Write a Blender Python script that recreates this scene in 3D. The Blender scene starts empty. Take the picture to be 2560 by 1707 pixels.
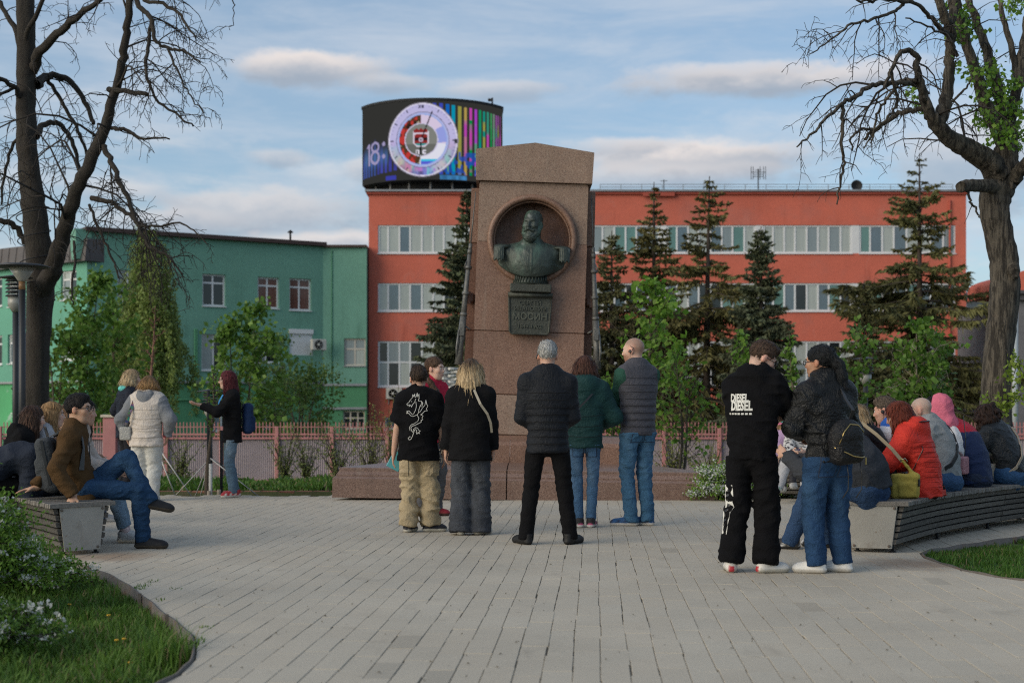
import bpy, bmesh, math, random
import numpy as np
from mathutils import Vector, Matrix, Euler
random.seed(7); RNG = np.random.default_rng(7)
R = math.radians
scene = bpy.context.scene
COL = scene.collection

# ------------------------------------------------------------------ camera
EYE = 1.18
cam = bpy.data.cameras.new('camera'); camo = bpy.data.objects.new('camera', cam); COL.objects.link(camo)
camo.location = (0, 0, EYE); camo.rotation_euler = (R(90), 0, 0)
cam.sensor_width = 36.0; cam.lens = 36.0 * 3555 / 2560; cam.shift_y = 0.0631
cam.clip_start = 0.1; cam.clip_end = 1500
cam.dof.use_dof = True; cam.dof.focus_distance = 12.4; cam.dof.aperture_fstop = 2.6
scene.camera = camo
F52 = 3266.0                                   # focal length in the 2352 px wide measurements
def PX(px, d): return (px - 1176) / F52 * d
def PZ(py, d): return EYE - (py - 932.5) / F52 * d
def PT(px, py, d): return Vector((PX(px, d), d, PZ(py, d)))

# ------------------------------------------------------------------ light
SUN_EL, SUN_AZ = 24.0, -122.0                  # azimuth from +Y, clockwise; the sun is low on the left, a little behind the camera
scene.view_settings.view_transform = 'Standard'; scene.view_settings.look = 'None'
scene.view_settings.exposure = 0.57; scene.view_settings.gamma = 1.0
try: scene.view_settings.use_curve_mapping = False
except Exception: pass
scene.cycles.use_denoising = False; scene.cycles.filter_width = 1.15
scene.cycles.max_bounces = 6; scene.cycles.transparent_max_bounces = 8
scene.cycles.caustics_reflective = False; scene.cycles.caustics_refractive = False

class NT:
    """tiny helper to write node trees as expressions"""
    def __init__(s, tree): s.t = tree; s.x = 0
    def node(s, typ, **kw):
        n = s.t.nodes.new(typ); s.x += 30; n.location = (s.x, 0)
        for k, v in kw.items(): setattr(n, k, v)
        return n
    def put(s, sock, v):
        if hasattr(v, 'is_output') or isinstance(v, bpy.types.NodeSocket): s.t.links.new(v, sock)
        elif v is not None:
            if hasattr(sock.default_value, '__len__') and not hasattr(v, '__len__'): v = [v] * len(sock.default_value)
            if hasattr(sock.default_value, '__len__') and len(sock.default_value) == 4 and len(v) == 3: v = (*v, 1)
            sock.default_value = v
    def m(s, op, a, b=None, c=None, clamp=False):
        n = s.node('ShaderNodeMath', operation=op, use_clamp=clamp)
        s.put(n.inputs[0], a); s.put(n.inputs[1], b) if b is not None else None
        if c is not None: s.put(n.inputs[2], c)
        return n.outputs[0]
    def add(s, a, b): return s.m('ADD', a, b)
    def sub(s, a, b): return s.m('SUBTRACT', a, b)
    def mul(s, a, b): return s.m('MULTIPLY', a, b)
    def div(s, a, b): return s.m('DIVIDE', a, b)
    def ramp(s, v, lo, hi, a=0.0, b=1.0, smooth=True):
        n = s.node('ShaderNodeMapRange', interpolation_type='SMOOTHSTEP' if smooth else 'LINEAR')
        s.put(n.inputs[0], v); s.put(n.inputs[1], lo); s.put(n.inputs[2], hi); s.put(n.inputs[3], a); s.put(n.inputs[4], b)
        return n.outputs[0]
    def mix(s, f, a, b, blend='MIX'):
        n = s.node('ShaderNodeMix', data_type='RGBA', blend_type=blend)
        s.put(n.inputs[0], f); s.put(n.inputs[6], a); s.put(n.inputs[7], b)
        return n.outputs[2]
    def noise(s, vec=None, scale=5.0, detail=3.0, rough=0.55, dist=0.0, col=False):
        n = s.node('ShaderNodeTexNoise')
        if vec is not None: s.put(n.inputs['Vector'], vec)
        s.put(n.inputs['Scale'], scale); s.put(n.inputs['Detail'], detail); s.put(n.inputs['Roughness'], rough); s.put(n.inputs['Distortion'], dist)
        return n.outputs['Color' if col else 'Fac']
    def comb(s, x, y, z):
        n = s.node('ShaderNodeCombineXYZ'); s.put(n.inputs[0], x); s.put(n.inputs[1], y); s.put(n.inputs[2], z); return n.outputs[0]
    def vmul(s, v, k):
        n = s.node('ShaderNodeVectorMath', operation='MULTIPLY'); s.put(n.inputs[0], v); s.put(n.inputs[1], k); return n.outputs[0]
    def vadd(s, v, k):
        n = s.node('ShaderNodeVectorMath', operation='ADD'); s.put(n.inputs[0], v); s.put(n.inputs[1], k); return n.outputs[0]
    def sep(s, v):
        n = s.node('ShaderNodeSeparateXYZ'); s.put(n.inputs[0], v); return n.outputs

SKY_K = 0.09
def make_world():
    w = bpy.data.worlds.new('World'); scene.world = w; w.use_nodes = True
    w.node_tree.nodes.clear(); t = NT(w.node_tree)
    sky = t.node('ShaderNodeTexSky', sky_type='NISHITA'); sky.sun_disc = False
    sky.sun_elevation = R(SUN_EL); sky.sun_rotation = R(SUN_AZ)
    sky.air_density = 1.0; sky.dust_density = 1.4; sky.ozone_density = 1.6
    d = t.node('ShaderNodeTexCoord').outputs['Generated']
    X, Y, Z = t.sep(d)[:3]
    az = t.m('ARCTAN2', X, Y); el = t.m('ARCSINE', Z)
    uv = t.comb(az, t.mul(el, 3.2), 0.0)
    wob = t.sub(t.noise(t.vmul(d, (1, 1, 3.0)), 9.0, 6, 0.62), 0.5)
    wob2 = t.sub(t.noise(t.vmul(d, (1, 1, 1.7)), 30.0, 6, 0.62), 0.5)
    wz = t.add(t.mul(wob, 0.75), t.mul(wob2, 0.62))
    # clear part of the sky: Nishita, cooled a touch
    base = t.mix(1.0, sky.outputs[0], (0.84, 1.0, 1.10), 'MULTIPLY')
    base = t.mix(.30, base, (4.0, 4.75, 5.4))
    # high thin veil of cirrus over the whole dome
    v1 = t.noise(t.vadd(t.vmul(d, (1.0, 1.0, 5.5)), (0.35, 0.0, 0.0)), 3.2, 7, 0.62, 0.35)
    v2 = t.noise(t.vmul(d, (1.6, 1.3, 8.0)), 4.5, 6, 0.65, 0.9)
    veil = t.mul(t.ramp(t.add(t.mul(v1, 0.65), t.mul(v2, 0.35)), 0.40, 0.68), 0.66)
    cv = t.mix(veil, base, (4.5, 4.95, 5.6))
    # general low banks all round (cumulus lit from the left, grey below)
    lowband = t.mul(t.ramp(el, 0.30, 0.06), t.ramp(el, -0.02, 0.03))
    n3 = t.noise(t.vmul(d, (1, 1, 3.4)), 5.5, 7, 0.6, 0.25)
    low = t.mul(t.ramp(t.add(n3, t.mul(wob2, 0.25)), 0.50, 0.68), lowband)
    tint = t.mix(t.ramp(t.noise(t.vadd(t.vmul(d, (1, 1, 3.4)), (-0.012, 0, 0.05)), 5.5, 5, 0.6, 0.25), 0.40, 0.66), (7.3, 6.7, 6.2), (4.0, 4.45, 5.1))
    cv = t.mix(t.mul(low, 0.62), cv, tint)
    # individual clouds: (px, py, half width px, half height px, density) measured on the photograph and turned into directions
    for (px, py, a, b, dens, lit) in [
        (715, 158, 215, 37, 0.95, 1.0), (900, 190, 130, 26, 0.6, .35), (1130, 208, 190, 26, 0.6, .45), (1790, 185, 350, 33, 0.92, 0.9), (1720, 165, 300, 26, .6, 1.0),
        (2000, 165, 180, 44, 0.6, 1.0), (650, 363, 85, 24, 0.55, .3), (1580, 362, 330, 48, 0.95, 1.0), (1420, 335, 170, 26, 0.6, .8), (1500, 405, 400, 36, .7, .5),
        (600, 480, 310, 62, 0.75, .5), (400, 515, 230, 42, 0.6, .35), (780, 560, 240, 34, 0.75, 1.0), (300, 440, 150, 34, .45, .6), (2270, 350, 250, 120, 0.7, .3), (845, 385, 60, 34, .5, .9)]:
        u0 = math.atan((px - 1176) / F52); v0 = math.atan((932.5 - py) / F52 * math.cos(u0)); A = a / F52; B = b * 1.2 / F52
        du = t.div(t.sub(az, u0), A); dv = t.div(t.sub(el, v0), B)
        dvb = t.m('MULTIPLY', dv, t.ramp(dv, -0.2, 0.2, 1.0, 1.25))
        r = t.m('SQRT', t.add(t.mul(du, du), t.mul(dvb, dvb)))
        f = t.mul(t.ramp(t.add(r, t.mul(wz, 2.1)), 1.15, 0.40), dens)
        shade = t.ramp(t.add(t.add(dv, t.mul(wz, 1.6)), t.mul(du, -0.18)), -0.7, 0.75)
        top = (5.0 + 1.9 * lit, 4.95 + 1.25 * lit, 5.1 + .7 * lit)
        cv = t.mix(f, cv, t.mix(shade, (2.75, 3.2, 3.85), top))
    # ground half of the dome: dull earth colour
    cv = t.mix(t.ramp(Z, 0.0, -0.03), cv, (1.1, 1.05, 0.95))
    bg = t.node('ShaderNodeBackground'); t.put(bg.inputs[0], cv); bg.inputs[1].default_value = SKY_K
    out = t.node('ShaderNodeOutputWorld'); t.t.links.new(bg.outputs[0], out.inputs[0])
make_world()
sl = bpy.data.lights.new('sun', 'SUN'); sl.energy = 1.5; sl.angle = R(50); sl.color = (1.0, 0.84, 0.64)
so = bpy.data.objects.new('sun', sl); COL.objects.link(so)
sv = Vector((math.sin(R(SUN_AZ)) * math.cos(R(SUN_EL)), math.cos(R(SUN_AZ)) * math.cos(R(SUN_EL)), math.sin(R(SUN_EL))))
so.rotation_euler = sv.to_track_quat('Z', 'Y').to_euler(); so.location = sv * 200

# ------------------------------------------------------------------ object helpers
def tag(o, label=None, cat=None, group=None, kind=None):
    if label: o['label'] = label
    if cat: o['category'] = cat
    if group: o['group'] = group
    if kind: o['kind'] = kind
    return o
def empty(name, loc=(0, 0, 0), rz=0.0, label=None, cat=None, group=None):
    o = bpy.data.objects.new(name, None); COL.objects.link(o)
    o.location = loc; o.rotation_euler = (0, 0, rz); o.empty_display_size = 0.2
    return tag(o, label, cat, group)
def link(name, me, parent=None):
    o = bpy.data.objects.new(name, me); COL.objects.link(o)
    if parent is not None: o.parent = parent
    return o
def npmesh(name, V, F, mats, smooth=False, col=None, mi=None, uv=None):
    """fast mesh from arrays; F is (n,3) or (n,4)"""
    V = np.asarray(V, np.float32); F = np.asarray(F, np.int32); k = F.shape[1]
    me = bpy.data.meshes.new(name)
    me.vertices.add(len(V)); me.vertices.foreach_set('co', V.ravel())
    me.loops.add(F.size); me.loops.foreach_set('vertex_index', F.ravel())
    me.polygons.add(len(F)); me.polygons.foreach_set('loop_start', np.arange(0, F.size, k, dtype=np.int32))
    me.polygons.foreach_set('loop_total', np.full(len(F), k, np.int32))
    if smooth: me.polygons.foreach_set('use_smooth', np.ones(len(F), bool))
    if mi is not None: me.polygons.foreach_set('material_index', np.asarray(mi, np.int32))
    for m in (mats if isinstance(mats, (list, tuple)) else [mats]): me.materials.append(m)
    if col is not None:
        c = np.ones((len(V), 4), np.float32); c[:, :3] = col
        a = me.attributes.new('col', 'FLOAT_COLOR', 'POINT'); a.data.foreach_set('color', c.ravel())
    me.update(calc_edges=True)
    return me
class MB:
    """collects simple shapes and links them as one mesh object"""
    def __init__(s): s.v = []; s.f = []; s.m = []; s.sm = []; s.mi = 0
    def _add(s, vs, fs, smooth=False):
        b = len(s.v); s.v += [tuple(v) for v in vs]
        for f in fs: s.f.append(tuple(b + i for i in f)); s.m.append(s.mi); s.sm.append(smooth)
        return s
    def box(s, c, size, rot=None, bev=0.0):
        hx, hy, hz = size[0] / 2, size[1] / 2, size[2] / 2
        if bev <= 0:
            vs = [(x, y, z) for z in (-hz, hz) for y in (-hy, hy) for x in (-hx, hx)]
            fs = [(0, 2, 3, 1), (4, 5, 7, 6), (0, 1, 5, 4), (2, 6, 7, 3), (0, 4, 6, 2), (1, 3, 7, 5)]
        else:
            b = min(bev, hx * .9, hy * .9, hz * .9); vs = []
            for z, i in ((-hz, 0), (-hz + b, 1), (hz - b, 1), (hz, 0)):
                e = 0 if i else b
                ax, ay = hx - e, hy - e; bx, by = (hx - b, hy - b)
                if i: vs += [(-bx, -ay, z), (bx, -ay, z), (ax, -by, z), (ax, by, z), (bx, ay, z), (-bx, ay, z), (-ax, by, z), (-ax, -by, z)]
                else:
                    q = b * .3
                    vs += [(-bx + q, -by, z), (bx - q, -by, z), (bx, -by + q, z), (bx, by - q, z), (bx - q, by, z), (-bx + q, by, z), (-bx, by - q, z), (-bx, -by + q, z)]
            fs = [tuple(range(7, -1, -1)), tuple(range(24, 32))]
            for l in range(3):
                for k in range(8): fs.append((l * 8 + k, l * 8 + (k + 1) % 8, l * 8 + 8 + (k + 1) % 8, l * 8 + 8 + k))
        M = (rot if rot is not None else Matrix.Identity(3)); c = Vector(c)
        return s._add([c + M @ Vector(v) for v in vs], fs)
    def bb(s, lo, hi, bev=0.0):
        lo = Vector(lo); hi = Vector(hi); return s.box((lo + hi) / 2, hi - lo, None, bev)
    def tube(s, pts, radii, n=8, cap=True, smooth=True):
        pts = [Vector(p) for p in pts]
        if not hasattr(radii, '__len__'): radii = [radii] * len(pts)
        vs = []; ref = None
        for i, p in enumerate(pts):
            d = (pts[min(i + 1, len(pts) - 1)] - pts[max(i - 1, 0)])
            if d.length < 1e-9: d = Vector((0, 0, 1))
            d.normalize()
            if ref is None: ref = d.orthogonal().normalized()
            u = ref - d * ref.dot(d)
            if u.length < 1e-6: u = d.orthogonal()
            u.normalize(); ref = u; w = d.cross(u)
            for k in range(n):
                a = 2 * math.pi * k / n; vs.append(p + (u * math.cos(a) + w * math.sin(a)) * radii[i])
        fs = [(i * n + k, i * n + (k + 1) % n, (i + 1) * n + (k + 1) % n, (i + 1) * n + k) for i in range(len(pts) - 1) for k in range(n)]
        s._add(vs, fs, smooth)
        if cap:
            b = len(s.v) - len(vs); s.f.append(tuple(b + k for k in range(n - 1, -1, -1))); s.f.append(tuple(b + (len(pts) - 1) * n + k for k in range(n)))
            s.m += [s.mi] * 2; s.sm += [False] * 2
        return s
    def lathe(s, c, prof, n=24, rot=None, smooth=True, close=True):
        M = (rot if rot is not None else Matrix.Identity(3)); c = Vector(c); vs = []
        for r, z in prof:
            for k in range(n):
                a = 2 * math.pi * k / n; vs.append(c + M @ Vector((r * math.cos(a), r * math.sin(a), z)))
        fs = [(i * n + k, i * n + (k + 1) % n, (i + 1) * n + (k + 1) % n, (i + 1) * n + k) for i in range(len(prof) - 1) for k in range(n)]
        s._add(vs, fs, smooth)
        if close:
            b = len(s.v) - len(vs); s.f.append(tuple(b + k for k in range(n - 1, -1, -1))); s.f.append(tuple(b + (len(prof) - 1) * n + k for k in range(n)))
            s.m += [s.mi] * 2; s.sm += [False] * 2
        return s
    def prism(s, poly, off):
        """planar polygon (3D points) pushed along off"""
        n = len(poly); off = Vector(off); a = [Vector(p) for p in poly]; b = [p + off for p in a]
        return s._add(a + b, [tuple(range(n - 1, -1, -1)), tuple(range(n, 2 * n))] + [(k, (k + 1) % n, n + (k + 1) % n, n + k) for k in range(n)])
    def mesh(s, name, mats):
        me = bpy.data.meshes.new(name); me.from_pydata([tuple(v) for v in s.v], [], s.f)
        for m in (mats if isinstance(mats, (list, tuple)) else [mats]): me.materials.append(m)
        me.polygons.foreach_set('material_index', s.m); me.polygons.foreach_set('use_smooth', s.sm)
        bm = bmesh.new(); bm.from_mesh(me); bmesh.ops.recalc_face_normals(bm, faces=bm.faces); bm.to_mesh(me); bm.free()
        me.update(); return me
    def build(s, name, mats, parent=None): return link(name, s.mesh(name, mats), parent)

def copy_tree(o, parent=None):
    c = o.copy(); COL.objects.link(c)
    if parent is not None: c.parent = parent
    for ch in [x for x in KIDS.get(o.name, [])]: copy_tree(ch, c)
    return c
KIDS = {}

# ------------------------------------------------------------------ materials
MATS = {}
def mat(name, base=(0.5, 0.5, 0.5), rough=0.7, var=0.0, scale=8.0, bump=0.0, bscale=60.0, metal=0.0, spec=0.5, attr=False, spots=None, stretch=None,
        dirt=None, streak=None, fold=0.0, coat=0.0, sheen=0.0, trans=0.0, emit=None, sub=0.0, objvar=0.0, fine=0.0, fscale=150.0):
    """procedural material: base colour with two scales of noise, optional specks, dirt blotches and bump"""
    if name in MATS: return MATS[name]
    m = bpy.data.materials.new(name); m.use_nodes = True; m.node_tree.nodes.clear(); t = NT(m.node_tree)
    p = t.node('ShaderNodeBsdfPrincipled'); o = t.node('ShaderNodeOutputMaterial'); t.t.links.new(p.outputs[0], o.inputs[0])
    co = t.node('ShaderNodeTexCoord').outputs['Object']
    if stretch: co = t.vmul(co, stretch)
    if attr:
        c = t.node('ShaderNodeAttribute', attribute_name='col').outputs['Color']
    else: c = tuple(base)
    if var > 0:
        n = t.noise(co, scale, 5, 0.6); k = t.ramp(n, 0.25, 0.75, 1 - var, 1 + var, False)
        c = t.mix(1.0, c if attr else (*c, 1), t.comb(k, k, k), 'MULTIPLY')
    if fine > 0:
        n = t.noise(co, fscale, 2, 0.5); k = t.ramp(n, 0.3, 0.7, 1 - fine, 1 + fine, False)
        c = t.mix(1.0, c, t.comb(k, k, k), 'MULTIPLY')
    if dirt:
        dc, ds, lo, hi, amt = dirt
        n = t.noise(co, ds, 6, 0.65, 0.3); c = t.mix(t.mul(t.ramp(n, lo, hi), amt), c, dc)
    if streak:                                         # rain streaks running down
        n = t.noise(t.vmul(co, (1.6, 1.6, .10)), 1.0, 6, .7, .2); n2 = t.noise(t.vmul(co, (.3, .3, .5)), 1.0, 4, .6); c = t.mix(t.mul(t.mul(t.ramp(n, .50, .74), t.ramp(n2, .42, .62)), streak[1]), c, streak[0])
        n = t.noise(t.vadd(t.vmul(co, (.9, .9, .55)), (7, 3, 1)), 1.0, 6, .75, .6); c = t.mix(t.mul(t.ramp(n, .60, .63), streak[1] * .45), c, streak[2])
    if spots:
        sc, ss, lo, hi, amt = spots
        n = t.noise(co, ss, 1, 0.5); c = t.mix(t.mul(t.ramp(n, lo, hi), amt), c, sc)
    if objvar > 0:
        rnd = t.node('ShaderNodeObjectInfo').outputs['Random']; k = t.ramp(rnd, 0, 1, 1 - objvar, 1 + objvar, False)
        c = t.mix(1.0, c, t.comb(k, k, k), 'MULTIPLY')
    t.put(p.inputs['Base Color'], c)
    p.inputs['Roughness'].default_value = rough; p.inputs['Metallic'].default_value = metal
    p.inputs['Specular IOR Level'].default_value = spec; p.inputs['Coat Weight'].default_value = coat
    if sheen: p.inputs['Sheen Weight'].default_value = sheen; p.inputs['Sheen Roughness'].default_value = 0.5
    if sub: p.inputs['Subsurface Weight'].default_value = sub; p.inputs['Subsurface Radius'].default_value = (0.012, 0.005, 0.003); p.inputs['Subsurface Scale'].default_value = 0.6
    if emit: t.put(p.inputs['Emission Color'], emit[0]); p.inputs['Emission Strength'].default_value = emit[1]
    if bump > 0:
        b = t.node('ShaderNodeBump'); b.inputs['Strength'].default_value = bump; b.inputs['Distance'].default_value = 0.02
        hgt = t.noise(co, bscale, 4, 0.6)
        if fold > 0:                                   # creases: ridged noise in two directions
            for k_, s_ in (((1, 1, 1.9), 9.0), ((1.5, 1.2, .8), 17.0)):
                rn = t.m('ABSOLUTE', t.sub(t.noise(t.vmul(co, k_), s_, 3, .55, 1.3), .5)); hgt = t.add(hgt, t.mul(t.ramp(rn, 0.0, .16, 1.0, 0.0), fold))
        t.put(b.inputs['Height'], hgt); t.t.links.new(b.outputs[0], p.inputs['Normal'])
    if trans > 0:
        tr = t.node('ShaderNodeBsdfTranslucent'); t.put(tr.inputs[0], c); mx = t.node('ShaderNodeMixShader'); mx.inputs[0].default_value = trans
        t.t.links.new(p.outputs[0], mx.inputs[1]); t.t.links.new(tr.outputs[0], mx.inputs[2]); t.t.links.new(mx.outputs[0], o.inputs[0])
    MATS[name] = m
    return m
# ================================================================== GROUND
def srgb(r, g, b):
    f = lambda c: (c / 255 / 12.92) if c <= 10 else ((c / 255 + .055) / 1.055) ** 2.4
    return (f(r), f(g), f(b))
def gz(y):
    pts = [(-60, -.14), (18.95, -.14), (19.0, -.4), (20.45, -.4), (20.5, -.05), (38, -.92), (60, -1.5), (900, -1.5)]
    for (a, za), (b, zb) in zip(pts, pts[1:]):
        if y <= b: return za + (zb - za) * (y - a) / (b - a)
    return -1.5
M_soil = mat('soil_green', (.045, .06, .018), .95, .35, 1.3, .6, 30, dirt=((.07, .05, .03), 2.2, .45, .7, .6))
ys = [-60, 0, 6, 12, 18.95, 19.0, 20.45, 20.5, 24, 28, 33, 38, 45, 60, 90, 150, 300, 900]
xs = [-700, -200, -80, -40, -20, -10, 0, 10, 20, 40, 80, 200, 700]
V = [(x, y, gz(y)) for y in ys for x in xs]
nx = len(xs)
F = [(j * nx + i, j * nx + i + 1, (j + 1) * nx + i + 1, (j + 1) * nx + i) for j in range(len(ys) - 1) for i in range(nx - 1)]
tag(link('ground', npmesh('ground', V, F, M_soil)), kind='structure')

# plaza outline ----------------------------------------------------
def catmull(P, n=8):
    P = [Vector(p) for p in P]; out = []
    for i in range(len(P) - 1):
        p0 = P[max(i - 1, 0)]; p1 = P[i]; p2 = P[i + 1]; p3 = P[min(i + 2, len(P) - 1)]
        for k in range(n):
            t = k / n
            out.append(.5 * ((2 * p1) + (p2 - p0) * t + (2 * p0 - 5 * p1 + 4 * p2 - p3) * t * t + (3 * p1 - p0 - 3 * p2 + p3) * t ** 3))
    out.append(P[-1]); return out
EDGE_L = catmull([(-5.6, 13.6), (-4.5, 12.15), (-3.8, 11.35), (-3.13, 10.45), (-2.69, 9.7), (-2.30, 8.85), (-1.97, 8.07), (-1.66, 7.35), (-1.515, 6.79), (-1.47, 6.40), (-1.50, 6.0), (-1.66, 5.4), (-2.0, 4.6), (-2.8, 3.4)], 8)
EDGE_R = catmull([(5.7, 13.9), (4.9, 13.15), (4.25, 12.5), (3.72, 11.95), (3.36, 11.55), (3.23, 11.15), (3.22, 10.65), (3.27, 10.1), (3.46, 9.62), (3.9, 9.1), (4.8, 8.5), (6.5, 7.9)], 8)
def nearest(edge, x, y):
    best = None
    for a, b in zip(edge, edge[1:]):
        d = b - a; t = max(0, min(1, ((x - a.x) * d.x + (y - a.y) * d.y) / d.length_squared)); q = a + d * t
        dd = (q.x - x) ** 2 + (q.y - y) ** 2
        if best is None or dd < best[0]: best = (dd, q, d.normalized())
    return best
def plaza_sd(x, y):
    """signed distance into the plaza (positive inside) with the tangent of the nearest edge"""
    dl, ql, tl = nearest(EDGE_L, x, y); dr, qr, tr = nearest(EDGE_R, x, y)
    sl_ = math.copysign(math.sqrt(dl), tl.x * (y - ql.y) - tl.y * (x - ql.x))      # edges run towards the camera: plaza lies on the left of the left edge
    sr_ = math.copysign(math.sqrt(dr), -(tr.x * (y - qr.y) - tr.y * (x - qr.x)))
    return (sl_, ql, tl, 1) if sl_ < sr_ else (sr_, qr, tr, -1)
m_joint = mat('joint_sand', (.16, .145, .115), .95, .3, 30, .3, 200)
PLZ = [Vector((p.x, p.y, -.011)) for p in EDGE_L] + [Vector((-2.8, 1, -.011)), Vector((6.5, 1, -.011))] + [Vector((p.x, p.y, -.011)) for p in reversed(EDGE_R)] + \
      [Vector((9, 15.5, -.011)), Vector((9, 18.8, -.011)), Vector((-9, 18.8, -.011)), Vector((-9, 15.5, -.011))]
mb = MB(); mb.prism(PLZ, (0, 0, -.16)); plz = tag(mb.build('plaza', m_joint), kind='structure')

def paver_mat():
    m = bpy.data.materials.new('paver'); m.use_nodes = True; m.node_tree.nodes.clear(); t = NT(m.node_tree)
    p = t.node('ShaderNodeBsdfPrincipled'); o = t.node('ShaderNodeOutputMaterial'); t.t.links.new(p.outputs[0], o.inputs[0])
    pos = t.node('ShaderNodeNewGeometry').outputs['Position']
    c = t.node('ShaderNodeAttribute', attribute_name='col').outputs['Color']
    k = t.ramp(t.noise(pos, .8, 5, .6), .3, .7, .90, 1.08, False); c = t.mix(1.0, c, t.comb(k, k, t.mul(k, .99)), 'MULTIPLY')
    k = t.ramp(t.noise(pos, 260, 2, .6), .3, .7, .84, 1.14, False); c = t.mix(1.0, c, t.comb(k, k, k), 'MULTIPLY')
    c = t.mix(t.mul(t.ramp(t.noise(t.vmul(pos, (1, .45, 1)), 2.6, 6, .68, .5), .56, .75), .30), c, (.13, .115, .095))      # foot-worn dirt
    c = t.mix(t.mul(t.ramp(t.noise(pos, 16, 3, .5), .68, .76), .35), c, (.10, .085, .065))                                # small spots
    rn = t.noise(t.vmul(pos, (1, 1, 1)), 7, 5, .7, .4)
    for (x, y, r) in [(-3.15, 11.15, .55), (3.0, 10.65, .6), (3.4, 10.6, .4)]:                                             # rust washed out from the bench feet
        d = t.node('ShaderNodeVectorMath', operation='DISTANCE'); t.put(d.inputs[0], t.vmul(pos, (1, 1, 0))); d.inputs[1].default_value = (x, y, 0)
        c = t.mix(t.mul(t.ramp(t.add(t.div(d.outputs['Value'], r), t.sub(rn, .5)), 1.0, .1), .55), c, (.20, .10, .045))
    t.put(p.inputs['Base Color'], c); p.inputs['Roughness'].default_value = .82; p.inputs['Specular IOR Level'].default_value = .35
    b = t.node('ShaderNodeBump'); b.inputs['Strength'].default_value = .35; b.inputs['Distance'].default_value = .006
    t.put(b.inputs['Height'], t.noise(pos, 180, 4, .65)); t.t.links.new(b.outputs[0], p.inputs['Normal'])
    return m
m_paver = paver_mat()
PW, PL = .130, .39; PANG = math.atan(.058)
pc, ps_ = math.cos(PANG), math.sin(PANG)
def uv2xy(u, v): return (u * pc + v * ps_, -u * ps_ + v * pc)
prnd = random.Random(3); PAV = []
for iu in range(-62, 64):
    u0 = iu * PW + .03; off = prnd.random() * PL; wob = prnd.random() * 6
    for iv in range(9, 50):
        v0 = iv * PL + off; x, y = uv2xy(u0 + PW / 2, v0 + PL / 2)
        if y < 4.4 or y > 18.75 or abs(x) > .37 * y + .7: continue
        sd, q, tg, sg = plaza_sd(x, y)
        if sd < -.25: continue
        wl, wr_ = [.0038 * math.sin(iv * 1.1 + (iu + q) * 2.7) + .002 * math.sin(iv * 2.9 + (iu + q) * 5.1) for q in (0, 1)]
        j = .0013 + prnd.uniform(0, .0005); je = .0005
        c4 = [(u0 + j + wl, v0 + je), (u0 + PW - j + wr_, v0 + je), (u0 + PW - j + wr_, v0 + PL - je), (u0 + j + wl, v0 + PL - je)]
        poly = [Vector((*uv2xy(a, b), 0)) for a, b in c4]
        if sd < .3:                                              # cut the stone along the edging
            nrm = Vector((-tg.y, tg.x, 0)) * sg; q3 = Vector((q.x, q.y, 0)) + nrm * .008; out = []
            for a, b in zip(poly, poly[1:] + poly[:1]):
                da = (a - q3).dot(nrm); db = (b - q3).dot(nrm)
                if da >= 0: out.append(a)
                if da * db < 0: out.append(a.lerp(b, da / (da - db)))
            poly = out
            if len(poly) < 3: continue
        tone = prnd.uniform(.972, 1.025) * (1 if prnd.random() > .008 else .85); warm = prnd.uniform(-.01, .01)
        PAV.append((y, abs(x) < .36 * y, x, y, poly, (.445 * tone * (1 + warm), .40 * tone, .325 * tone * (1 - warm)), prnd.uniform(-.0015, .0012), prnd.uniform(-.004, .004)))
def paver_geo(poly, o, dz, tilt):
    n = len(poly); c = sum(poly, Vector()) / n; top = []; bot = []
    for p in poly:
        dv = c - p; du_ = dv.x * pc - dv.y * ps_; dw_ = dv.x * ps_ + dv.y * pc
        su = math.copysign(.0016, du_); sw_ = math.copysign(.0009, dw_); q = p + Vector((su * pc + sw_ * ps_, -su * ps_ + sw_ * pc, 0))
        top.append((q.x - o.x, q.y - o.y, dz + (q.x - c.x) * tilt)); bot.append((p.x - o.x, p.y - o.y, dz - .0022 + (p.x - c.x) * tilt))
    low = [(x, y, -.03) for x, y, z in bot]
    return top + bot + low, [tuple(range(n))] + [(n + i, n + (i + 1) % n, (i + 1) % n, i) for i in range(n)] + [(2 * n + i, 2 * n + (i + 1) % n, n + (i + 1) % n, n + i) for i in range(n)]
vis = sorted([p for p in PAV if p[1] and p[0] > 5.9], key=lambda p: p[0])
solo = set(id(p) for p in vis[:295])
def pymesh(name, V, F, mats, cols=None):
    me = bpy.data.meshes.new(name); me.from_pydata([tuple(v) for v in V], [], F)
    for m in (mats if isinstance(mats, (list, tuple)) else [mats]): me.materials.append(m)
    if cols is not None:
        a = me.attributes.new('col', 'FLOAT_COLOR', 'POINT'); c = np.ones((len(V), 4), np.float32); c[:, :3] = cols; a.data.foreach_set('color', c.ravel())
    me.update(); return me
RV, RF, RC = [], [], []
for p in PAV:
    o = Vector((p[2], p[3], 0)) if id(p) in solo else Vector((0, 0, 0))
    Vv, Ff = paver_geo(p[4], o, p[6], p[7])
    if id(p) in solo:
        ob = link('paver', pymesh('paver', Vv, Ff, m_paver, np.array([p[5]] * len(Vv))), plz); ob.location = o
    else:
        b = len(RV); RV += Vv; RF += [tuple(b + i for i in f) for f in Ff]; RC += [p[5]] * len(Vv)
tag(link('pavers', pymesh('pavers', RV, RF, m_paver, np.array(RC)), plz), kind='stuff')

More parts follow.
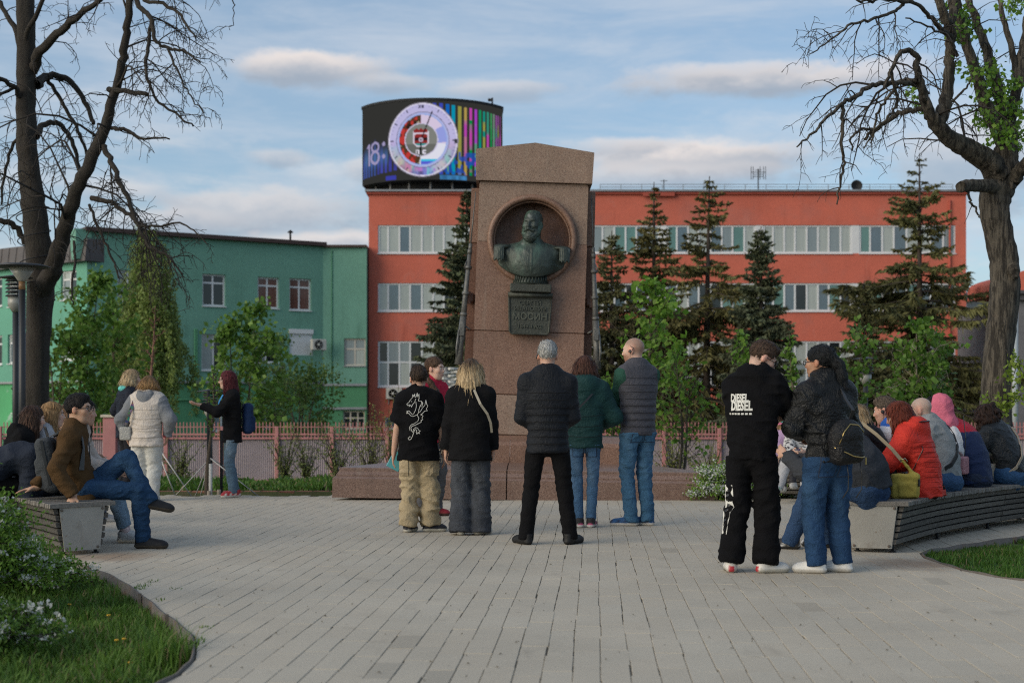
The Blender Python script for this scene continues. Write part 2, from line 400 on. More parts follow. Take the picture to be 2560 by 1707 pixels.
# steel edging along the lawns ---------------------------------------
m_edge = mat('edging_steel', (.12, .105, .09), .7, .3, 6, .3, 60, spec=.4, dirt=((.16, .075, .035), 5, .5, .7, .6))
def edging(edge, lab, sg):
    V, Fc = [], []
    n = len(edge)
    for i, p in enumerate(edge):
        d = (edge[min(i + 1, n - 1)] - edge[max(i - 1, 0)]).normalized(); nn = Vector((-d.y, d.x)) * sg
        w = .012
        for o, z in ((0.0, -.2), (0.0, .010), (w, .010), (w, -.2)): V.append((p.x - nn.x * o, p.y - nn.y * o, z + (.004 * math.sin(i * .9) if z > 0 else 0)))
    for i in range(n - 1):
        for k in range(4): Fc.append((i * 4 + k, i * 4 + (k + 1) % 4, i * 4 + 4 + (k + 1) % 4, i * 4 + 4 + k))
    o = link('steel_edging', npmesh('steel_edging', V, Fc, m_edge)); tag(o, lab, 'lawn edging')
    return o
e1 = edging(EDGE_L, 'rusty curved metal edging strip between the paving and the lawn with the flowering bush', 1)
e2 = edging(EDGE_R, 'low metal edging strip round the small lawn behind the bench of grey sweater man', -1)
for (x, y) in ((-3.05, 10.33), (-1.9, 7.92), (-2.28, 8.8)):
    mb = MB(); mb.box((x - .02, y - .012, -.05), (.02, .012, .15)); mb.build('stake', m_edge, e1)

# lawns --------------------------------------------------------------
def lawn_sheet(name, poly, z):
    mb = MB(); mb.prism([Vector((p[0], p[1], z)) for p in poly], (0, 0, -.05)); return tag(mb.build(name, M_soil), kind='structure')
LAWN_L = [(p.x - .014, p.y) for p in EDGE_L] + [(-6, 3.4), (-8, 13.6)]
LAWN_R = [(p.x + .014, p.y) for p in EDGE_R] + [(8, 8.5), (8, 13.9)]
lawn_sheet('lawn', LAWN_L, -.105); lawn_sheet('lawn', LAWN_R, -.05)
m_grass = mat('grass_blade', attr=True, rough=.55, spec=.3, trans=.35)
def inpoly(x, y, poly):
    x = np.asarray(x); y = np.asarray(y); inside = np.zeros(x.shape, bool); n = len(poly)
    for i in range(n):
        x1, y1 = poly[i][0], poly[i][1]; x2, y2 = poly[(i + 1) % n][0], poly[(i + 1) % n][1]
        c = ((y1 > y) != (y2 > y)); inside ^= c & (x < (x2 - x1) * (y - y1) / ((y2 - y1) if y2 != y1 else 1e-9) + x1)
    return inside
def vnoise(x, y, s, seed=0):
    """cheap smooth value noise on arrays"""
    x = np.asarray(x) * s + seed * 17.3; y = np.asarray(y) * s + seed * 9.1; xi = np.floor(x); yi = np.floor(y); fx = x - xi; fy = y - yi
    h = lambda a, b: np.modf(np.abs(np.sin(a * 127.1 + b * 311.7) * 43758.5453))[0]
    fx = fx * fx * (3 - 2 * fx); fy = fy * fy * (3 - 2 * fy)
    return (h(xi, yi) * (1 - fx) + h(xi + 1, yi) * fx) * (1 - fy) + (h(xi, yi + 1) * (1 - fx) + h(xi + 1, yi + 1) * fx) * fy
def grass_patch(name, poly, z, n, bbox, hmin, hmax, view=True, seed=1, dens_bare=True, wid=.0045):
    r = np.random.default_rng(seed); x = r.uniform(bbox[0], bbox[2], n); y = r.uniform(bbox[1], bbox[3], n)
    k = inpoly(x, y, poly)
    if view: k &= np.abs(x) < .365 * y + .3
    bare = vnoise(x, y, 1.7, seed) * .6 + vnoise(x, y, 5.1, seed + 3) * .4
    if dens_bare: k &= r.random(n) > np.clip((bare - .57) * 6, 0, .95)
    x, y, bare = x[k], y[k], bare[k]; m = len(x)
    tall = vnoise(x, y, 3.1, seed + 7); h = r.uniform(hmin, hmax, m) * (.55 + .9 * tall) ; a = r.uniform(0, 2 * np.pi, m); lean = r.uniform(.1, .9, m) * h
    w = r.uniform(.7, 1.3, m) * wid; dx, dy = np.cos(a), np.sin(a); px_, py_ = -dy, dx
    zz = z + np.zeros(m)
    b0 = np.stack([x - px_ * w, y - py_ * w, zz], 1); b1 = np.stack([x + px_ * w, y + py_ * w, zz], 1)
    mx = x + dx * lean * .35; my = y + dy * lean * .35; mz = zz + h * .62
    m0 = np.stack([mx - px_ * w * .8, my - py_ * w * .8, mz], 1); m1 = np.stack([mx + px_ * w * .8, my + py_ * w * .8, mz], 1)
    tp = np.stack([x + dx * lean, y + dy * lean, zz + h * .97], 1)
    Vv = np.concatenate([b0, b1, m0, m1, tp]); i = np.arange(m)
    Ff = np.concatenate([np.stack([i, i + m, i + 3 * m], 1), np.stack([i, i + 3 * m, i + 2 * m], 1), np.stack([i + 2 * m, i + 3 * m, i + 4 * m], 1)])
    hue = np.clip(vnoise(x, y, .9, seed + 11) * .6 + r.random(m) * .4, 0, 1)[:, None]
    c = np.array([.050, .135, .018]) * (1 - hue) + np.array([.135, .235, .04]) * hue
    dry = (r.random(m) < .07)[:, None]; c = np.where(dry, np.array([.25, .21, .10]), c) * r.uniform(.75, 1.2, m)[:, None]
    o = link(name, npmesh(name, Vv, Ff, m_grass, True, np.concatenate([c] * 5))); tag(o, kind='stuff'); return o
grass_patch('grass', LAWN_L, -.107, 105000, (-5.2, 5.3, -1.4, 12.0), .03, .10, seed=2)
grass_patch('grass', LAWN_R, -.052, 60000, (3.2, 8.8, 6.2, 13.2), .03, .075, seed=5)
# tufts leaning over the edging and a few weeds in the joints
tv = [((-1.62, 7.02), .20, 70), ((-1.72, 7.35), .15, 50), ((-1.58, 6.85), .20, 60), ((-2.2, 8.5), .15, 40), ((-2.02, 8.05), .15, 40), ((-3.25, 10.35), .09, 60), ((-2.6, 9.3), .11, 40)]
for k_, ((x, y), hh, n) in enumerate(tv):
    sq = [(x - .10, y - .12), (x + .10, y - .12), (x + .10, y + .12), (x - .10, y + .12)]
    grass_patch('grass', [(p[0] - .07, p[1]) for p in sq], -.105, n * 3, (x - .2, y - .15, x + .1, y + .15), hh * .7, hh * 1.2, seed=20 + k_, dens_bare=False, wid=.004)
for k_, (px, py) in enumerate([(330, 1345), (350, 1335), (405, 1352), (362, 1378), (457, 1470), (448, 1478), (322, 1352), (470, 1440)]):
    d = 3853.9 / (py - 932.5); x = PX(px, d)
    grass_patch('grass', [(x - .04, d - .05), (x + .04, d - .05), (x + .04, d + .05), (x - .04, d + .05)], -.004, 14, (x - .04, d - .05, x + .04, d + .05), .012, .032, seed=50 + k_, dens_bare=False, wid=.004)
# strip of grass beyond the brick wall
grass_patch('grass', [(-16, 20.8), (14, 20.8), (14, 24), (-16, 24)], -.11, 40000, (-9, 20.75, 8, 23.4), .08, .16, seed=8, wid=.02)
# dandelions
mb = MB()
for (px, py) in ((285, 1475), (103, 1642), (268, 1478), (108, 1650), (250, 1420), (160, 1395), (300, 1530)):
    d = (EYE + .06) * F52 / (py - 932.5); mb.lathe((PX(px, d), d, -.045), [(.002, -.05), (.002, 0), (.014, .004), (.010, .010), (.001, .011)], 8)
tag(mb.build('dandelions', mat('dandelion', (.62, .36, .02), .7)), kind='stuff')
# dry bits lying on the plaza
r = np.random.default_rng(9); n = 170; yy = 1 / r.uniform(1 / 17.5, 1 / 6.0, n); xx = r.uniform(-.34, .34, n) * yy
Vv, Ff = [], []; mb = MB()
for x, y in zip(xx, yy):
    if plaza_sd(x, y)[0] < .1: continue
    a = r.uniform(0, 6.3); l = r.uniform(.004, .014); w = l * r.uniform(.2, .5); c, s_ = math.cos(a), math.sin(a)
    pts = [(x + c * l, y + s_ * l, .004), (x - s_ * w, y + c * w, .008), (x - c * l, y - s_ * l, .003), (x + s_ * w, y - c * w, .006)]
    mb._add(pts + [(x, y, .012)], [(0, 1, 4), (1, 2, 4), (2, 3, 4), (3, 0, 4)])
tag(mb.build('litter', mat('dry_leaf', (.07, .055, .03), .9, .5, 40)), kind='stuff')

# ================================================================== BRICK WALL, FENCE
m_brick = mat('brick', (.19, .085, .055), .9, .3, 7, .6, 60, objvar=.3, dirt=((.10, .085, .065), 9, .5, .75, .5))
m_mortar = mat('mortar', (.16, .14, .12), .95, .3, 12, .5, 80)
bw = empty('brick_wall', (-4.7, 20.5, -.4), label='low brown brick wall edging the grass bed left of the monument, behind the guide', cat='wall')
mb = MB(); mb.bb((-2.9, .0125, 0), (3.2, .22, .342)); mb.build('mortar_core', m_mortar, bw)
bmesh_ = MB().box((0, 0, 0), (.232, .10, .062), None, .006).mesh('brick', m_brick)
for r_ in range(5):
    for i in range(24):
        b = link('brick', bmesh_, bw); b.location = (-2.9 + .25 * i + (.125 if r_ % 2 else 0) + .1, .05 + random.uniform(-.004, .006), .04 + r_ * .072); b.rotation_euler.z = random.uniform(-.01, .01)
m_pink = mat('fence_red', (.43, .18, .175), .6, .15, 3, .1, 30, dirt=((.35, .18, .16), 4, .5, .75, .4))
m_sheet = mat('fence_sheet', (.33, .275, .29), .6, .12, 1.5, .05, 20, dirt=((.22, .17, .16), 2.2, .5, .8, .4))
FY = 38.0; FB = -.92
fence = empty('metal_fence', (0, FY, FB), label='long pink metal fence with grey corrugated sheets and thin pickets on top', cat='fence')
P0 = PX(763, FY); BAY = 1.478
m_cap = mat('fence_cap', (.6, .52, .42), .8, .2, 6)
sheet = None
for i in range(-9, 15):
    x = P0 + i * BAY
    big = (i == -4)
    mb = MB(); mb.box((x, -.02, .78 if not big else .9), (.10 if not big else .34, .09 if not big else .3, 1.56 if not big else 1.8), None, .008); mb.build('post', m_pink, fence)
    if big: mb = MB(); mb.box((x, -.02, 1.835), (.44, .4, .07), None, .01); mb.build('post_cap', m_cap, fence)
    if sheet is None:
        Vv = []; Ff = []; n = 25
        for k in range(n * 4 + 1):
            xx_ = .06 + (BAY - .12) * k / (n * 4); yy_ = (.0, .022, .022, .0)[k % 4]
            Vv += [(xx_, yy_ + .03, .12), (xx_, yy_ + .03, 1.30)]
        Ff = [(2 * k, 2 * k + 2, 2 * k + 3, 2 * k + 1) for k in range(n * 4)]
        sheet = npmesh('corrugated_sheet', Vv, Ff, m_sheet)
        mb = MB(); nb = 15
        for k in range(nb): xx_ = .05 + (BAY - .1) * (k + .5) / nb; mb.box((xx_, 0, 1.47), (.022, .022, .40))
        mb.box((BAY / 2, .0, 1.545), (BAY - .1, .018, .022)); pick = mb.mesh('pickets', m_pink)
        rl = MB().box((BAY / 2, 0, 1.345), (BAY - .1, .05, .05), None, .006).mesh('rail', m_pink); rl2 = MB().box((BAY / 2, 0, 1.24), (BAY - .1, .05, .05), None, .006).mesh('rail', m_pink); rl3 = MB().box((BAY / 2, 0, .10), (BAY - .1, .05, .06), None, .006).mesh('rail', m_pink)
    if i == 14: break
    for nm, me in (('corrugated_sheet', sheet), ('pickets', pick), ('rail', rl), ('rail', rl2), ('rail', rl3)):
        o = link(nm, me, fence); o.location = (x, 0, 0)

# ================================================================== BUILDINGS
m_red = mat('plaster_red', (.57, .14, .09), .9, .13, .35, .25, 25, dirt=((.42, .15, .12), .45, .48, .72, .55), fine=.05, fscale=6, streak=((.26, .06, .04), .5, (.58, .22, .17)))
m_red_dk = mat('plaster_red_trim', (.36, .075, .05), .85, .15, .8, .2, 25)
m_green = mat('plaster_green', (.145, .32, .245), .9, .12, .4, .3, 22, dirt=((.12, .27, .20), .7, .52, .72, .5), fine=.05, fscale=5, streak=((.06, .16, .115), .55, (.17, .34, .26)))
m_green_l = mat('plaster_green_low', (.075, .245, .125), .9, .18, .5, .3, 22, dirt=((.08, .26, .14), .8, .5, .7, .5), streak=((.04, .13, .07), .5, (.14, .32, .20)))
m_white = mat('window_frame', (.66, .67, .68), .5, .07, 3, .05, 40)
m_wood = mat('window_frame_old', (.50, .46, .40), .6, .15, 5)
m_roof = mat('roof_metal', (.085, .075, .075), .6, .2, 1.5, .1, 30)
m_brown = mat('roof_trim', (.055, .03, .025), .6, .2, 3)
m_gal = mat('galvanised', (.30, .31, .32), .45, .15, 3, .05, 30, metal=.5)
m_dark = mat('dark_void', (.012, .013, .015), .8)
PANES = [mat('pane_blind_pale', (.36, .39, .36), .16, .14, 1.2, 0, coat=.6, spec=.7, stretch=(9, 1, .4)), mat('pane_blind_grey', (.20, .24, .25), .13, .12, 1.0, 0, coat=.6, spec=.7, stretch=(9, 1, .4)),
         mat('pane_blue', (.075, .115, .14), .07, .2, .7, 0, coat=.8, spec=.8), mat('pane_dark', (.012, .018, .02), .05, .3, .8, 0, coat=.2, spec=.5), mat('pane_teal', (.085, .20, .17), .09, .2, .6, 0, coat=.7, spec=.7)]
m_curt = mat('pane_curtain_red', (.13, .045, .03), .12, .2, 1.5, 0, coat=.2, spec=.5, stretch=(12, 1, 1)); m_mesh = mat('pane_insect_net', (.075, .08, .085), .6, .1, 4)
def wall_with_holes(parent, L, z0, z1, holes, m, thick=.4, name='wall', mats=None):
    """wall from x=0..L, z0..z1, outer face at y=0, with real openings (x0,z0,x1,z1)"""
    X = sorted({0, L, *[h[0] for h in holes], *[h[2] for h in holes]}); Zs = sorted({z0, z1, *[min(max(h[1], z0), z1) for h in holes], *[min(max(h[3], z0), z1) for h in holes]})
    mb = MB()
    for za, zb in zip(Zs, Zs[1:]):
        run = None
        for xa, xb in zip(X, X[1:]):
            cx, cz = (xa + xb) / 2, (za + zb) / 2; solid = not any(h[0] < cx < h[2] and h[1] < cz < h[3] for h in holes)
            if solid: run = (run[0], xb) if run else (xa, xb)
            if (not solid or xb == X[-1]) and run: mb.bb((run[0], 0, za), (run[1], thick, zb)); run = None
    return mb.build(name, m, parent)
def window(parent, x0, z0, x1, z1, cols, rows, panes, frame=m_white, fw=.07, y=.10, sill=True, name='window', vfr=None):
    """window: frame mesh with pane children; cols = list of widths (fractions), rows = list of heights from the bottom"""
    mb = MB(); cs = [0]; rs = [0]
    for c in cols: cs.append(cs[-1] + c)
    for c in rows: rs.append(rs[-1] + c)
    W, H = x1 - x0, z1 - z0; cs = [c / cs[-1] for c in cs]; rs = [c / rs[-1] for c in rs]
    mb.bb((x0, y, z0), (x1, y + .09, z0 + fw)); mb.bb((x0, y, z1 - fw), (x1, y + .09, z1))
    mb.bb((x0, y, z0 + fw), (x0 + fw, y + .09, z1 - fw)); mb.bb((x1 - fw, y, z0 + fw), (x1, y + .09, z1 - fw))
    zl = [z0 + fw] + [z0 + H * r_ for r_ in rs[1:-1]] + [z1 - fw]
    for c in cs[1:-1]:
        for za, zb in zip(zl, zl[1:]): mb.bb((x0 + W * c - fw * .5, y + .004, za + (fw * .5 if za != zl[0] else 0)), (x0 + W * c + fw * .5, y + .086, zb - (fw * .5 if zb != zl[-1] else 0)))
    for r_ in rs[1:-1]: mb.bb((x0 + fw, y + .002, z0 + H * r_ - fw * .5), (x1 - fw, y + .088, z0 + H * r_ + fw * .5))
    w = mb.build(name, frame, parent)
    if sill: mb = MB(); mb.bb((x0 - .03, -.07, z0 - .05), (x1 + .03, y - .004, z0 - .002)); mb.build('sill', m_white if frame is m_white else m_gal, w)
    k = 0
    for j in range(len(rs) - 1):
        for i in range(len(cs) - 1):
            mb = MB(); mb.bb((x0 + W * cs[i] + fw * .4, y + .035, z0 + H * rs[j] + fw * .4), (x0 + W * cs[i + 1] - fw * .4, y + .05, z0 + H * rs[j + 1] - fw * .4))
            mb.build('pane', panes[k % len(panes)], w); k += 1
    return w
pr = random.Random(11)
# ---- red office block
RY = 81.0; rx0 = PX(847, RY); rx1 = PX(2219, RY); RL = rx1 - rx0
red = empty('office_building', (rx0, RY, 0), label='long red four-storey office block with white ribbon windows behind the monument', cat='building')
def rz(py): return PZ(py, RY)
gx0 = PX(868, RY) - rx0; gx1 = PX(2195, RY) - rx0; NG = 6; GP = (gx1 - gx0) / NG
holes = []; rows_ = [(rz(582), rz(517)), (rz(715), rz(650)), (rz(888), rz(783))]
for za, zb in rows_: holes.append((gx0, za, gx1, zb))
bas = []
for i in range(12): bx = gx0 + .4 + i * 2.72; bas.append((bx, rz(986), bx + 1.25, rz(958)))
holes += bas
wall_with_holes(red, RL, -1.6, rz(447), holes, m_red)
mb = MB(); mb.bb((0, .4, -1.6), (RL, 14, rz(447))); mb.build('rear_walls', m_red, red)
mb = MB(); mb.bb((-.12, -.14, rz(447) + .003), (RL + .12, 14.2, rz(441))); mb.build('cornice', m_red_dk, red)
mb = MB(); mb.bb((-.2, -.24, rz(441) + .002), (RL + .2, 14.3, rz(436.5))); mb.build('roof_edge', m_gal, red)
mb = MB(); mb.bb((15.6, -.24, rz(452)), (17.4, -.142, rz(443))); mb.build('gutter', m_red_dk, red)
for ri, (za, zb) in enumerate(rows_):
    for g in range(NG):
        xa = gx0 + g * GP; sepw = .42
        if g < NG - 1: mb = MB(); mb.bb((xa + GP - sepw, .03, za), (xa + GP, .3, zb)); mb.build('pier_panel', m_white, red)
        xb = xa + GP - (sepw if g < NG - 1 else 0)
        pn = []
        for k in range(16):
            q = pr.random()
            if ri == 0: pn.append(PANES[0] if q < (.75 if g == 0 else .45) else PANES[1] if q < .8 else PANES[2] if q < .94 else PANES[4])
            elif ri == 1: pn.append(PANES[0] if q < (.5 if g == 0 else .14) else PANES[2] if q < .62 else PANES[4] if q < .85 else PANES[3])
            else: pn.append(PANES[0] if q < .42 else PANES[1] if q < .65 else PANES[3])
        cols = [.9, 1, .95, 1.05, 1, .95, 1.05, 1]
        window(red, xa, za, xb, zb, cols, [1] if ri < 2 else [1.15, 1], pn, fw=.10, y=.06)
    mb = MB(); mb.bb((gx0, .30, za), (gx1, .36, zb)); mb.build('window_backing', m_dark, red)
for (xa, za, xb, zb) in bas: window(red, xa, za, xb, zb, [1, 1], [1], [PANES[2], PANES[3]], fw=.08, y=.12)
# down pipe, railing, roof clutter
mb = MB(); mb.tube([(RL - .95, -.08, -1.5), (RL - .95, -.08, 12.9)], .06, 8); mb.build('downpipe', m_red_dk, red)
mb = MB(); zt = rz(436.5); zr = rz(420)
xs_ = [PX(1380, RY) - rx0 + i * 1.19 for i in range(18)]
for x in xs_: mb.box((x, .6, (zt + zr) / 2), (.035, .035, zr - zt))
for z in (zr, (zt + zr) / 2 + .05): mb.box(((xs_[0] + xs_[-1]) / 2, .6, z), (xs_[-1] - xs_[0], .03, .03))
mb.build('roof_railing', m_gal, red)
mb = MB(); ax = PX(1752, RY) - rx0; mb.tube([(ax, 1.5, zt), (ax, 1.5, rz(378))], .035, 6)
for z, l in ((rz(381), .35), (rz(386), .75), (rz(391), .55), (rz(396), .55)): mb.box((ax, 1.5, z), (l * 1.1, .03, .03))
for dx in (-.42, -.3, .1, .3, .42): mb.box((ax + dx, 1.45, rz(388)), (.03, .03, .75))
mb.build('antenna', m_dark, red)
mb = MB(); ax = PX(1530, RY) - rx0; mb.tube([(ax, 1.2, zt), (ax, 1.2, rz(405))], .025, 6); mb.box((ax, 1.2, rz(408)), (.4, .03, .03)); mb.build('mast', m_dark, red)
mb = MB(); ax = PX(1971, RY) - rx0; mb.tube([(ax, .5, zt), (ax, .5, rz(428))], .05, 6); mb.lathe((ax, .5, rz(425)), [(.02, .2), (.08, .15), (.16, 0), (.31, -.16), (.33, -.18), (.28, -.15), (.05, .02)], 16, Matrix.Rotation(R(-95), 3, 'X').to_3x3())
mb.build('loudspeaker', m_dark, red)
mb = MB(); vx = PX(2232, RY) - rx0; 
# white air conditioners
m_ac = mat('ac_body', (.55, .53, .48), .5, .1, 3); m_acg = mat('ac_fan', (.05, .05, .05), .5)
def aircon(x, y, z, lab, rot=0.0, w=.85, h=.6, par=None):
    a = empty('air_conditioner', (x, y, z), rot, lab, 'air conditioner')
    mb = MB(); mb.bb((-w / 2, -.32, 0), (w / 2, 0, h), .02); mb.build('casing', m_ac, a)
    mb = MB(); mb.lathe((-.06, -.33, h / 2), [(h * .42, 0), (h * .42, .015), (h * .36, .015), (h * .35, -.0)], 24, Matrix.Rotation(R(90), 3, 'X').to_3x3()); 
    mb.lathe((-.06, -.322, h / 2), [(h * .41, 0), (h * .41, .004)], 24, Matrix.Rotation(R(90), 3, 'X').to_3x3()); mb.build('fan_grille', m_acg, a)
    mb = MB(); mb.lathe((-.06, -.34, h / 2), [(h * .12, 0), (h * .1, .012)], 14, Matrix.Rotation(R(90), 3, 'X').to_3x3())
    for k in range(3): mb.box((-.06, -.339, h / 2), (h * .8, .006, .012), Matrix.Rotation(k * math.pi / 3, 3, 'Y').to_3x3())
    mb.build('hub', m_ac, a)
    mb = MB()
    for sx in (-1, 1): mb.bb((sx * w * .36 - .02, -.3, -.04), (sx * w * .36 + .02, .0, -.002)); mb.bb((sx * w * .36 - .02, -.04, -.3), (sx * w * .36 + .02, -.0, -.042))
    mb.build('bracket', m_gal, a)
aircon(PX(2219, RY - .02), RY - .45, PZ(928, RY) , 'white air conditioner with round black fan on red wall beside the right trunk', 0, .95, .72)
aircon(PX(906, RY), RY - .02, PZ(916, RY), 'dusty air conditioner under the red wall windows, behind boy in dragon shirt', 0, .9, .62)

# ---- curved advertising screen on the roof
scr = empty('led_screen', (PX(988.5, 82), 86.4, rz(436.5)), label='big curved advertising screen showing a round clock on the red roof', cat='screen')
AR = 4.72; AH = R(61.5); SZ0, SZ1 = PZ(414.6, 82) - rz(436.5), PZ(234, 82) - rz(436.5)
def screen_art(zx, v):
    """colours of the picture on the screen; zx runs 85..2215 across, v 0..1 from the top"""
    S = lambda r, g, b: np.array(srgb(r, g, b))
    c = np.zeros(zx.shape + (3,)) + S(52, 52, 50)
    sx = zx; 
    def put(mask, col): 
        nonlocal c
        mask = np.clip(mask, 0, 1)[..., None]; c = c * (1 - mask) + np.asarray(col) * mask
    n1 = vnoise(sx * .012, v * 9, 1.0, 3); n2 = vnoise(sx * .03, v * 20, 1.0, 5)
    # colour bars on the right
    bars = [(1215, 22, (60, 70, 175)), (1310, 26, (62, 75, 180)), (1405, 26, (20, 100, 185)), (1495, 25, (10, 145, 175)), (1585, 24, (150, 148, 70)), (1668, 23, (175, 150, 80)), (1745, 21, (190, 70, 170)), (1818, 20, (165, 65, 190)),
            (1883, 17, (20, 140, 90)), (1943, 15, (20, 140, 125)), (1997, 14, (50, 140, 120)), (2045, 12, (60, 150, 90)), (2085, 11, (110, 130, 120)), (2120, 10, (140, 80, 150)), (2150, 9, (150, 80, 160)), (2180, 8, (120, 60, 120))]
    alt = [S(180, 70, 170), S(0, 140, 70), S(90, 150, 120), S(0, 140, 130), S(150, 150, 70)]
    for i, (bx, bw_, bc) in enumerate(bars):
        m = (np.abs(sx - bx) < bw_) & (v > .02 + .00008 * abs(bx - 1120)) & (v < .93)
        col = np.array(srgb(*bc)) * np.ones(c.shape)
        t = np.clip((vnoise(v * 14 + bx, v * 0, 1.0, i) - .35) * 4, 0, 1) * (v > .22); col = col * (1 - t[..., None]) + alt[i % 5] * t[..., None]
        b = np.clip((v - .62) * 5, 0, 1) * (n2 > .45); col = col * (1 - .7 * b[..., None]) + S(20, 90, 190) * .7 * b[..., None]
        put(m.astype(float), col)
    put(((sx > 1350) & (sx < 1880) & (v > .64) & (v < .9) & (n2 > .50)) * .8, S(35, 75, 170))
    put(((sx > 1300) & (sx < 1690) & (v > .945) & (v < .995)) * 1.0, S(60, 120, 170) * (0.6 + .8 * n2[..., None]))
    put(((sx > 480) & (sx < 640) & (v > .93) & (v < .985)) * 1.0, S(60, 65, 165))
    # fan of blue stripes on the left
    for i, bx in enumerate([110, 135, 165, 205, 250, 300, 360, 415, 480, 550, 630]):
        top = .42 + .0007 * abs(bx - 290); m = (np.abs(sx - bx) < 8 + i * 1.6) & (v > top) & (v < .93 - .0001 * bx)
        put(m * np.clip((v - top) * 5, 0, 1) * .85, S(70, 95 if i < 6 else 75, 175) * (1.1 - .5 * n1[..., None]))
    put((np.exp(-((v - .68) / .10) ** 2) * (sx < 520) * (sx > 130)) * .35, S(90, 140, 190))
    # 18:
    zy = v * 1217 + 88
    def seg(ax, ay, bx, by, w, col):
        dx, dy = bx - ax, by - ay; t = np.clip(((sx - ax) * dx + (zy - ay) * dy) / (dx * dx + dy * dy), 0, 1)
        d = np.hypot(sx - ax - t * dx, zy - ay - t * dy); put((d < w).astype(float), col)
    lav = S(160, 152, 190)
    seg(180, 735, 205, 690, 11, lav); seg(208, 690, 208, 1010, 13, lav)
    for (cx, cy, rx, ry) in ((308, 745, 56, 68), (305, 905, 62, 92)):
        e = np.hypot((sx - cx) / rx, (zy - cy) / ry); put((np.abs(e - 1) < .24).astype(float), lav)
    for cy in (715, 905): put((np.hypot((sx - 445) / 24, (zy - cy) / 36) < 1).astype(float), lav)
    # clock
    ex = (sx - 1040) / 525; ey = (zy - 690) / 575; e = np.hypot(ex, ey); ang = np.arctan2(ey, ex)
    irid = np.stack([.52 + .25 * np.sin(ang * 5 + n1 * 5), .50 + .22 * np.sin(ang * 4 + 2 + n2 * 4), .66 + .2 * np.sin(ang * 3 + 4)], -1)
    low = np.clip(ey * 1.2 + .1, 0, 1)[..., None]
    ring = S(190, 185, 225) * (1 - low) + irid * .72 * low
    put((e < 1.0).astype(float), S(140, 135, 150)); put((e < .975).astype(float), S(225, 220, 240)); put((e < .95).astype(float), ring)
    for k in range(60):
        a = k * math.pi / 30; tx, ty = math.cos(a), math.sin(a)
        d = np.abs(ex * ty - ey * tx); al = ex * tx + ey * ty
        big = k % 5 == 0; put(((d < (.016 if big else .007)) & (al > (.84 if big else .88)) & (al < .925)) * (.9 if big else .45), S(60, 60, 80))
    put(((e > .735) & (e < .755)).astype(float) * .8, S(90, 90, 110))
    put((e < .735).astype(float), S(175, 180, 225)); put((e < .69).astype(float), S(150, 175, 230))
    right = e < .665
    sw = np.sin(ex * 3.0 + ey * 6.0 + n1 * 1.5); col = np.where((ey > .1)[..., None], S(225, 225, 238), S(215, 200, 225)) * np.ones(c.shape)
    col = np.where(((sw > .35) & (ey < .2))[..., None], S(150, 160, 225), col); col = np.where(((ey > .52))[..., None], S(60, 190, 225), col); col = np.where((ey > .58)[..., None], S(90, 95, 210), col)
    put((right & (sx > 1010)).astype(float), col)
    crowd = np.where((n2 > .62)[..., None], S(190, 60, 55), np.where((n2 > .5)[..., None], S(120, 50, 40), np.where((n1 > .55)[..., None], S(80, 60, 40), S(50, 35, 30)))); crowd = np.where(((n2 < .25) & (n1 < .5))[..., None], S(170, 160, 140), crowd)
    put((right & (sx <= 1010)).astype(float), crowd)
    ec = np.hypot((sx - 1020) / 250, (zy - 690) / 258); put((ec < 1).astype(float), S(205, 200, 225)); put((ec < .94).astype(float), S(128, 130, 125) * (1 - .35 * (zy > 760)[..., None]) * (1 + .10 * np.sin(zy * .3)[..., None]))
    # shield with mural crown
    sh = (np.abs(sx - 1015) < 118) & (zy > 560) & (zy < 800 - np.maximum(0, np.abs(sx - 1015) - 55) * .9); put(sh.astype(float), S(215, 205, 220))
    sh2 = (np.abs(sx - 1015) < 98) & (zy > 600 + np.abs(sx - 1015) * .1) & (zy < 782 - np.maximum(0, np.abs(sx - 1015) - 50) * .9); put(sh2.astype(float), S(140, 45, 45)); put((sh2 & (zy > 655) & (zy < 700)) * 1.0, S(45, 30, 32)); put((sh2 & (zy > 748)) * 1.0, S(60, 150, 150))
    cr = (np.abs(sx - 1015) < 102) & (zy < 575) & (zy > 512 + 28 * np.abs(((sx - 915) / 33.3) % 2 - 1)); put(cr.astype(float), S(140, 45, 45))
    for (ax, ay, bx, by) in ((945, 850, 945, 905), (985, 850, 985, 905), (945, 850, 985, 850), (1085, 858, 1050, 858), (1050, 858, 1050, 902), (1050, 902, 1085, 902)): seg(ax, ay, bx, by, 9, S(225, 220, 235))   # ПС
    # numerals
    for ox in (985, ):
        seg(980, 155, 1012, 200, 6, S(60, 60, 85)); seg(1012, 155, 980, 200, 6, S(60, 60, 85)); seg(1032, 155, 1032, 200, 6, S(60, 60, 85)); seg(1055, 155, 1055, 200, 6, S(60, 60, 85))
    for y_ in (680, 702, 724): seg(1510, y_, 1548, y_, 6, S(60, 60, 70))
    for x_ in (990, 1015, 1040): seg(x_, 1185, x_, 1222, 6, S(70, 60, 90))
    seg(1018, 690, 1180, 258, 9, S(25, 25, 32)); seg(1015, 690, 1012, 935, 15, S(28, 32, 32)); seg(1010, 935, 1005, 1065, 9, S(205, 205, 215)); put((np.hypot(sx - 1015, zy - 690) < 34).astype(float), S(190, 175, 195)); put((np.hypot(sx - 1015, zy - 690) < 14).astype(float), S(40, 40, 45))
    return c
nu, nv = 240, 110
a = np.linspace(-AH, AH, nu + 1); v = np.linspace(0, 1, nv + 1); A2, V2 = np.meshgrid(a, v, indexing='ij')
Xs = AR * np.sin(A2); Ys = -AR * np.cos(A2); Zs = SZ1 + (SZ0 - SZ1) * V2
zx = 85 + (Xs / (AR * math.sin(AH)) * .5 + .5) * 2130
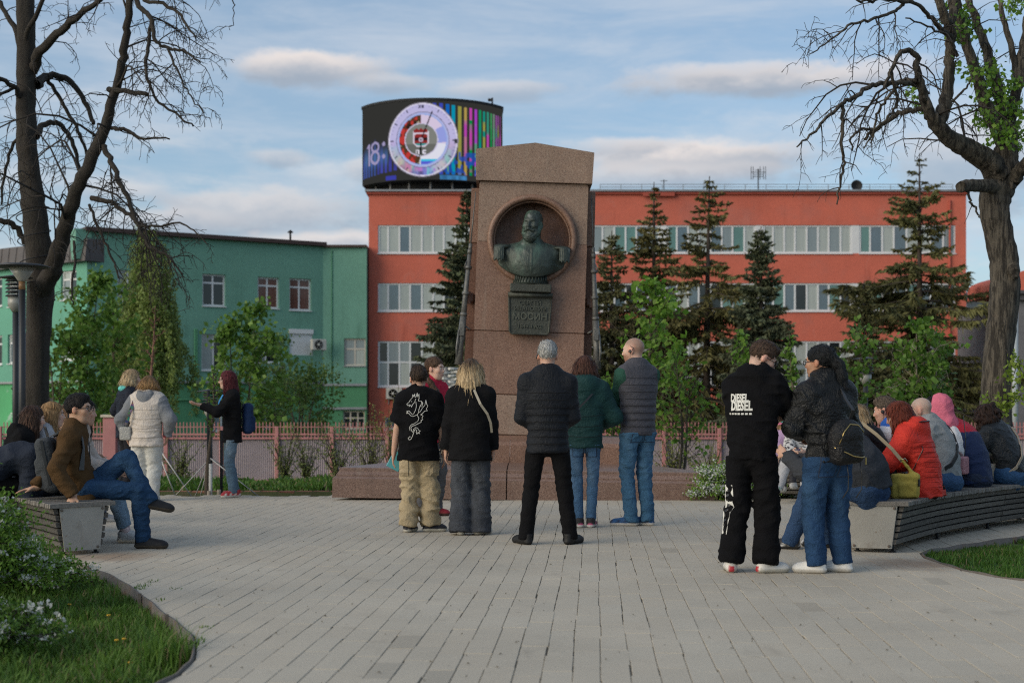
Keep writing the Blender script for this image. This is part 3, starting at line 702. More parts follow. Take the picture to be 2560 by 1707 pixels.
i, j = np.meshgrid(np.arange(nu), np.arange(nv), indexing='ij'); q = i * (nv + 1) + j
m_scr = bpy.data.materials.new('screen_picture'); m_scr.use_nodes = True; m_scr.node_tree.nodes.clear(); t = NT(m_scr.node_tree)
em = t.node('ShaderNodeEmission'); t.put(em.inputs[0], t.node('ShaderNodeAttribute', attribute_name='col').outputs['Color']); em.inputs[1].default_value = .62
t.t.links.new(em.outputs[0], t.node('ShaderNodeOutputMaterial').inputs[0])
link('display', npmesh('display', np.stack([Xs, Ys, Zs], -1).reshape(-1, 3), np.stack([q, q + nv + 1, q + nv + 2, q + 1], -1).reshape(-1, 4), m_scr, True, screen_art(zx, V2).reshape(-1, 3)), scr)
mb = MB()
def arc(r, z, n=40, ah=AH): return [Vector((r * math.sin(-ah + 2 * ah * k / n), -r * math.cos(-ah + 2 * ah * k / n), z)) for k in range(n + 1)]
mb.prism([*arc(AR - .02, SZ0 - .0), Vector((3.9, 3.0, SZ0)), Vector((-3.9, 3.0, SZ0))], (0, 0, SZ1 - SZ0))
mb.build('cabinet', m_dark, scr)
mb = MB(); mb.prism([*arc(AR + .07, SZ1 + .004), Vector((4.0, 3.0, SZ1 + .004)), Vector((-4.0, 3.0, SZ1 + .004))], (0, 0, .14)); mb.build('top_rim', m_dark, scr)
mb = MB(); mb.prism([*arc(AR - 1.1, .0, 24), Vector((2.9, 2.4, 0)), Vector((-2.9, 2.4, 0))], (0, 0, SZ0 - .01)); mb.build('base_drum', m_dark, scr)
m_grey = mat('painted_steel', (.16, .16, .16), .5, .1, 4)
for k in range(7):
    aa = -AH * .85 + k * AH * .85 / 3; mb = MB(); mb.tube([(math.sin(aa) * (AR - .55), -math.cos(aa) * (AR - .55), 0), (math.sin(aa) * (AR - .55), -math.cos(aa) * (AR - .55), SZ0 - .01)], .07, 6); mb.build('support_post', m_grey, scr)
mb = MB(); mb.tube([(3.55, -2.9, SZ1 + .14), (3.55, -2.9, SZ1 + .55)], .05, 6); mb.box((3.4, -2.9, SZ1 + .42), (.2, .1, .16)); mb.build('camera_bracket', m_dark, scr)

# ---- green building
GA = Vector((PX(742, 80), 80, 0)); GB = Vector((PX(200, 73), 73, 0)); GT = 10.15
gdir = (GA - GB); GL = gdir.length; gang = math.atan2(gdir.y, gdir.x)
grn = empty('green_building', GB, gang, 'green plastered three-storey building with old white windows, left of the red block', 'building')
def gpos(px):    # position along the slanted facade from a column of the photograph
    k = (px - 1176) / F52; return (GB.x - k * GB.y) / (k * math.sin(gang) - math.cos(gang))
def gpt(px, py): s = gpos(px); y = GB.y + s * math.sin(gang); return s, PZ(py, y)
wins = [(465, 518, 702, 631, 0), (592, 641, 707, 638, 1), (665, 715, 712, 641, 1), (463, 520, 850, 768, 2), (585, 640, 832, 774, 2), (665, 718, 815, 767, 3), (485, 535, 990, 935, 2), (600, 650, 985, 940, 2), (270, 320, 690, 622, 2), (340, 392, 695, 626, 2), (270, 320, 850, 765, 2), (345, 395, 845, 768, 2)]
holes = []
for (x0, x1, y0, y1, k) in wins: a_, za = gpt(x0, y0); b_, zb = gpt(x1, y1); holes.append((a_, za, b_, zb, k))
LEDGE = gpt(500, 876)[1]
wall_with_holes(grn, GL, LEDGE, GT, [h[:4] for h in holes if h[3] > LEDGE], m_green)
wall_with_holes(grn, GL, -1.6, LEDGE - .002, [h[:4] for h in holes if h[3] < LEDGE], m_green_l)
mb = MB(); mb.bb((0, -.16, LEDGE - .10), (GL, -.003, LEDGE + .02)); mb.build('ledge', m_gal, grn)
mb = MB(); mb.bb((-.1, -.3, GT + .002), (GL + .1, 3.0, GT + .22)); mb.build('roof_edge', m_brown, grn)
mb = MB(); mb.bb((.01, .42, -1.6), (GL - .01, 1.2, GT)); mb.build('rear_walls', m_dark, grn)
for (a_, za, b_, zb, k) in holes:
    if k == 0: pn = [PANES[3]] * 3
    elif k == 1: pn = [m_curt] * 3
    elif k == 3:
        mb = MB()
        for z in np.arange(za, zb - .02, .11): mb.bb((a_, .05, z), (b_, .09, z + .105))
        sh = mb.build('roller_shutter', m_white, grn); mb = MB(); mb.bb((a_ - .03, -.06, zb - .002), (b_ + .03, .06, zb + .25)); mb.build('shutter_box', m_white, sh); continue
    else: pn = [PANES[1], PANES[3], PANES[0], PANES[3]]
    w = window(grn, a_, za, b_, zb, [1, 1] , [1], pn, fw=.075, y=.14, sill=True) if k == 2 else window(grn, a_, za, b_, zb, [.95, 1.05], [2.0, .75], pn + pn, fw=.09, y=.14)
for s0, pyt, pyb in ((447, 755, 955), (451, 755, 955)):
    s, zt_ = gpt(s0, pyt); _, zb_ = gpt(s0, pyb); mb = MB(); mb.tube([(s, -.07, zb_), (s, -.07, zt_)], .045, 6); mb.build('pipe', m_green_l, grn)
s1, z1 = gpt(385, 918); s2, z2 = gpt(475, 918); mb = MB(); mb.tube([(s1, -.08, -1), (s1, -.08, z1), (s2, -.08, z1)], .05, 6); mb.build('pipe', m_green_l, grn)
sp_, zp_ = gpt(680, 0)[0], 0; mb = MB(); mb.tube([(sp_, .8, GT + .2), (sp_, .8, GT + .75)], .06, 8); mb.lathe((sp_, .8, GT + .75), [(.16, 0), (.16, .04), (.02, .16)], 10); mb.build('vent_pipe', m_dark, grn)
# patched plaster
aircon(PX(732, 79.9), 79.3, PZ(805, 79.9), 'small brown air conditioner box on the green wall near its corner', gang, .85, .6)
# facade piece parallel to the picture, beside the red block
g2 = empty('green_annex', (GA.x, 80, 0), label='narrow green wall joining the slanted green building to the red block', cat='building')
L2 = rx0 - GA.x - .02; hs = []
for (x0, x1, y0, y1) in ((790, 840, 840, 777), (788, 838, 985, 943)): hs.append((PX(x0, 80) - GA.x, PZ(y0, 80), PX(x1, 80) - GA.x, PZ(y1, 80)))
LG2 = PZ(882, 80)
wall_with_holes(g2, L2, LG2, GT - .05, hs[:1], m_green); wall_with_holes(g2, L2, -1.6, LG2 - .002, hs[1:], m_green_l)
mb = MB(); mb.bb((0, -.14, LG2 - .1), (L2, -.003, LG2 + .03)); mb.build('ledge', m_gal, g2)
mb = MB(); mb.bb((0, -.14, PZ(936, 80) - .1), (L2, -.003, PZ(936, 80) + .03)); mb.build('ledge', m_gal, g2)
mb = MB(); mb.bb((0, -.2, GT - .048), (L2, 3, GT + .08)); mb.build('roof_edge', m_brown, g2)
mb = MB(); mb.bb((0, .42, -1.6), (L2, 1.2, GT - .06)); mb.build('rear_walls', m_dark, g2)
window(g2, *hs[0], [1, 1], [1.6, 1], [PANES[1], PANES[0], PANES[1], PANES[1]], frame=m_wood, fw=.09, y=.12); window(g2, *hs[1], [1, 1, 1], [1.5, 1], [PANES[3]], frame=m_wood, fw=.07, y=.12)
mb = MB(); mb.tube([(.5, -.05, 2), (.5, -.05, GT - .2)], .025, 6); mb.build('cable', m_green_l, g2)
# left wing turning away
WB = Vector((PX(-60, 79.5), 79.5, 0)); WL = (GB - WB).length; wang = math.atan2(GB.y - WB.y, GB.x - WB.x)
gw = empty('green_wing', WB, wang, 'green wing with dark metal roof band at the left edge behind lamps', 'building')
def wpt(px, py):
    k = (px - 1176) / F52; s = (WB.x - k * WB.y) / (k * math.sin(wang) - math.cos(wang)); return s, PZ(py, WB.y + s * math.sin(wang))
m_green_w = mat('plaster_green_lit', (.13, .36, .26), .9, .10, .4, .3, 22, dirt=((.16, .38, .29), .7, .5, .7, .5), streak=((.09, .24, .17), .4, (.25, .46, .37)))  # the wing's brighter light from the left is put into its two greens
m_green_wl = mat('plaster_green_wing_low', (.085, .36, .155), .9, .12, .5, .3, 22, dirt=((.36, .50, .42), .9, .58, .66, .8))
hs = []
for (x0, x1, y0, y1) in ((140, 176, 690, 620), (18, 47, 705, 633), (-20, 5, 705, 637), (18, 47, 835, 767), (-20, 5, 838, 770), (137, 175, 828, 765), (28, 47, 948, 905), (92, 122, 975, 905)):
    a_, za = wpt(x0, y0); b_, zb = wpt(x1, y1); hs.append((a_, za, b_, zb))
LW = wpt(20, 878)[1]
wall_with_holes(gw, WL, LW, 8.6, [h for h in hs if h[3] > LW], m_green_w); wall_with_holes(gw, WL, -1.6, LW - .002, [h for h in hs if h[3] < LW], m_green_wl)
mb = MB(); mb.bb((0, -.14, LW - .08), (WL, -.003, LW + .03)); mb.build('ledge', m_gal, gw)
mb = MB(); mb.bb((0, .42, -1.6), (WL - .3, 1.2, 8.6)); mb.build('rear_walls', m_dark, gw)
mb = MB(); mb.prism([(0, -.35, 8.602), (0, -.2, 9.75), (0, 3, 9.8), (0, 3, 8.602)], (WL + .3, 0, 0))
for k in range(int(WL / .7)): mb.box((.35 + k * .7, -.285, 9.17), (.04, .05, 1.1), Matrix.Rotation(R(-7.5), 3, 'X').to_3x3())
mb.build('mansard', m_roof, gw)
for h in hs: window(gw, *h, [1, 1], [1.9, .8], [PANES[1], PANES[3], PANES[0], PANES[3]], fw=.09, y=.12)
mb = MB(); mb.bb((-.6, -.1, 8.7), (.2, .9, 10.25)); o = mb.build('parapet_stub', m_green, grn)

# ---- right edge: red annex with glazed strip, grey building
an = empty('red_annex', (PX(2221, 86), 86, 0), label='low red annex with tall window and glazed strip, left of the right trunk', cat='building')
AL = PX(2345, 86) - PX(2221, 86); hs = [(PX(2236, 86) - PX(2221, 86), PZ(890, 86), PX(2264, 86) - PX(2221, 86), PZ(783, 86))]
wall_with_holes(an, AL, -1.6, PZ(728, 86), hs, m_red)
window(an, *hs[0], [1], [1.2, 1], [PANES[3], PANES[0]], fw=.12, y=.08)
mb = MB(); mb.bb((.05, .25, PZ(728, 86)), (AL, .3, PZ(691, 86))); mb.build('glazed_strip', PANES[1], an)
for k in range(3): mb = MB(); mb.bb((k * AL / 3, .15, PZ(728, 86)), (k * AL / 3 + .09, .25, PZ(691, 86))); mb.build('mullion', m_white, an)
mb = MB(); mb.prism([(-.1, -.25, PZ(691, 86)), (-.1, -.25, PZ(686, 86)), (-.1, 5, PZ(655, 86)), (-.1, 5, PZ(691, 86))], (AL + .2, 0, 0)); mb.build('roof', m_roof, an)
mb = MB(); mb.bb((0, .42, -1.6), (AL, 5, PZ(729, 86))); mb.build('rear_walls', m_red, an)
for k in range(3): mb = MB(); mb.tube([(2.75 + k * .14, .4, PZ(686, 86)), (2.75 + k * .14, .4, PZ(648, 86))], .03, 5); mb.build('roof_pole', m_brown, an)
m_greywall = mat('grey_stucco', (.17, .165, .175), .9, .18, .6, .3, 20, dirt=((.10, .09, .09), .9, .5, .7, .5))
gb = empty('grey_building', (PX(2336, 60), 60, 0), label='grey stucco building with dark cornice at the right edge behind the trunk', cat='building')
hs = [(.45, PZ(890, 60), 1.4, PZ(795, 60))]
wall_with_holes(gb, 8, -1.6, PZ(690, 60), hs, m_greywall)
window(gb, *hs[0], [1, 1], [2, 1], [PANES[3], PANES[1]], frame=m_wood, fw=.08, y=.12)
mb = MB(); mb.bb((-.15, -.25, PZ(690, 60) + .002), (8, .5, PZ(676, 60))); mb.bb((-.28, -.4, PZ(676, 60) + .002), (8, .5, PZ(668, 60))); mb.build('cornice', mat('dark_cornice', (.075, .07, .075), .8, .2, 3), gb)
mb = MB(); mb.bb((0, .42, -1.6), (8, 8, PZ(691, 60))); mb.build('rear_walls', m_greywall, gb)
mb = MB(); pts = [(-.1 + .0, .2, PZ(668, 60))] + [(4 * (1 - math.cos(t_)) - .1, .2, PZ(640, 60) + .75 * math.sin(t_)) for t_ in np.linspace(0, math.pi / 2, 10)] + [(8, .2, PZ(640, 60) + .75), (8, .2, PZ(668, 60))]
mb.prism(pts, (0, 6, 0)); mb.build('arched_gable', m_red, gb)
m_pipe = mat('white_pipe', (.40, .44, .46), .5, .1, 3)
for px, rr, mm in ((2312, .17, m_pipe), (2322, .07, mat('yellow_pipe', (.36, .25, .10), .6, .1, 4)), (2330, .15, m_pipe)):
    mb = MB(); mb.tube([(PX(px, 58), 58, -1.5), (PX(px, 58), 58, PZ(705, 58))], rr, 10); tag(mb.build('heating_pipe', mm), {2312: 'thick pale heating pipe rising just right of the big trunk', 2322: 'thin yellow gas pipe between two pale pipes right of trunk', 2330: 'pale upright pipe against the corner of the grey building'}[px], 'pipe')
# ================================================================== SIGNED DISTANCE MODELLING (bodies, clothes, bust)
def V3(*a): return np.array(a[0] if len(a) == 1 else a, np.float32)
def unit(v):
    v = np.asarray(v, np.float32); n = np.linalg.norm(v); return v / n if n > 1e-9 else v
class Field:
    """scalar field on a grid; shapes are blended in and the zero surface is meshed with surface nets"""
    def __init__(s, lo, hi, h):
        s.h = h; s.lo = np.array(lo, np.float32) - 3 * h; n = np.ceil((np.array(hi, np.float32) - s.lo) / h).astype(int) + 4
        s.n = n; s.ax = [s.lo[i] + h * np.arange(n[i], dtype=np.float32) for i in range(3)]; s.f = np.full(n, 0.25, np.float32)
    def win(s, lo, hi):
        sl = []
        for i in range(3):
            a = int(np.clip(np.floor((lo[i] - s.lo[i]) / s.h), 0, s.n[i] - 1)); b = int(np.clip(np.ceil((hi[i] - s.lo[i]) / s.h) + 1, a + 1, s.n[i])); sl.append(slice(a, b))
        return tuple(sl), s.ax[0][sl[0]][:, None, None], s.ax[1][sl[1]][None, :, None], s.ax[2][sl[2]][None, None, :]
    def comb(s, sl, d, k, op):
        f = s.f[sl]
        if op == 'sub':
            d = -d
            if k > 0: hh = np.maximum(k - np.abs(f - d), 0) / k; s.f[sl] = np.maximum(f, d) + hh * hh * k * .25
            else: s.f[sl] = np.maximum(f, d)
        else:
            if k > 0: hh = np.maximum(k - np.abs(f - d), 0) / k; s.f[sl] = np.minimum(f, d) - hh * hh * k * .25
            else: s.f[sl] = np.minimum(f, d)
    def cap(s, a, b, ra, rb, k=.02, side=None, su=1.0, sv=1.0, cut0=False, cut1=False, quilt=None, op='add', rip=None, mid=None):
        """tapered capsule from a to b; side gives the lateral axis that is scaled by su, the other lateral axis by sv"""
        a = V3(a); b = V3(b); d = b - a; L = float(np.linalg.norm(d)); d = d / max(L, 1e-6)
        rm = max(ra, rb, mid or 0) * max(su, sv, 1) + k + .03
        lo = np.minimum(a, b) - rm; hi = np.maximum(a, b) + rm
        sl, x, y, z = s.win(lo, hi)
        qx, qy, qz = x - a[0], y - a[1], z - a[2]
        tt = qx * d[0] + qy * d[1] + qz * d[2]; t = np.clip(tt / max(L, 1e-6), 0, 1)
        w = tt - t * L
        r = ra + (rb - ra) * t
        if mid: r = r + (mid - (ra + rb) / 2) * 4 * t * (1 - t)
        if side is not None:
            u = V3(side); u = unit(u - d * float(u @ d)); v = np.cross(d, u)
            xu = (qx * u[0] + qy * u[1] + qz * u[2]) / su; xv = (qx * v[0] + qy * v[1] + qz * v[2]) / sv
            lat = np.sqrt(xu * xu + xv * xv + w * w)
        else: lat = np.sqrt(np.maximum(qx * qx + qy * qy + qz * qz - tt * tt, 0) + w * w)
        if quilt: r = r + quilt[0] * (np.sqrt(np.abs(np.sin(np.pi * (tt + (quilt[2] if len(quilt) > 2 else 0)) / quilt[1]))) - .7)
        if rip: r = r + rip[0] * np.sin(tt * 2 * np.pi / rip[1] + (qx * 3.1 + qy * 2.3) * rip[2])
        dist = (lat - r) * (min(su, sv) * .6 + .4 * (su + sv) / 2 if side is not None else 1.0)
        if cut0: dist = np.maximum(dist, -tt)
        if cut1: dist = np.maximum(dist, tt - L)
        s.comb(sl, dist.astype(np.float32), k, op); return s
    def ell(s, c, rad, k=.02, M=None, op='add'):
        """ellipsoid; M rows = its axes"""
        c = V3(c); rad = V3(rad); rm = float(rad.max()) + k + .02
        sl, x, y, z = s.win(c - rm, c + rm); q = (x - c[0], y - c[1], z - c[2])
        if M is not None: q = tuple(q[0] * M[i][0] + q[1] * M[i][1] + q[2] * M[i][2] for i in range(3))
        k0 = np.sqrt((q[0] / rad[0]) ** 2 + (q[1] / rad[1]) ** 2 + (q[2] / rad[2]) ** 2)
        k1 = np.sqrt((q[0] / rad[0] ** 2) ** 2 + (q[1] / rad[1] ** 2) ** 2 + (q[2] / rad[2] ** 2) ** 2) + 1e-6
        s.comb(sl, (k0 * (k0 - 1) / k1).astype(np.float32), k, op); return s
    def box(s, c, half, rnd=.01, k=.01, M=None, op='add'):
        c = V3(c); half = V3(half); rm = float(np.linalg.norm(half)) + k + .02
        sl, x, y, z = s.win(c - rm, c + rm); q = (x - c[0], y - c[1], z - c[2])
        if M is not None: q = tuple(q[0] * M[i][0] + q[1] * M[i][1] + q[2] * M[i][2] for i in range(3))
        q = [np.abs(q[i]) - half[i] + rnd for i in range(3)]
        d = np.sqrt(np.maximum(q[0], 0) ** 2 + np.maximum(q[1], 0) ** 2 + np.maximum(q[2], 0) ** 2) + np.minimum(np.maximum(np.maximum(q[0], q[1]), q[2]), 0) - rnd
        s.comb(sl, d.astype(np.float32), k, op); return s
    def plane(s, p, n):
        """remove what lies on the side n points to"""
        n = unit(n); p = V3(p); d = (s.ax[0][:, None, None] - p[0]) * n[0] + (s.ax[1][None, :, None] - p[1]) * n[1] + (s.ax[2][None, None, :] - p[2]) * n[2]
        s.f = np.maximum(s.f, d.astype(np.float32)); return s
    def disp(s, fn, band=3.0):
        """push the surface by fn(points) (positive = outwards) near the zero level"""
        i = np.nonzero(np.abs(s.f) < band * s.h); P = np.stack([s.ax[j][i[j]] for j in range(3)], 1)
        s.f[i] -= fn(P).astype(np.float32); return s
    def verts_faces(s):
        f = s.f; ins = f < 0
        c = np.zeros(np.array(f.shape) - 1, np.int8)
        for dx in (0, 1):
            for dy in (0, 1):
                for dz in (0, 1): c += ins[dx:f.shape[0] - 1 + dx, dy:f.shape[1] - 1 + dy, dz:f.shape[2] - 1 + dz]
        act = (c > 0) & (c < 8); I = np.argwhere(act); idx = -np.ones(c.shape, np.int64); idx[tuple(I.T)] = np.arange(len(I))
        acc = np.zeros((len(I), 3), np.float32); cnt = np.zeros(len(I), np.float32)
        cor = [(a, b, cc) for a in (0, 1) for b in (0, 1) for cc in (0, 1)]
        vals = {o: f[I[:, 0] + o[0], I[:, 1] + o[1], I[:, 2] + o[2]] for o in cor}
        for o in cor:
            for ax in range(3):
                if o[ax] == 0:
                    o2 = list(o); o2[ax] = 1; o2 = tuple(o2); a, b = vals[o], vals[o2]; m = (a < 0) != (b < 0)
                    t = np.where(m, a / np.where(m, a - b, 1), 0); p = np.tile(np.array(o, np.float32), (len(I), 1)); p[:, ax] = t
                    acc[m] += p[m]; cnt[m] += 1
        Vt = s.lo + s.h * (I + acc / cnt[:, None])
        Fs = []
        for ax in range(3):
            b, cc = (ax + 1) % 3, (ax + 2) % 3
            sa = [slice(None)] * 3; sb = [slice(None)] * 3; sa[ax] = slice(0, -1); sb[ax] = slice(1, None)
            A, B = ins[tuple(sa)], ins[tuple(sb)]; E = np.argwhere(A != B)
            E = E[(E[:, b] > 0) & (E[:, cc] > 0) & (E[:, b] < f.shape[b] - 1) & (E[:, cc] < f.shape[cc] - 1)]
            fl = A[tuple(E.T)]
            q = []
            for (ob, oc) in ((1, 1), (0, 1), (0, 0), (1, 0)):
                e = E.copy(); e[:, b] -= ob; e[:, cc] -= oc; q.append(idx[tuple(e.T)])
            q = np.stack(q, 1); q[~fl] = q[~fl][:, ::-1]; Fs.append(q)
        return Vt, np.concatenate(Fs)
    def build(s, name, mats, parent=None, col=None, relax=1, dec=None):
        Vt, Fq = s.verts_faces()
        for _ in range(relax):                                   # one pass of smoothing removes grid terraces
            acc = np.zeros_like(Vt); cnt = np.zeros(len(Vt), np.float32)
            for k in range(4):
                a, b = Fq[:, k], Fq[:, (k + 1) % 4]; np.add.at(acc, a, Vt[b]); np.add.at(cnt, a, 1)
                np.add.at(acc, b, Vt[a]); np.add.at(cnt, b, 1)
            Vt = Vt * .5 + .5 * acc / np.maximum(cnt, 1)[:, None]
        c = None if col is None else (col(Vt) if callable(col) else np.tile(np.array(col, np.float32), (len(Vt), 1)))
        o = link(name, npmesh(name, Vt, Fq, mats, True, c), parent)
        if dec: DECIM.append((o, dec))
        return o
DECIM = []
def n3(P, *_):
    i = np.floor(P); f = P - i; f = f * f * (3 - 2 * f); out = 0
    for dx in (0, 1):
        for dy in (0, 1):
            for dz in (0, 1):
                h = np.modf(np.abs(np.sin((i[:, 0] + dx) * 12.99 + (i[:, 1] + dy) * 78.23 + (i[:, 2] + dz) * 37.72) * 43758.55))[0]
                out = out + h * (f[:, 0] if dx else 1 - f[:, 0]) * (f[:, 1] if dy else 1 - f[:, 1]) * (f[:, 2] if dz else 1 - f[:, 2])
    return out
TURN = np.array(Euler((.5, .6, .4)).to_matrix())
def wr(P, a=1.0, seed=0.0, fx=1.0):
    """cloth wrinkles: warped sine folds"""
    q = P * fx + .035 * np.sin(P[:, [1, 2, 0]] * 11 + seed)
    r1 = 1 - np.abs(2 * n3(q * np.array([6.5, 6.5, 15]) + seed) - 1); r2 = 1 - np.abs(2 * n3(q @ TURN * np.array([9, 9, 20]) + seed * 1.7 + 9) - 1); r3 = n3(q * 5 + seed + 31)
    return a * (1.25 * (r1 ** 2 - .38) + .85 * (r2 ** 2 - .38) * (r3 * 1.6) + .8 * (r3 - .5))
def head_field(f, o, r, u, fw, s, male=True, jaw=1.0, ears=True, nose=1.0, beard=0.0):
    """adds a head to field f: origin o between the ears, right r, up u, forward fw, scale s"""
    o, r, u, fw = V3(o), V3(r), V3(u), V3(fw); M = (r, fw, u)
    P = lambda x, y, z: o + (r * x + fw * y + u * z) * s
    f.ell(P(0, -.012, .038), (.077 * s, .097 * s, .088 * s), .03 * s, M)
    f.ell(P(0, .028, -.022), (.064 * s, .070 * s, .088 * s), .03 * s, M)
    f.cap(P(-.028 * jaw, .045, -.088), P(.028 * jaw, .045, -.088), .026 * s, .026 * s, .04 * s)
    f.cap(P(0, .066, -.098), P(0, .074, -.092), .017 * s, .017 * s, .025 * s)
    f.cap(P(-.034, .079, .030), P(.034, .079, .030), .013 * s, .013 * s, .02 * s)
    for sx in (-1, 1): f.ell(P(sx * .033, .100, .008), (.017 * s, .012 * s, .012 * s), .014 * s, M, 'sub')
    f.cap(P(0, .094, .012), P(0, .110 * (.96 + .04 * nose), -.022), .008 * s, .0125 * s, .012 * s)
    for sx in (-1, 1): f.ell(P(sx * .012, .100, -.028), (.009 * s, .010 * s, .008 * s), .006 * s, M)
    f.cap(P(-.019, .090, -.052), P(.019, .090, -.052), .0085 * s, .0085 * s, .008 * s); f.cap(P(-.016, .090, -.063), P(.016, .090, -.063), .009 * s, .009 * s, .008 * s)
    for sx in (-1, 1): f.ell(P(sx * .042, .070, -.018), (.022 * s, .022 * s, .022 * s), .025 * s, M)
    if ears:
        for sx in (-1, 1): f.ell(P(sx * .080, -.006, -.004), (.011 * s, .021 * s, .032 * s), .008 * s, M); f.ell(P(sx * .090, .002, -.002), (.006 * s, .010 * s, .018 * s), .006 * s, M, 'sub')
    return P

# ================================================================== MONUMENT
MD = 19.6
mon = empty('monument', (PX(1203, MD), MD, 0), 0, 'tall reddish granite monument with bronze bust in a round niche on stepped base', 'monument')
def granite(name, base, speck, polish=.35, stain=None):
    m = bpy.data.materials.new(name); m.use_nodes = True; m.node_tree.nodes.clear(); t = NT(m.node_tree)
    p = t.node('ShaderNodeBsdfPrincipled'); o = t.node('ShaderNodeOutputMaterial'); t.t.links.new(p.outputs[0], o.inputs[0])
    co = t.node('ShaderNodeTexCoord').outputs['Object']
    vor = t.node('ShaderNodeTexVoronoi'); t.put(vor.inputs['Vector'], co); vor.inputs['Scale'].default_value = 150
    rnd = t.sep(vor.outputs['Color'])[0]
    c = t.mix(t.ramp(rnd, .70, .86), base, speck); c = t.mix(t.ramp(rnd, .16, .10), c, tuple(b * .45 for b in base))
    k = t.ramp(t.noise(co, 1.3, 5, .62), .28, .72, .80, 1.18, False); c = t.mix(1.0, c, t.comb(k, k, k), 'MULTIPLY')
    st = t.noise(t.vmul(co, (5.5, 5.5, .5)), 1.0, 5, .6); c = t.mix(t.mul(t.ramp(st, .53, .76), .40), c, stain or (.075, .05, .038))
    st = t.noise(t.vadd(t.vmul(co, (7, 7, .35)), (3, 3, 3)), 1.0, 4, .6); c = t.mix(t.mul(t.ramp(st, .58, .78), .30), c, (.30, .25, .20))
    t.put(p.inputs['Base Color'], c); t.put(p.inputs['Roughness'], t.ramp(t.noise(co, 6, 4, .6), .3, .7, polish, polish + .25, False))
    b = t.node('ShaderNodeBump'); b.inputs['Strength'].default_value = .25; b.inputs['Distance'].default_value = .006
    t.put(b.inputs['Height'], t.noise(co, 120, 3, .6)); t.t.links.new(b.outputs[0], p.inputs['Normal'])
    return m
m_gran = granite('granite_red', (.205, .112, .075), (.29, .185, .135), .38, (.085, .05, .033))
m_gran_p = granite('granite_pale', (.25, .165, .12), (.34, .25, .19), .5)
m_gran_d = granite('granite_brown', (.135, .062, .038), (.20, .105, .07), .42)
m_gran_b = granite('granite_base', (.185, .115, .088), (.27, .185, .145), .26)
TILT = R(1.9)
def mpart(o, tilt=TILT): o.rotation_euler = (0, tilt, 0); return o
def taper_block(mb, x0, x1, y0, y1, z0, z1, t=0.0, ty=None, bev=.012):
    """block whose top is narrower by t each side, with a small chamfer at top and bottom"""
    ty = t if ty is None else ty; k = bev
    def ring(z, e): f = (z - z0) / (z1 - z0); return [(x0 + t * f + e, y0 + ty * f + e, z), (x1 - t * f - e, y0 + ty * f + e, z), (x1 - t * f - e, y1 - ty * f - e, z), (x0 + t * f + e, y1 - ty * f - e, z)]
    vs = ring(z0, k) + ring(z0 + k, 0) + ring(z1 - k, 0) + ring(z1, k)
    mb._add(vs, [(3, 2, 1, 0), (12, 13, 14, 15)] + [(l * 4 + i, l * 4 + (i + 1) % 4, l * 4 + 4 + (i + 1) % 4, l * 4 + 4 + i) for l in range(3) for i in range(4)])
# base: wide trapezoid slab in three pieces with a moulded edge
yb = 17.85 - MD
def base_piece(xa, xb, name='base_block'):
    """piece of the bottom step between two cuts (fractions -1..1 of the width)"""
    prof = [(0, .0), (.0, .24), (.03, .262), (.055, .27), (.055, .285), (.085, .315), (.10, .33), (.10, .365), (.115, .375), (1.75, .455)]   # inset, height
    V, Fc = [], []
    back = 3.55
    for ins, z in prof:
        for q in (xa, xb):
            f = (ins) / back; hw = 2.42 - ins * (.70 if abs(q) > .99 else 0) * 1 - (0.0 if abs(q) > .99 else ins * .18)
            V.append((q * hw, yb + ins, z))
    for q in (xa, xb): V.append((q * (2.42 - back * .25), yb + back, .455))
    for q in (xa, xb): V.append((q * (2.42 - back * .25), yb + back, 0))
    n = len(V) // 2
    for i in range(n - 1): Fc.append((2 * i, 2 * i + 1, 2 * i + 3, 2 * i + 2))
    Fc.append(tuple(2 * i for i in range(n))[::-1]); Fc.append(tuple(2 * i + 1 for i in range(n)))
    mb = MB(); mb._add(V, Fc); return mb.build(name, m_gran_b, mon)
for a_, b_ in ((-1, -.5045), (-.4985, -.0995), (-.0935, .5345), (.5405, 1)): mpart(base_piece(a_, b_), R(.85))
mb = MB(); mb.bb((-1.95, yb + .14, .05), (1.95, yb + 3.0, .30)); mpart(mb.build('core', m_gran_d, mon), R(.85))
# second step
for a_, b_ in ((-1.38, -.205), (-.199, 1.38)):
    mb = MB(); mb.prism([(a_, -.62, .40), (a_, -.62, .655), (a_, -.58, .70), (a_, -.30, .735), (a_, -.12, .775), (a_, .9, .775), (a_, .9, .40)], (b_ - a_, 0, 0)); mpart(mb.build('step_block', m_gran, mon), R(1.2))
# shaft
mb = MB(); taper_block(mb, -.83, .83, -.06, 1.15, .778, 1.325, .02); mpart(mb.build('shaft_block', m_gran_p, mon))
mb = MB(); taper_block(mb, -.765, .765, 0, 1.0, 1.331, 2.205, .006); mpart(mb.build('shaft_block', m_gran, mon))
mb = MB(); taper_block(mb, -.90, .90, .26, 1.16, 1.331, 2.205, .02, 0); mpart(mb.build('wing_block', m_gran_d, mon))
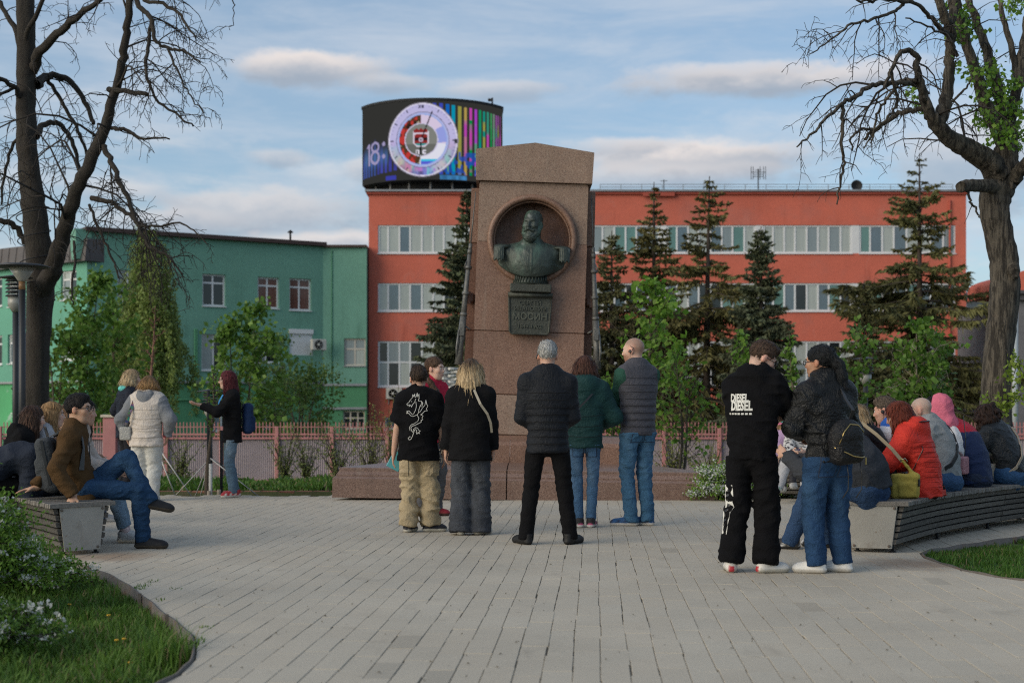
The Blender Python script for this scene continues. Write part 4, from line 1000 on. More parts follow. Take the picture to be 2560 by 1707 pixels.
# niche blocks: upper and lower, with a half round opening each
NZ, NR, JZ, TZ = 3.475, .545, 3.43, 4.255
def niche_block(z0, z1, name, m):
    """front slab with the round opening cut out of it (polygon with arc), 0.22 deep"""
    hw0 = .759 - .012 * (z0 - 2.2) / 2; hw1 = .759 - .012 * (z1 - 2.2) / 2; top = z1 > NZ + NR
    a0 = math.asin(max(-1, min(1, ((z0 if top else z1) - NZ) / NR))); n = 28
    arc_ = [(NR * math.cos(t), NZ + NR * math.sin(t)) for t in np.linspace(math.pi - a0, a0, n)] if top else [(NR * math.cos(t), NZ + NR * math.sin(t)) for t in np.linspace(a0, -math.pi - a0, n)]
    mb = MB(); D = .24
    outer = []
    for (x, z) in arc_:                                           # fan the arc out to the frame
        if top: outer.append((hw0 * (-1 if x < 0 else 1) if abs(x) > .40 else x * 1.9, z1 if abs(x) <= .40 else min(z1, z0 + (z1 - z0) * max(0, (z - z0) / (NR * .72)))))
        else: outer.append((x / abs(x) * hw0 if abs(x) > .40 else x * 1.9, z0 if abs(x) <= .40 else z1 - (z1 - z0) * min(1, max(0, (z1 - z) / (NR * .72)))))
    V = [(x, 0, z) for x, z in arc_] + [(max(-hw0, min(hw0, x)), 0, max(z0, min(z1, z))) for x, z in outer] + [(x, D, z) for x, z in arc_]
    F = []
    for i in range(n - 1): F.append((i, i + 1, n + i + 1, n + i)); F.append((i, 2 * n + i, 2 * n + i + 1, i + 1))
    b_ = len(V); V += [(-hw0, 0, z0), (hw0, 0, z0), (hw0, 0, z1), (-hw0, 0, z1), (-hw0, D, z0), (hw0, D, z0), (hw0, D, z1), (-hw0, D, z1)]
    F += [(b_, b_ + 3, b_ + 7, b_ + 4), (b_ + 1, b_ + 5, b_ + 6, b_ + 2)]
    F += [(b_ + 3, b_ + 2, b_ + 6, b_ + 7)] if top else [(b_, b_ + 4, b_ + 5, b_ + 1)]
    mb._add(V, F); return mpart(mb.build(name, m, mon))
niche_block(2.211, JZ - .003, 'shaft_block', m_gran); niche_block(JZ + .003, TZ, 'shaft_block', m_gran_p)
mb = MB(); taper_block(mb, -.74, .74, .245, 1.0, 2.211, TZ, .0, 0); mpart(mb.build('niche_back', m_gran_d, mon))
mb = MB(); taper_block(mb, -.885, .885, .27, 1.16, 2.211, JZ - .003, .008, 0); mpart(mb.build('wing_block', m_gran_d, mon))
mb = MB(); taper_block(mb, -.875, .875, .27, 1.16, JZ + .003, 4.20, .008, 0); mpart(mb.build('wing_block', m_gran, mon))
# round frame
mb = MB(); n = 64
for (rr, dy, w) in ((.575, -.035, .043), (.525, .015, .016)):
    pts = [(rr * math.cos(2 * math.pi * k / n), dy, NZ + rr * math.sin(2 * math.pi * k / n)) for k in range(n + 1)]; mb.tube(pts, w, 10, False)
mpart(mb.build('niche_frame', m_gran, mon))
# cap stone with a low gable
mb = MB(); mb.prism([(-.80, -.06, 4.262), (.80, -.06, 4.262), (.815, -.06, 4.69), (.0, -.06, 4.80), (-.815, -.06, 4.69)], (0, 1.3, 0)); mpart(mb.build('cap_stone', m_gran_p, mon))
# rifles leaning on the wings
m_bronze_g = mat('bronze_grey', (.115, .115, .108), .5, .3, 6, .4, 40, metal=.35, dirt=((.22, .22, .20), 9, .5, .7, .6))
for sx in (-1, 1):
    mb = MB(); A = Vector((sx * .80, .10, 4.12)); B = Vector((sx * .955, .0, 1.72)); L = (B - A).length; at = lambda t: A.lerp(B, t)
    mb.tube([at(0), at(.32)], [.006, .012], 6); mb.tube([at(.30), at(.345)], .026, 8); mb.tube([at(.335), at(.36)], .034, 8); mb.tube([at(.36), at(.60), at(.78)], [.028, .036, .045], 8)
    for t_ in (.43, .58, .70): mb.tube([at(t_), at(t_ + .018)], .05, 8)
    mb.tube([at(.72), at(.84), at(.87), at(1.0)], [.045, .055, .04, .06], 8); mb.tube([at(.775) + Vector((-sx * .03, 0, 0)), at(.775) + Vector((-sx * .11, -.02, -.05))], .012, 6)
    mb.box(at(.80) + Vector((0, -.04, 0)), (.06, .09, .16)); mb.tube([at(.80) + Vector((sx * .04, -.05, 0)), at(.90) + Vector((sx * .05, -.05, 0)), at(.97) + Vector((sx * .03, -.02, 0))], .016, 6)
    mb.tube([at(.40) + Vector((sx * .03, -.02, 0)), at(.44) + Vector((sx * .055, -.02, 0))], .008, 5)
    mpart(mb.build('rifle', m_bronze_g, mon))
    mb = MB(); mb.box((sx * .83, .2, 2.66), (.11, .16, .13), None, .02); mb.box((sx * .85, .14, 2.66), (.05, .08, .17)); mpart(mb.build('bracket', m_gran_d, mon))
# lanterns / foot of the wings
mb = MB(); mb.prism([(-.92, .2, 1.331), (-.80, .2, 1.331), (-.80, .2, 1.75), (-.90, .2, 1.75)], (0, .05, 0)); mb.prism([(.80, .2, 1.331), (.92, .2, 1.331), (.90, .2, 1.75), (.80, .2, 1.75)], (0, .05, 0)); mpart(mb.build('wing_foot', m_gran_d, mon))
# ---- bronze bust
m_bronze = mat('bronze_patina', (.038, .052, .045), .48, .35, 5, .5, 35, metal=.25, attr=False, dirt=((.085, .165, .125), 3.2, .48, .70, .65), spots=((.34, .36, .34), 9, .70, .78, .5), stretch=(1, 1, .45))
m_bronze_d = mat('bronze_dark', (.045, .05, .040), .55, .3, 5, .5, 40, metal=.2, dirt=((.10, .125, .095), 4, .5, .75, .6))
bust = Field((-.58, -.42, 2.84), (.58, .22, 3.98), .0085)
hd = Field((-.2, -.35, 3.35), (.2, .1, 3.98), .0055)
fwv = unit((-.34, -.94, .02)); uv_ = V3(0, 0, 1); rv = unit(np.cross(fwv, uv_)); ho = V3(0.0, -.12, 3.66)
P = head_field(hd, ho, rv, uv_, fwv, 1.62, True, 1.2)
hd.cap(P(0, -.03, -.05), P(0, -.03, -.19), .060 * 1.62, .066 * 1.62, .03)
# beard, moustache, hair
for (x, y, z, r_) in ((-.045, .045, -.075, .035), (.045, .045, -.075, .035), (0, .07, -.105, .042), (0, .065, -.125, .036), (-.025, .06, -.11, .035), (.025, .06, -.11, .035), (-.062, .02, -.045, .026), (.062, .02, -.045, .026)): hd.ell(P(x, y, z), (r_ * 1.62,) * 3, .025)
for sx in (-1, 1): hd.cap(P(sx * .004, .106, -.046), P(sx * .043, .090, -.062), .013 * 1.62, .007 * 1.62, .008)
for k in range(40):
    th = k * 2.399; ph = (k % 10) / 10; x = .070 * math.sin(th) * (.35 + .65 * ph); y = -.015 + .08 * math.cos(th) * (.35 + .65 * ph); z = .108 - .085 * ph * ph
    if y > .045 and ph > .3: continue
    hd.ell(P(x, y, z), (.022 * 1.62, .022 * 1.62, .015 * 1.62), .010)
hd.disp(lambda q: .004 * np.sin(q[:, 0] * 90 + 4 * np.sin(q[:, 2] * 60)) * np.sin(q[:, 2] * 80 + q[:, 1] * 60) * ((((q - P(0, 0, 0)) @ uv_) < -.055) | (((q - P(0, 0, 0)) @ uv_) > .13)))
# torso
bust.cap((-.30, -.05, 3.27), (.30, -.05, 3.27), .12, .12, .06); bust.ell((0, -.06, 3.16), (.37, .20, .29), .08); bust.ell((0, -.12, 3.10), (.27, .16, .27), .10)
bust.cap((0, -.06, 3.32), (0, -.09, 3.46), .17, .115, .05); bust.cap((-.1, -.08, 3.42), (.1, -.08, 3.42), .05, .05, .05)
for sx in (-1, 1): bust.cap((sx * .36, -.04, 3.27), (sx * .40, -.03, 3.02), .105, .06, .06)


XX = bust.ax[0][:, None, None]; ZZ = bust.ax[2][None, None, :]
bust.f = np.maximum(bust.f, np.broadcast_to(np.sqrt((XX * .92) ** 2 + (ZZ - 3.50) ** 2) - .565, bust.f.shape).astype(np.float32))
# coat details: collar, orders, buttons, cord
bust.disp(lambda q: .006 * np.exp(-(q[:, 0] / .012) ** 2) * (q[:, 2] < 3.33) * (q[:, 2] > 3.0) + wr(q, .0045, 3, .8))
bo = bust.build('bust', m_bronze, mon); mpart(bo)
ho_ = hd.build('head', m_bronze, bo)
orn = Field((-.5, -.44, 2.9), (.5, .2, 3.55), .008)
dep = lambda x, z: -.06 - .19 * math.sqrt(max(0.05, 1 - (x / .40) ** 2 - ((z - 3.14) / .34) ** 2)) - .012
for sx in (-1, 1):                                                # epaulettes with fringe
    orn.ell((sx * .405, -.07, 3.35), (.135, .145, .042), .02); orn.cap((sx * .17, -.07, 3.415), (sx * .36, -.06, 3.365), .045, .05, .02, (0, 1, 0), 1.2, .35)
    for k in range(17):
        a_ = -1.9 + k * 3.3 / 16; ex, ey = math.cos(a_ * .9), math.sin(a_ * .9 - .25)
        px_, py_ = sx * (.405 + .125 * ex), -.07 + .14 * ey; orn.cap((px_, py_, 3.335), (px_ + sx * .014 * ex, py_ + .012 * ey, 3.175 - .02 * (k % 2)), .0135, .0125, .003)
for k in range(7): orn.ell((-.235 + .012 * math.sin(k * 2.1), dep(-.235, 3.33 - k * .045) + .02, 3.33 - k * .045), (.022, .018, .02), .01)
for (x, z) in ((-.10, 3.235), (-.055, 3.20), (.07, 3.235), (.105, 3.195), (-.10, 3.17), (.095, 3.165), (0, 3.205), (.035, 3.19), (-.03, 3.225)): orn.ell((x, dep(x, z), z), (.024, .013, .017), .008)
orn.cap((-.10, dep(-.1, 3.25), 3.25), (.10, dep(.1, 3.25), 3.25), .010, .010, .006); orn.ell((0.02, dep(.02, 3.05) - .0, 3.05), (.014, .012, .02), .006); orn.cap((-.05, -.21, 3.395), (.05, -.21, 3.39), .018, .018, .02)
orn.build('epaulettes_and_orders', m_bronze, bo)
mb = MB(); mb.lathe((0, 0, 0), [(.24, 2.855), (.235, 2.88), (.225, 2.91), (.22, 3.02)], 28)
for k in range(18): a_ = -math.pi + k * math.pi / 17; mb.tube([(.232 * math.cos(a_), .232 * math.sin(a_), 2.87), (.222 * math.cos(a_), .222 * math.sin(a_), 3.0)], .013, 5)
mpart(mb.build('bust_neck', m_bronze, mon))
mb = MB(); mb.box((0, -.03, 2.792), (.565, .40, .115), None, .012); mpart(mb.build('bust_plinth', m_bronze_d, mon))
mb = MB(); mb.tube([(-.305, -.16, 2.70), (.305, -.16, 2.70)], .034, 12); mb.box((0, -.03, 2.70), (.60, .28, .06), None, .01); mpart(mb.build('roll_moulding', m_bronze_d, mon))
mb = MB(); fr = [(-.292, 2.668), (.292, 2.668), (.268, 2.20), (.245, 2.168), (-.245, 2.168), (-.268, 2.20)]
mb.prism([(x, -.13, z) for x, z in fr], (0, .14, 0))
rim = [(x, -.132, z) for x, z in fr]; mb.tube(rim + [rim[0]], .016, 6, False); mpart(mb.build('name_plate', m_bronze_d, mon)); plate = COL.objects['name_plate']
m_letter = mat('bronze_letters', (.105, .11, .085), .45, .2, 20, 0, 30, metal=.3)
def text_mesh(name, body, size, depth=.006, bold=0.0):
    cu = bpy.data.curves.new(name, 'FONT'); cu.body = body; cu.size = size; cu.extrude = depth; cu.offset = bold; cu.align_x = 'CENTER'; cu.align_y = 'CENTER'; cu.resolution_u = 3
    o = bpy.data.objects.new(name, cu); COL.objects.link(o); dg = bpy.context.evaluated_depsgraph_get(); me = bpy.data.meshes.new_from_object(o.evaluated_get(dg)); bpy.data.objects.remove(o); return me
for body, z, sz in (('СЕРГЕЙ', 2.588, .078), ('ИВАНОВИЧ', 2.508, .078), ('МОСИН', 2.402, .125), ('1849-1902', 2.272, .078)):
    me = text_mesh('inscription', body, sz, .007, .0015 if sz > .1 else 0); me.materials.clear(); me.materials.append(m_letter)
    o = link('inscription', me, plate); o.location = (0, -.138, z); o.rotation_euler = (R(90), 0, 0)
# ================================================================== TREES AND PLANTS
m_bark = mat('bark_dark', (.036, .030, .024), .95, .35, 3.5, 1.0, 26, stretch=(4.5, 4.5, .7), dirt=((.06, .058, .042), 5, .5, .75, .6))
m_bark_r = mat('bark_furrowed', (.092, .079, .061), .95, .40, 3.0, 1.0, 9, stretch=(6, 6, .7), dirt=((.016, .013, .010), 4, .44, .58, .9))  # shade of the furrows is painted into the bark colour as near-black stripes
m_twig = mat('twig', (.026, .021, .017), .9, .3, 6)
m_leaf = mat('leaf', attr=True, rough=.5, spec=.35, trans=.4)
m_needle = mat('needle', attr=True, rough=.65, spec=.25, trans=.15)
def tube_np(paths, n=4):
    """many thin tubes as one array mesh; paths = list of (points (m,3), radii (m,))"""
    VV, FF = [], []; b = 0
    ang = np.arange(n) * 2 * np.pi / n; ca, sa = np.cos(ang), np.sin(ang)
    for P, r in paths:
        P = np.asarray(P, float); m = len(P); d = np.gradient(P, axis=0); d /= np.linalg.norm(d, axis=1)[:, None] + 1e-9
        ref = np.where(np.abs(d[:, 2:3]) > .9, np.array([[1., 0, 0]]), np.array([[0, 0, 1.]])); u = np.cross(d, ref); u /= np.linalg.norm(u, axis=1)[:, None] + 1e-9; w = np.cross(d, u)
        for i in range(1, m):                        # keep the frame from flipping
            if (u[i] * u[i - 1]).sum() < 0: u[i] = -u[i]; w[i] = -w[i]
        V = P[:, None, :] + (u[:, None, :] * ca[None, :, None] + w[:, None, :] * sa[None, :, None]) * np.asarray(r)[:, None, None]
        VV.append(V.reshape(-1, 3)); k = np.arange(n); i = np.arange(m - 1)[:, None]
        q = np.stack([b + i * n + k, b + i * n + (k + 1) % n, b + (i + 1) * n + (k + 1) % n, b + (i + 1) * n + k], -1).reshape(-1, 4); FF.append(q); b += m * n
    return np.concatenate(VV), np.concatenate(FF)
def smooth_path(P, rad, n=6, jit=0.0, rg=RNG):
    P = np.array(P, float); out = []; ro = []
    for i in range(len(P) - 1):
        p0 = P[max(i - 1, 0)]; p1 = P[i]; p2 = P[i + 1]; p3 = P[min(i + 2, len(P) - 1)]
        for k in range(n):
            t = k / n; out.append(.5 * (2 * p1 + (p2 - p0) * t + (2 * p0 - 5 * p1 + 4 * p2 - p3) * t * t + (3 * p1 - p0 - 3 * p2 + p3) * t ** 3)); ro.append(rad[i] * (1 - t) + rad[i + 1] * t)
    out.append(P[-1]); ro.append(rad[-1]); out = np.array(out)
    if jit: out[1:-1] += rg.normal(0, jit, out[1:-1].shape)
    return out, np.array(ro)
def grow(P, r, rg, level, out, tips, droop=.5, dens=3.0, lmul=.5, maxl=3, spread=.9, minr=.003):
    """side branches on a path, recursively; droop pulls them down"""
    L = np.linalg.norm(np.diff(P, axis=0), axis=1); S = np.concatenate([[0], np.cumsum(L)]); tot = S[-1]
    n = max(1, int(tot * dens * (1.0 if level < 2 else 1.6)))
    for k in range(n):
        s = tot * (.12 + .88 * (k + rg.random()) / n); i = min(np.searchsorted(S, s), len(P) - 1); i = max(i, 1)
        p = P[i - 1] + (P[i] - P[i - 1]) * ((s - S[i - 1]) / max(L[i - 1], 1e-6)); d = P[i] - P[i - 1]; d /= np.linalg.norm(d) + 1e-9
        rr = np.interp(s, S, r); x = rg.normal(size=3); x -= d * (x @ d); x /= np.linalg.norm(x); dr = d * rg.uniform(.25, .9) + x * spread; dr /= np.linalg.norm(dr)
        ln = tot * lmul * rg.uniform(.35, 1.05) * (1 - .45 * s / tot); ln = min(ln, 2.6)
        if ln < .06: continue
        m = 7 if ln > .5 else 5; step = ln / (m - 1); pts = [p]; cur = dr
        for j in range(m - 1):
            cur = cur + rg.normal(0, .20, 3) + np.array([0, 0, -droop * .16 * (1 + j * .5)]); cur /= np.linalg.norm(cur); pts.append(pts[-1] + cur * step)
        r0 = min(rr * .60, .0055 + ln * .0085); r0 = max(r0, minr); rad = np.linspace(r0, max(minr * .7, r0 * .35), m); pts = np.array(pts)
        out.append((pts, rad)); tips.append(pts[-1])
        if level < maxl: grow(pts, rad, rg, level + 1, out, tips, droop, dens * 1.25, lmul, maxl, spread, minr)
def leaves_np(C, size, rg, cols, up=.3, asp=.75, norm=None):
    """leaf blades (4 triangles each, folded) at points C"""
    n = len(C); C = np.asarray(C, float); sz = size * rg.uniform(.6, 1.25, n)
    a = rg.normal(size=(n, 3)); a[:, 2] -= up; a /= np.linalg.norm(a, axis=1)[:, None]
    b = rg.normal(size=(n, 3)); b -= a * (a * b).sum(1)[:, None]; b /= np.linalg.norm(b, axis=1)[:, None]; c = np.cross(a, b)
    s = sz[:, None]
    p0 = C; p1 = C + a * s * .5 + b * s * asp * .5 + c * s * .10; p2 = C + a * s; p3 = C + a * s * .5 - b * s * asp * .5 + c * s * .10; pm = C + a * s * .52 - c * s * .06
    V = np.concatenate([p0, p1, p2, p3, pm]); i = np.arange(n)
    F = np.concatenate([np.stack([i, i + n, i + 4 * n], 1), np.stack([i + n, i + 2 * n, i + 4 * n], 1), np.stack([i + 2 * n, i + 3 * n, i + 4 * n], 1), np.stack([i + 3 * n, i, i + 4 * n], 1)])
    t = rg.random(n)[:, None]; k = rg.uniform(.75, 1.2, n)[:, None]
    col = (np.array(cols[0]) * (1 - t) + np.array(cols[1]) * t) * k
    return V, F, np.concatenate([col] * 5)
LEAF_MID = ((.10, .205, .032), (.17, .29, .05)); LEAF_LIGHT = ((.15, .30, .035), (.23, .38, .06)); LEAF_DARK = ((.085, .16, .034), (.13, .21, .048)); LEAF_YEL = ((.16, .25, .03), (.24, .32, .05)); LEAF_OLIVE = ((.15, .19, .055), (.22, .26, .08))

# ---- two old bare trees framing the picture -------------------------
def px_path(pts, d, widths, n=6, jit=0.0, rg=RNG):
    """pts: (px, py[, depth offset]) in the photograph, widths in the same pixels -> 3D path"""
    P = [np.array(PT(p[0], p[1], d + (p[2] if len(p) > 2 else 0))) for p in pts]; r = [w / 2 / F52 * d for w in widths]
    return smooth_path(P, r, n, jit, rg)
def bark_tube(mb, P, r, n, rg, lump=.06):
    """tube with an uneven, ridged cross-section"""
    V = []; m = len(P); ph = rg.uniform(0, 6, 8); d = np.gradient(P, axis=0); d /= np.linalg.norm(d, axis=1)[:, None]
    ref = np.array([0, -1., 0])
    for i in range(m):
        u = ref - d[i] * (ref @ d[i]); u /= np.linalg.norm(u) + 1e-9; w = np.cross(d[i], u)
        for k in range(n):
            a = 2 * math.pi * k / n; q = 1 + lump * (math.sin(3 * a + ph[0] + i * .21) + .7 * math.sin(5 * a + ph[1] - i * .13) + .5 * math.sin(8 * a + ph[2] + i * .3)) + .02 * math.sin(i * 1.7 + ph[3])
            V.append(P[i] + (u * math.cos(a) + w * math.sin(a)) * r[i] * q)
    F = [(i * n + k, i * n + (k + 1) % n, (i + 1) * n + (k + 1) % n, (i + 1) * n + k) for i in range(m - 1) for k in range(n)] + [tuple((m - 1) * n + k for k in range(n))]
    mb._add(V, F, True)
DL = 22.0
tl = empty('bare_tree', (PX(80, DL), DL, 0), 0, 'tall leafless old tree with dark forked trunk behind the lamps at far left', 'tree')
rg = np.random.default_rng(21); mb = MB(); rel = np.array(tl.location)
mains = [  # (points, widths, twig density)
    ([(82, 1110), (80, 1000), (84, 880), (88, 760), (92, 660), (88, 560), (78, 470), (66, 370), (60, 280), (58, 190), (60, 100), (58, 0), (60, -130)], [66, 58, 55, 54, 62, 58, 53, 46, 44, 43, 42, 40, 34], 0),
    ([(98, 665, -.1), (118, 620, -.3), (140, 550, -.5), (172, 450, -.8), (208, 370, -1), (238, 300, -1.1), (262, 215, -1.2), (282, 130, -1.3), (292, 50, -1.4), (305, -60, -1.5)], [44, 40, 35, 30, 27, 24, 20, 18, 15, 11], 1.0),
    ([(75, 160), (100, 110, -.3), (150, 60, -.6), (205, 20, -.9), (260, -30, -1.2)], [26, 20, 16, 12, 8], 1.6),
    ([(84, 195), (100, 178, .3), (130, 175, .5), (170, 195, .6), (200, 245, .6), (214, 285, .5)], [22, 18, 15, 13, 11, 9], .9),
    ([(84, 315), (98, 290, .4), (130, 283, .6), (160, 315, .8), (178, 370, .9), (188, 435, .9)], [16, 14, 12, 11, 9, 7], .9),
    ([(110, 185, .5), (140, 230, .7), (175, 290, .8), (195, 345, .9), (212, 395, 1)], [10, 9, 8, 7, 5], 1.1),
    ([(300, -20, -1.4), (325, 20, -1.5), (347, 48, -1.6), (355, 90, -1.7), (385, 110, -1.7), (430, 120, -1.8), (460, 145, -1.9)], [12, 11, 10, 8, 7, 5, 3], 2.2),
    ([(347, 48, -1.6), (340, 110, -1.6), (338, 160, -1.7), (350, 210, -1.8), (400, 260, -1.9), (445, 290, -2)], [8, 8, 7, 6, 5, 3], 2.0),
    ([(385, 110, -1.7), (400, 150, -1.8), (420, 190, -1.9), (445, 230, -2), (470, 260, -2.1)], [6, 5, 4, 3, 2], 2.2),
    ([(330, 0, -1.5), (400, 20, -1.8), (430, 60, -2), (450, 90, -2.1)], [9, 7, 5, 3], 2.0),
    ([(255, 295, -1.1), (290, 300, -1.3), (320, 318, -1.4), (390, 320, -1.6)], [9, 8, 6, 3], 2.0),
    ([(250, 205, -1.2), (285, 210, -1.3), (340, 218, -1.5)], [13, 11, 9], .6),
    ([(240, 335, -1.1), (255, 370, -1.3), (275, 420, -1.5), (300, 470, -1.6), (318, 520, -1.7), (345, 565, -1.8), (385, 590, -1.9), (420, 630, -2)], [13, 12, 11, 10, 8, 6, 5, 3], 1.9),
    ([(210, 455, -.9), (255, 465, -1.1), (290, 490, -1.3), (325, 525, -1.5), (350, 570, -1.6), (372, 610, -1.7)], [12, 10, 9, 8, 6, 3], 1.6),
    ([(318, 520, -1.7), (370, 520, -1.8), (415, 510, -1.9), (450, 535, -2), (475, 560, -2.1)], [6, 5, 4, 3, 2], 2.0),
    ([(205, 470, -.9), (230, 530, -1), (255, 590, -1.1), (275, 640, -1.2)], [7, 6, 5, 3], 1.6),
    ([(170, 555, -.6), (172, 600, -.8), (165, 660, -1), (168, 700, -1.1)], [7, 6, 5, 3], 1.2),
    ([(66, 560, .2), (35, 520, .1), (5, 505, 0), (-40, 490, 0)], [16, 14, 13, 11], 1.6), ([(60, 240), (30, 200, -.3), (-10, 175, -.6)], [14, 11, 9], 1.8), ([(58, 150, .1), (30, 60, .2), (0, 10, .3), (-30, -30, .3)], [14, 12, 10, 8], 1.6),
    ([(62, 280, .1), (30, 330, .3), (12, 400, .5), (4, 470, .6)], [9, 8, 7, 5], 1.3), ([(60, 90, -.2), (80, 40, -.4), (110, -20, -.6)], [14, 11, 9], 1.5),
    ([(52, 195, .0), (10, 210, -.3), (-30, 245, -.6)], [9, 7, 5], 1.8), ([(90, 560, .3), (112, 590, .6), (118, 640, .8)], [8, 6, 4], .8),
    ([(255, -60, 0), (400, -30, -.8), (520, -10, -1), (537, 20, -1), (528, 70, -1)], [8, 5, 3, 2.2, 1.5], .8)]
segs, tips = [], []
for pts, ws, dn in mains:
    P, r = px_path(pts, DL, ws, 6 if len(pts) > 8 else 5, .012 if dn else .006, rg); bark_tube(mb, P - rel, r, 16 if ws[0] > 20 else 8, rg, .05 if ws[0] > 20 else .03)
    if dn: grow(P, r, rg, 1, segs, tips, .62, dn * 2.6, .62, 3, 1.0, .0046)
mb.build('trunk', m_bark, tl)
sg = [s for s in segs]
Vt, Ft = tube_np([(P - rel, r) for P, r in sg], 3); link('crown', npmesh('crown', Vt, Ft, m_twig), tl)
# string of lights wound on the trunk
mb = MB(); pts = [(.25 * math.cos(a * 1.9) + PX(88 - a * 1.0, DL) - rel[0], .25 * math.sin(a * 1.9), PZ(690 - a * 16, DL)) for a in np.linspace(0, 14, 120)]
mb.tube(pts, .009, 4, False); mb.build('light_string', m_dark, tl)

DR = 17.0
tr_ = empty('budding_tree', (PX(2296, DR), DR, 0), 0, 'old tree with furrowed trunk, sawn limb and first green leaves at the right', 'tree')
rg = np.random.default_rng(31); mb = MB(); rel = np.array(tr_.location)
mains = [
    ([(2294, 1165), (2292, 1050), (2287, 950), (2290, 860), (2298, 760), (2306, 680), (2308, 610), (2296, 540), (2286, 480), (2290, 435), (2304, 390), (2312, 340), (2314, 290)], [92, 80, 70, 64, 64, 66, 64, 62, 66, 74, 68, 50, 36], 0),
    ([(2296, 408, -.05), (2268, 372, -.15), (2226, 344, -.3), (2185, 322, -.45), (2152, 288, -.6), (2132, 250, -.7), (2118, 205, -.8), (2108, 165, -.9), (2100, 125, -1), (2070, 118, -1.1), (2048, 160, -1.2), (2030, 205, -1.3)], [60, 52, 44, 38, 30, 24, 19, 15, 12, 10, 8, 6], 1.0),
    ([(2150, 286, -.6), (2166, 255, -.6), (2176, 205, -.6), (2182, 140, -.65), (2184, 80, -.7), (2166, 30, -.8), (2150, -30, -.9)], [32, 30, 26, 22, 20, 19, 17], .8),
    ([(2130, 218, -.7), (2105, 196, -.8), (2060, 190, -1), (2005, 197, -1.2), (1965, 222, -1.4), (1935, 240, -1.5), (1890, 280, -1.7), (1862, 310, -1.8), (1830, 338, -1.9)], [12, 11, 11, 10, 10, 8, 6, 5, 3], 1.3),
    ([(2128, 250, -.7), (2090, 255, -.6), (2050, 268, -.5), (2010, 298, -.4), (1985, 320, -.3)], [13, 12, 11, 9, 6], 1.9), ([(2010, 298, -.4), (1975, 300, -.5), (1955, 320, -.6), (1958, 345, -.6)], [8, 6, 5, 3], 1.7),
    ([(2045, 160, -1.2), (2060, 230, -.9), (2040, 270, -.8), (2010, 300, -.7), (1985, 340, -.6)], [7, 7, 6, 4, 3], 2.0),
    ([(1935, 240, -1.5), (1936, 290, -1.5), (1932, 335, -1.5), (1938, 380, -1.4), (1930, 420, -1.4), (1922, 470, -1.4)], [8, 8, 7, 6, 5, 3], 1.2), ([(2108, 185, -.9), (2075, 185, -.8), (2040, 225, -.7), (2015, 265, -.6), (2000, 330, -.5)], [9, 8, 7, 6, 3], 1.6),
    ([(2186, 88, -.7), (2155, 60, -1), (2125, 25, -1.2), (2090, 0, -1.4), (2060, -10, -1.5)], [14, 11, 9, 7, 5], 1.6),
    ([(2095, 5, -1.4), (2040, 0, -1.6), (1990, 3, -1.8), (1960, -5, -1.9)], [9, 8, 6, 4], 1.6), ([(2075, 8, -1.4), (2050, 30, -1.5), (2000, 45, -1.7), (1950, 60, -1.9), (1890, 105, -2.1), (1860, 125, -2.2)], [7, 7, 6, 5, 3, 2], 2.0),
    ([(2200, 130, -.7), (2178, 85, -.9), (2150, 70, -1.1), (2080, 42, -1.4)], [9, 7, 5, 3], 1.6),
    ([(2180, -20, -.6), (2190, 20, -.6), (2178, 70, -.7)], [24, 22, 20], .5),
    ([(2304, 330, -.05), (2268, 250, -.1), (2235, 150, -.2), (2212, 70, -.25), (2195, 0, -.3), (2185, -50, -.3)], [32, 28, 24, 20, 18, 14], .9),
    ([(2310, 300, .1), (2298, 220, .2), (2270, 130, .3), (2238, 40, .4), (2215, -20, .5)], [30, 26, 22, 18, 14], .9),
    ([(2316, 300, .15), (2330, 230, .2), (2345, 170, .2), (2352, 90, .3), (2370, 10, .3)], [26, 24, 22, 18, 15], .8), ([(2340, 180, .2), (2318, 100, .3), (2300, 20, .4), (2292, -40, .5)], [18, 15, 12, 10], .9),
    ([(2318, 425, -.05), (2340, 395, -.2), (2372, 365, -.4), (2410, 320, -.5)], [34, 30, 28, 24], .7),
    ([(2286, 430, -.1), (2255, 427, -.3), (2222, 426, -.5), (2206, 430, -.6)], [36, 28, 26, 24], 0), ([(2222, 432, -.5), (2228, 460, -.5), (2240, 480, -.45), (2250, 500, -.4)], [7, 6, 5, 3], .9),
    ([(2320, 600, -.05), (2328, 625, -.15), (2332, 640, -.2)], [30, 26, 8], 0), ([(2180, 240, -.6), (2215, 205, -.7), (2235, 180, -.7)], [6, 5, 3], 1.3), ([(2240, 165, -.2), (2252, 230, -.1), (2238, 270, 0), (2232, 300, 0)], [7, 6, 4, 3], 1.2)]
segs, tips = [], []
for pts, ws, dn in mains:
    P, r = px_path(pts, DR, ws, 6, .008 if dn else .004, rg); bark_tube(mb, P - rel, r, 20 if ws[0] > 24 else 8, rg, .06 if ws[0] > 24 else .03)
    if dn: grow(P, r, rg, 1, segs, tips, .75, dn * 2.9, .60, 3, 1.0, .0034)
mb.build('trunk', m_bark_r, tr_)
Vt, Ft = tube_np([(P - rel, r) for P, r in segs], 3); link('crown', npmesh('crown', Vt, Ft, m_twig), tr_)
C = []; TW = []
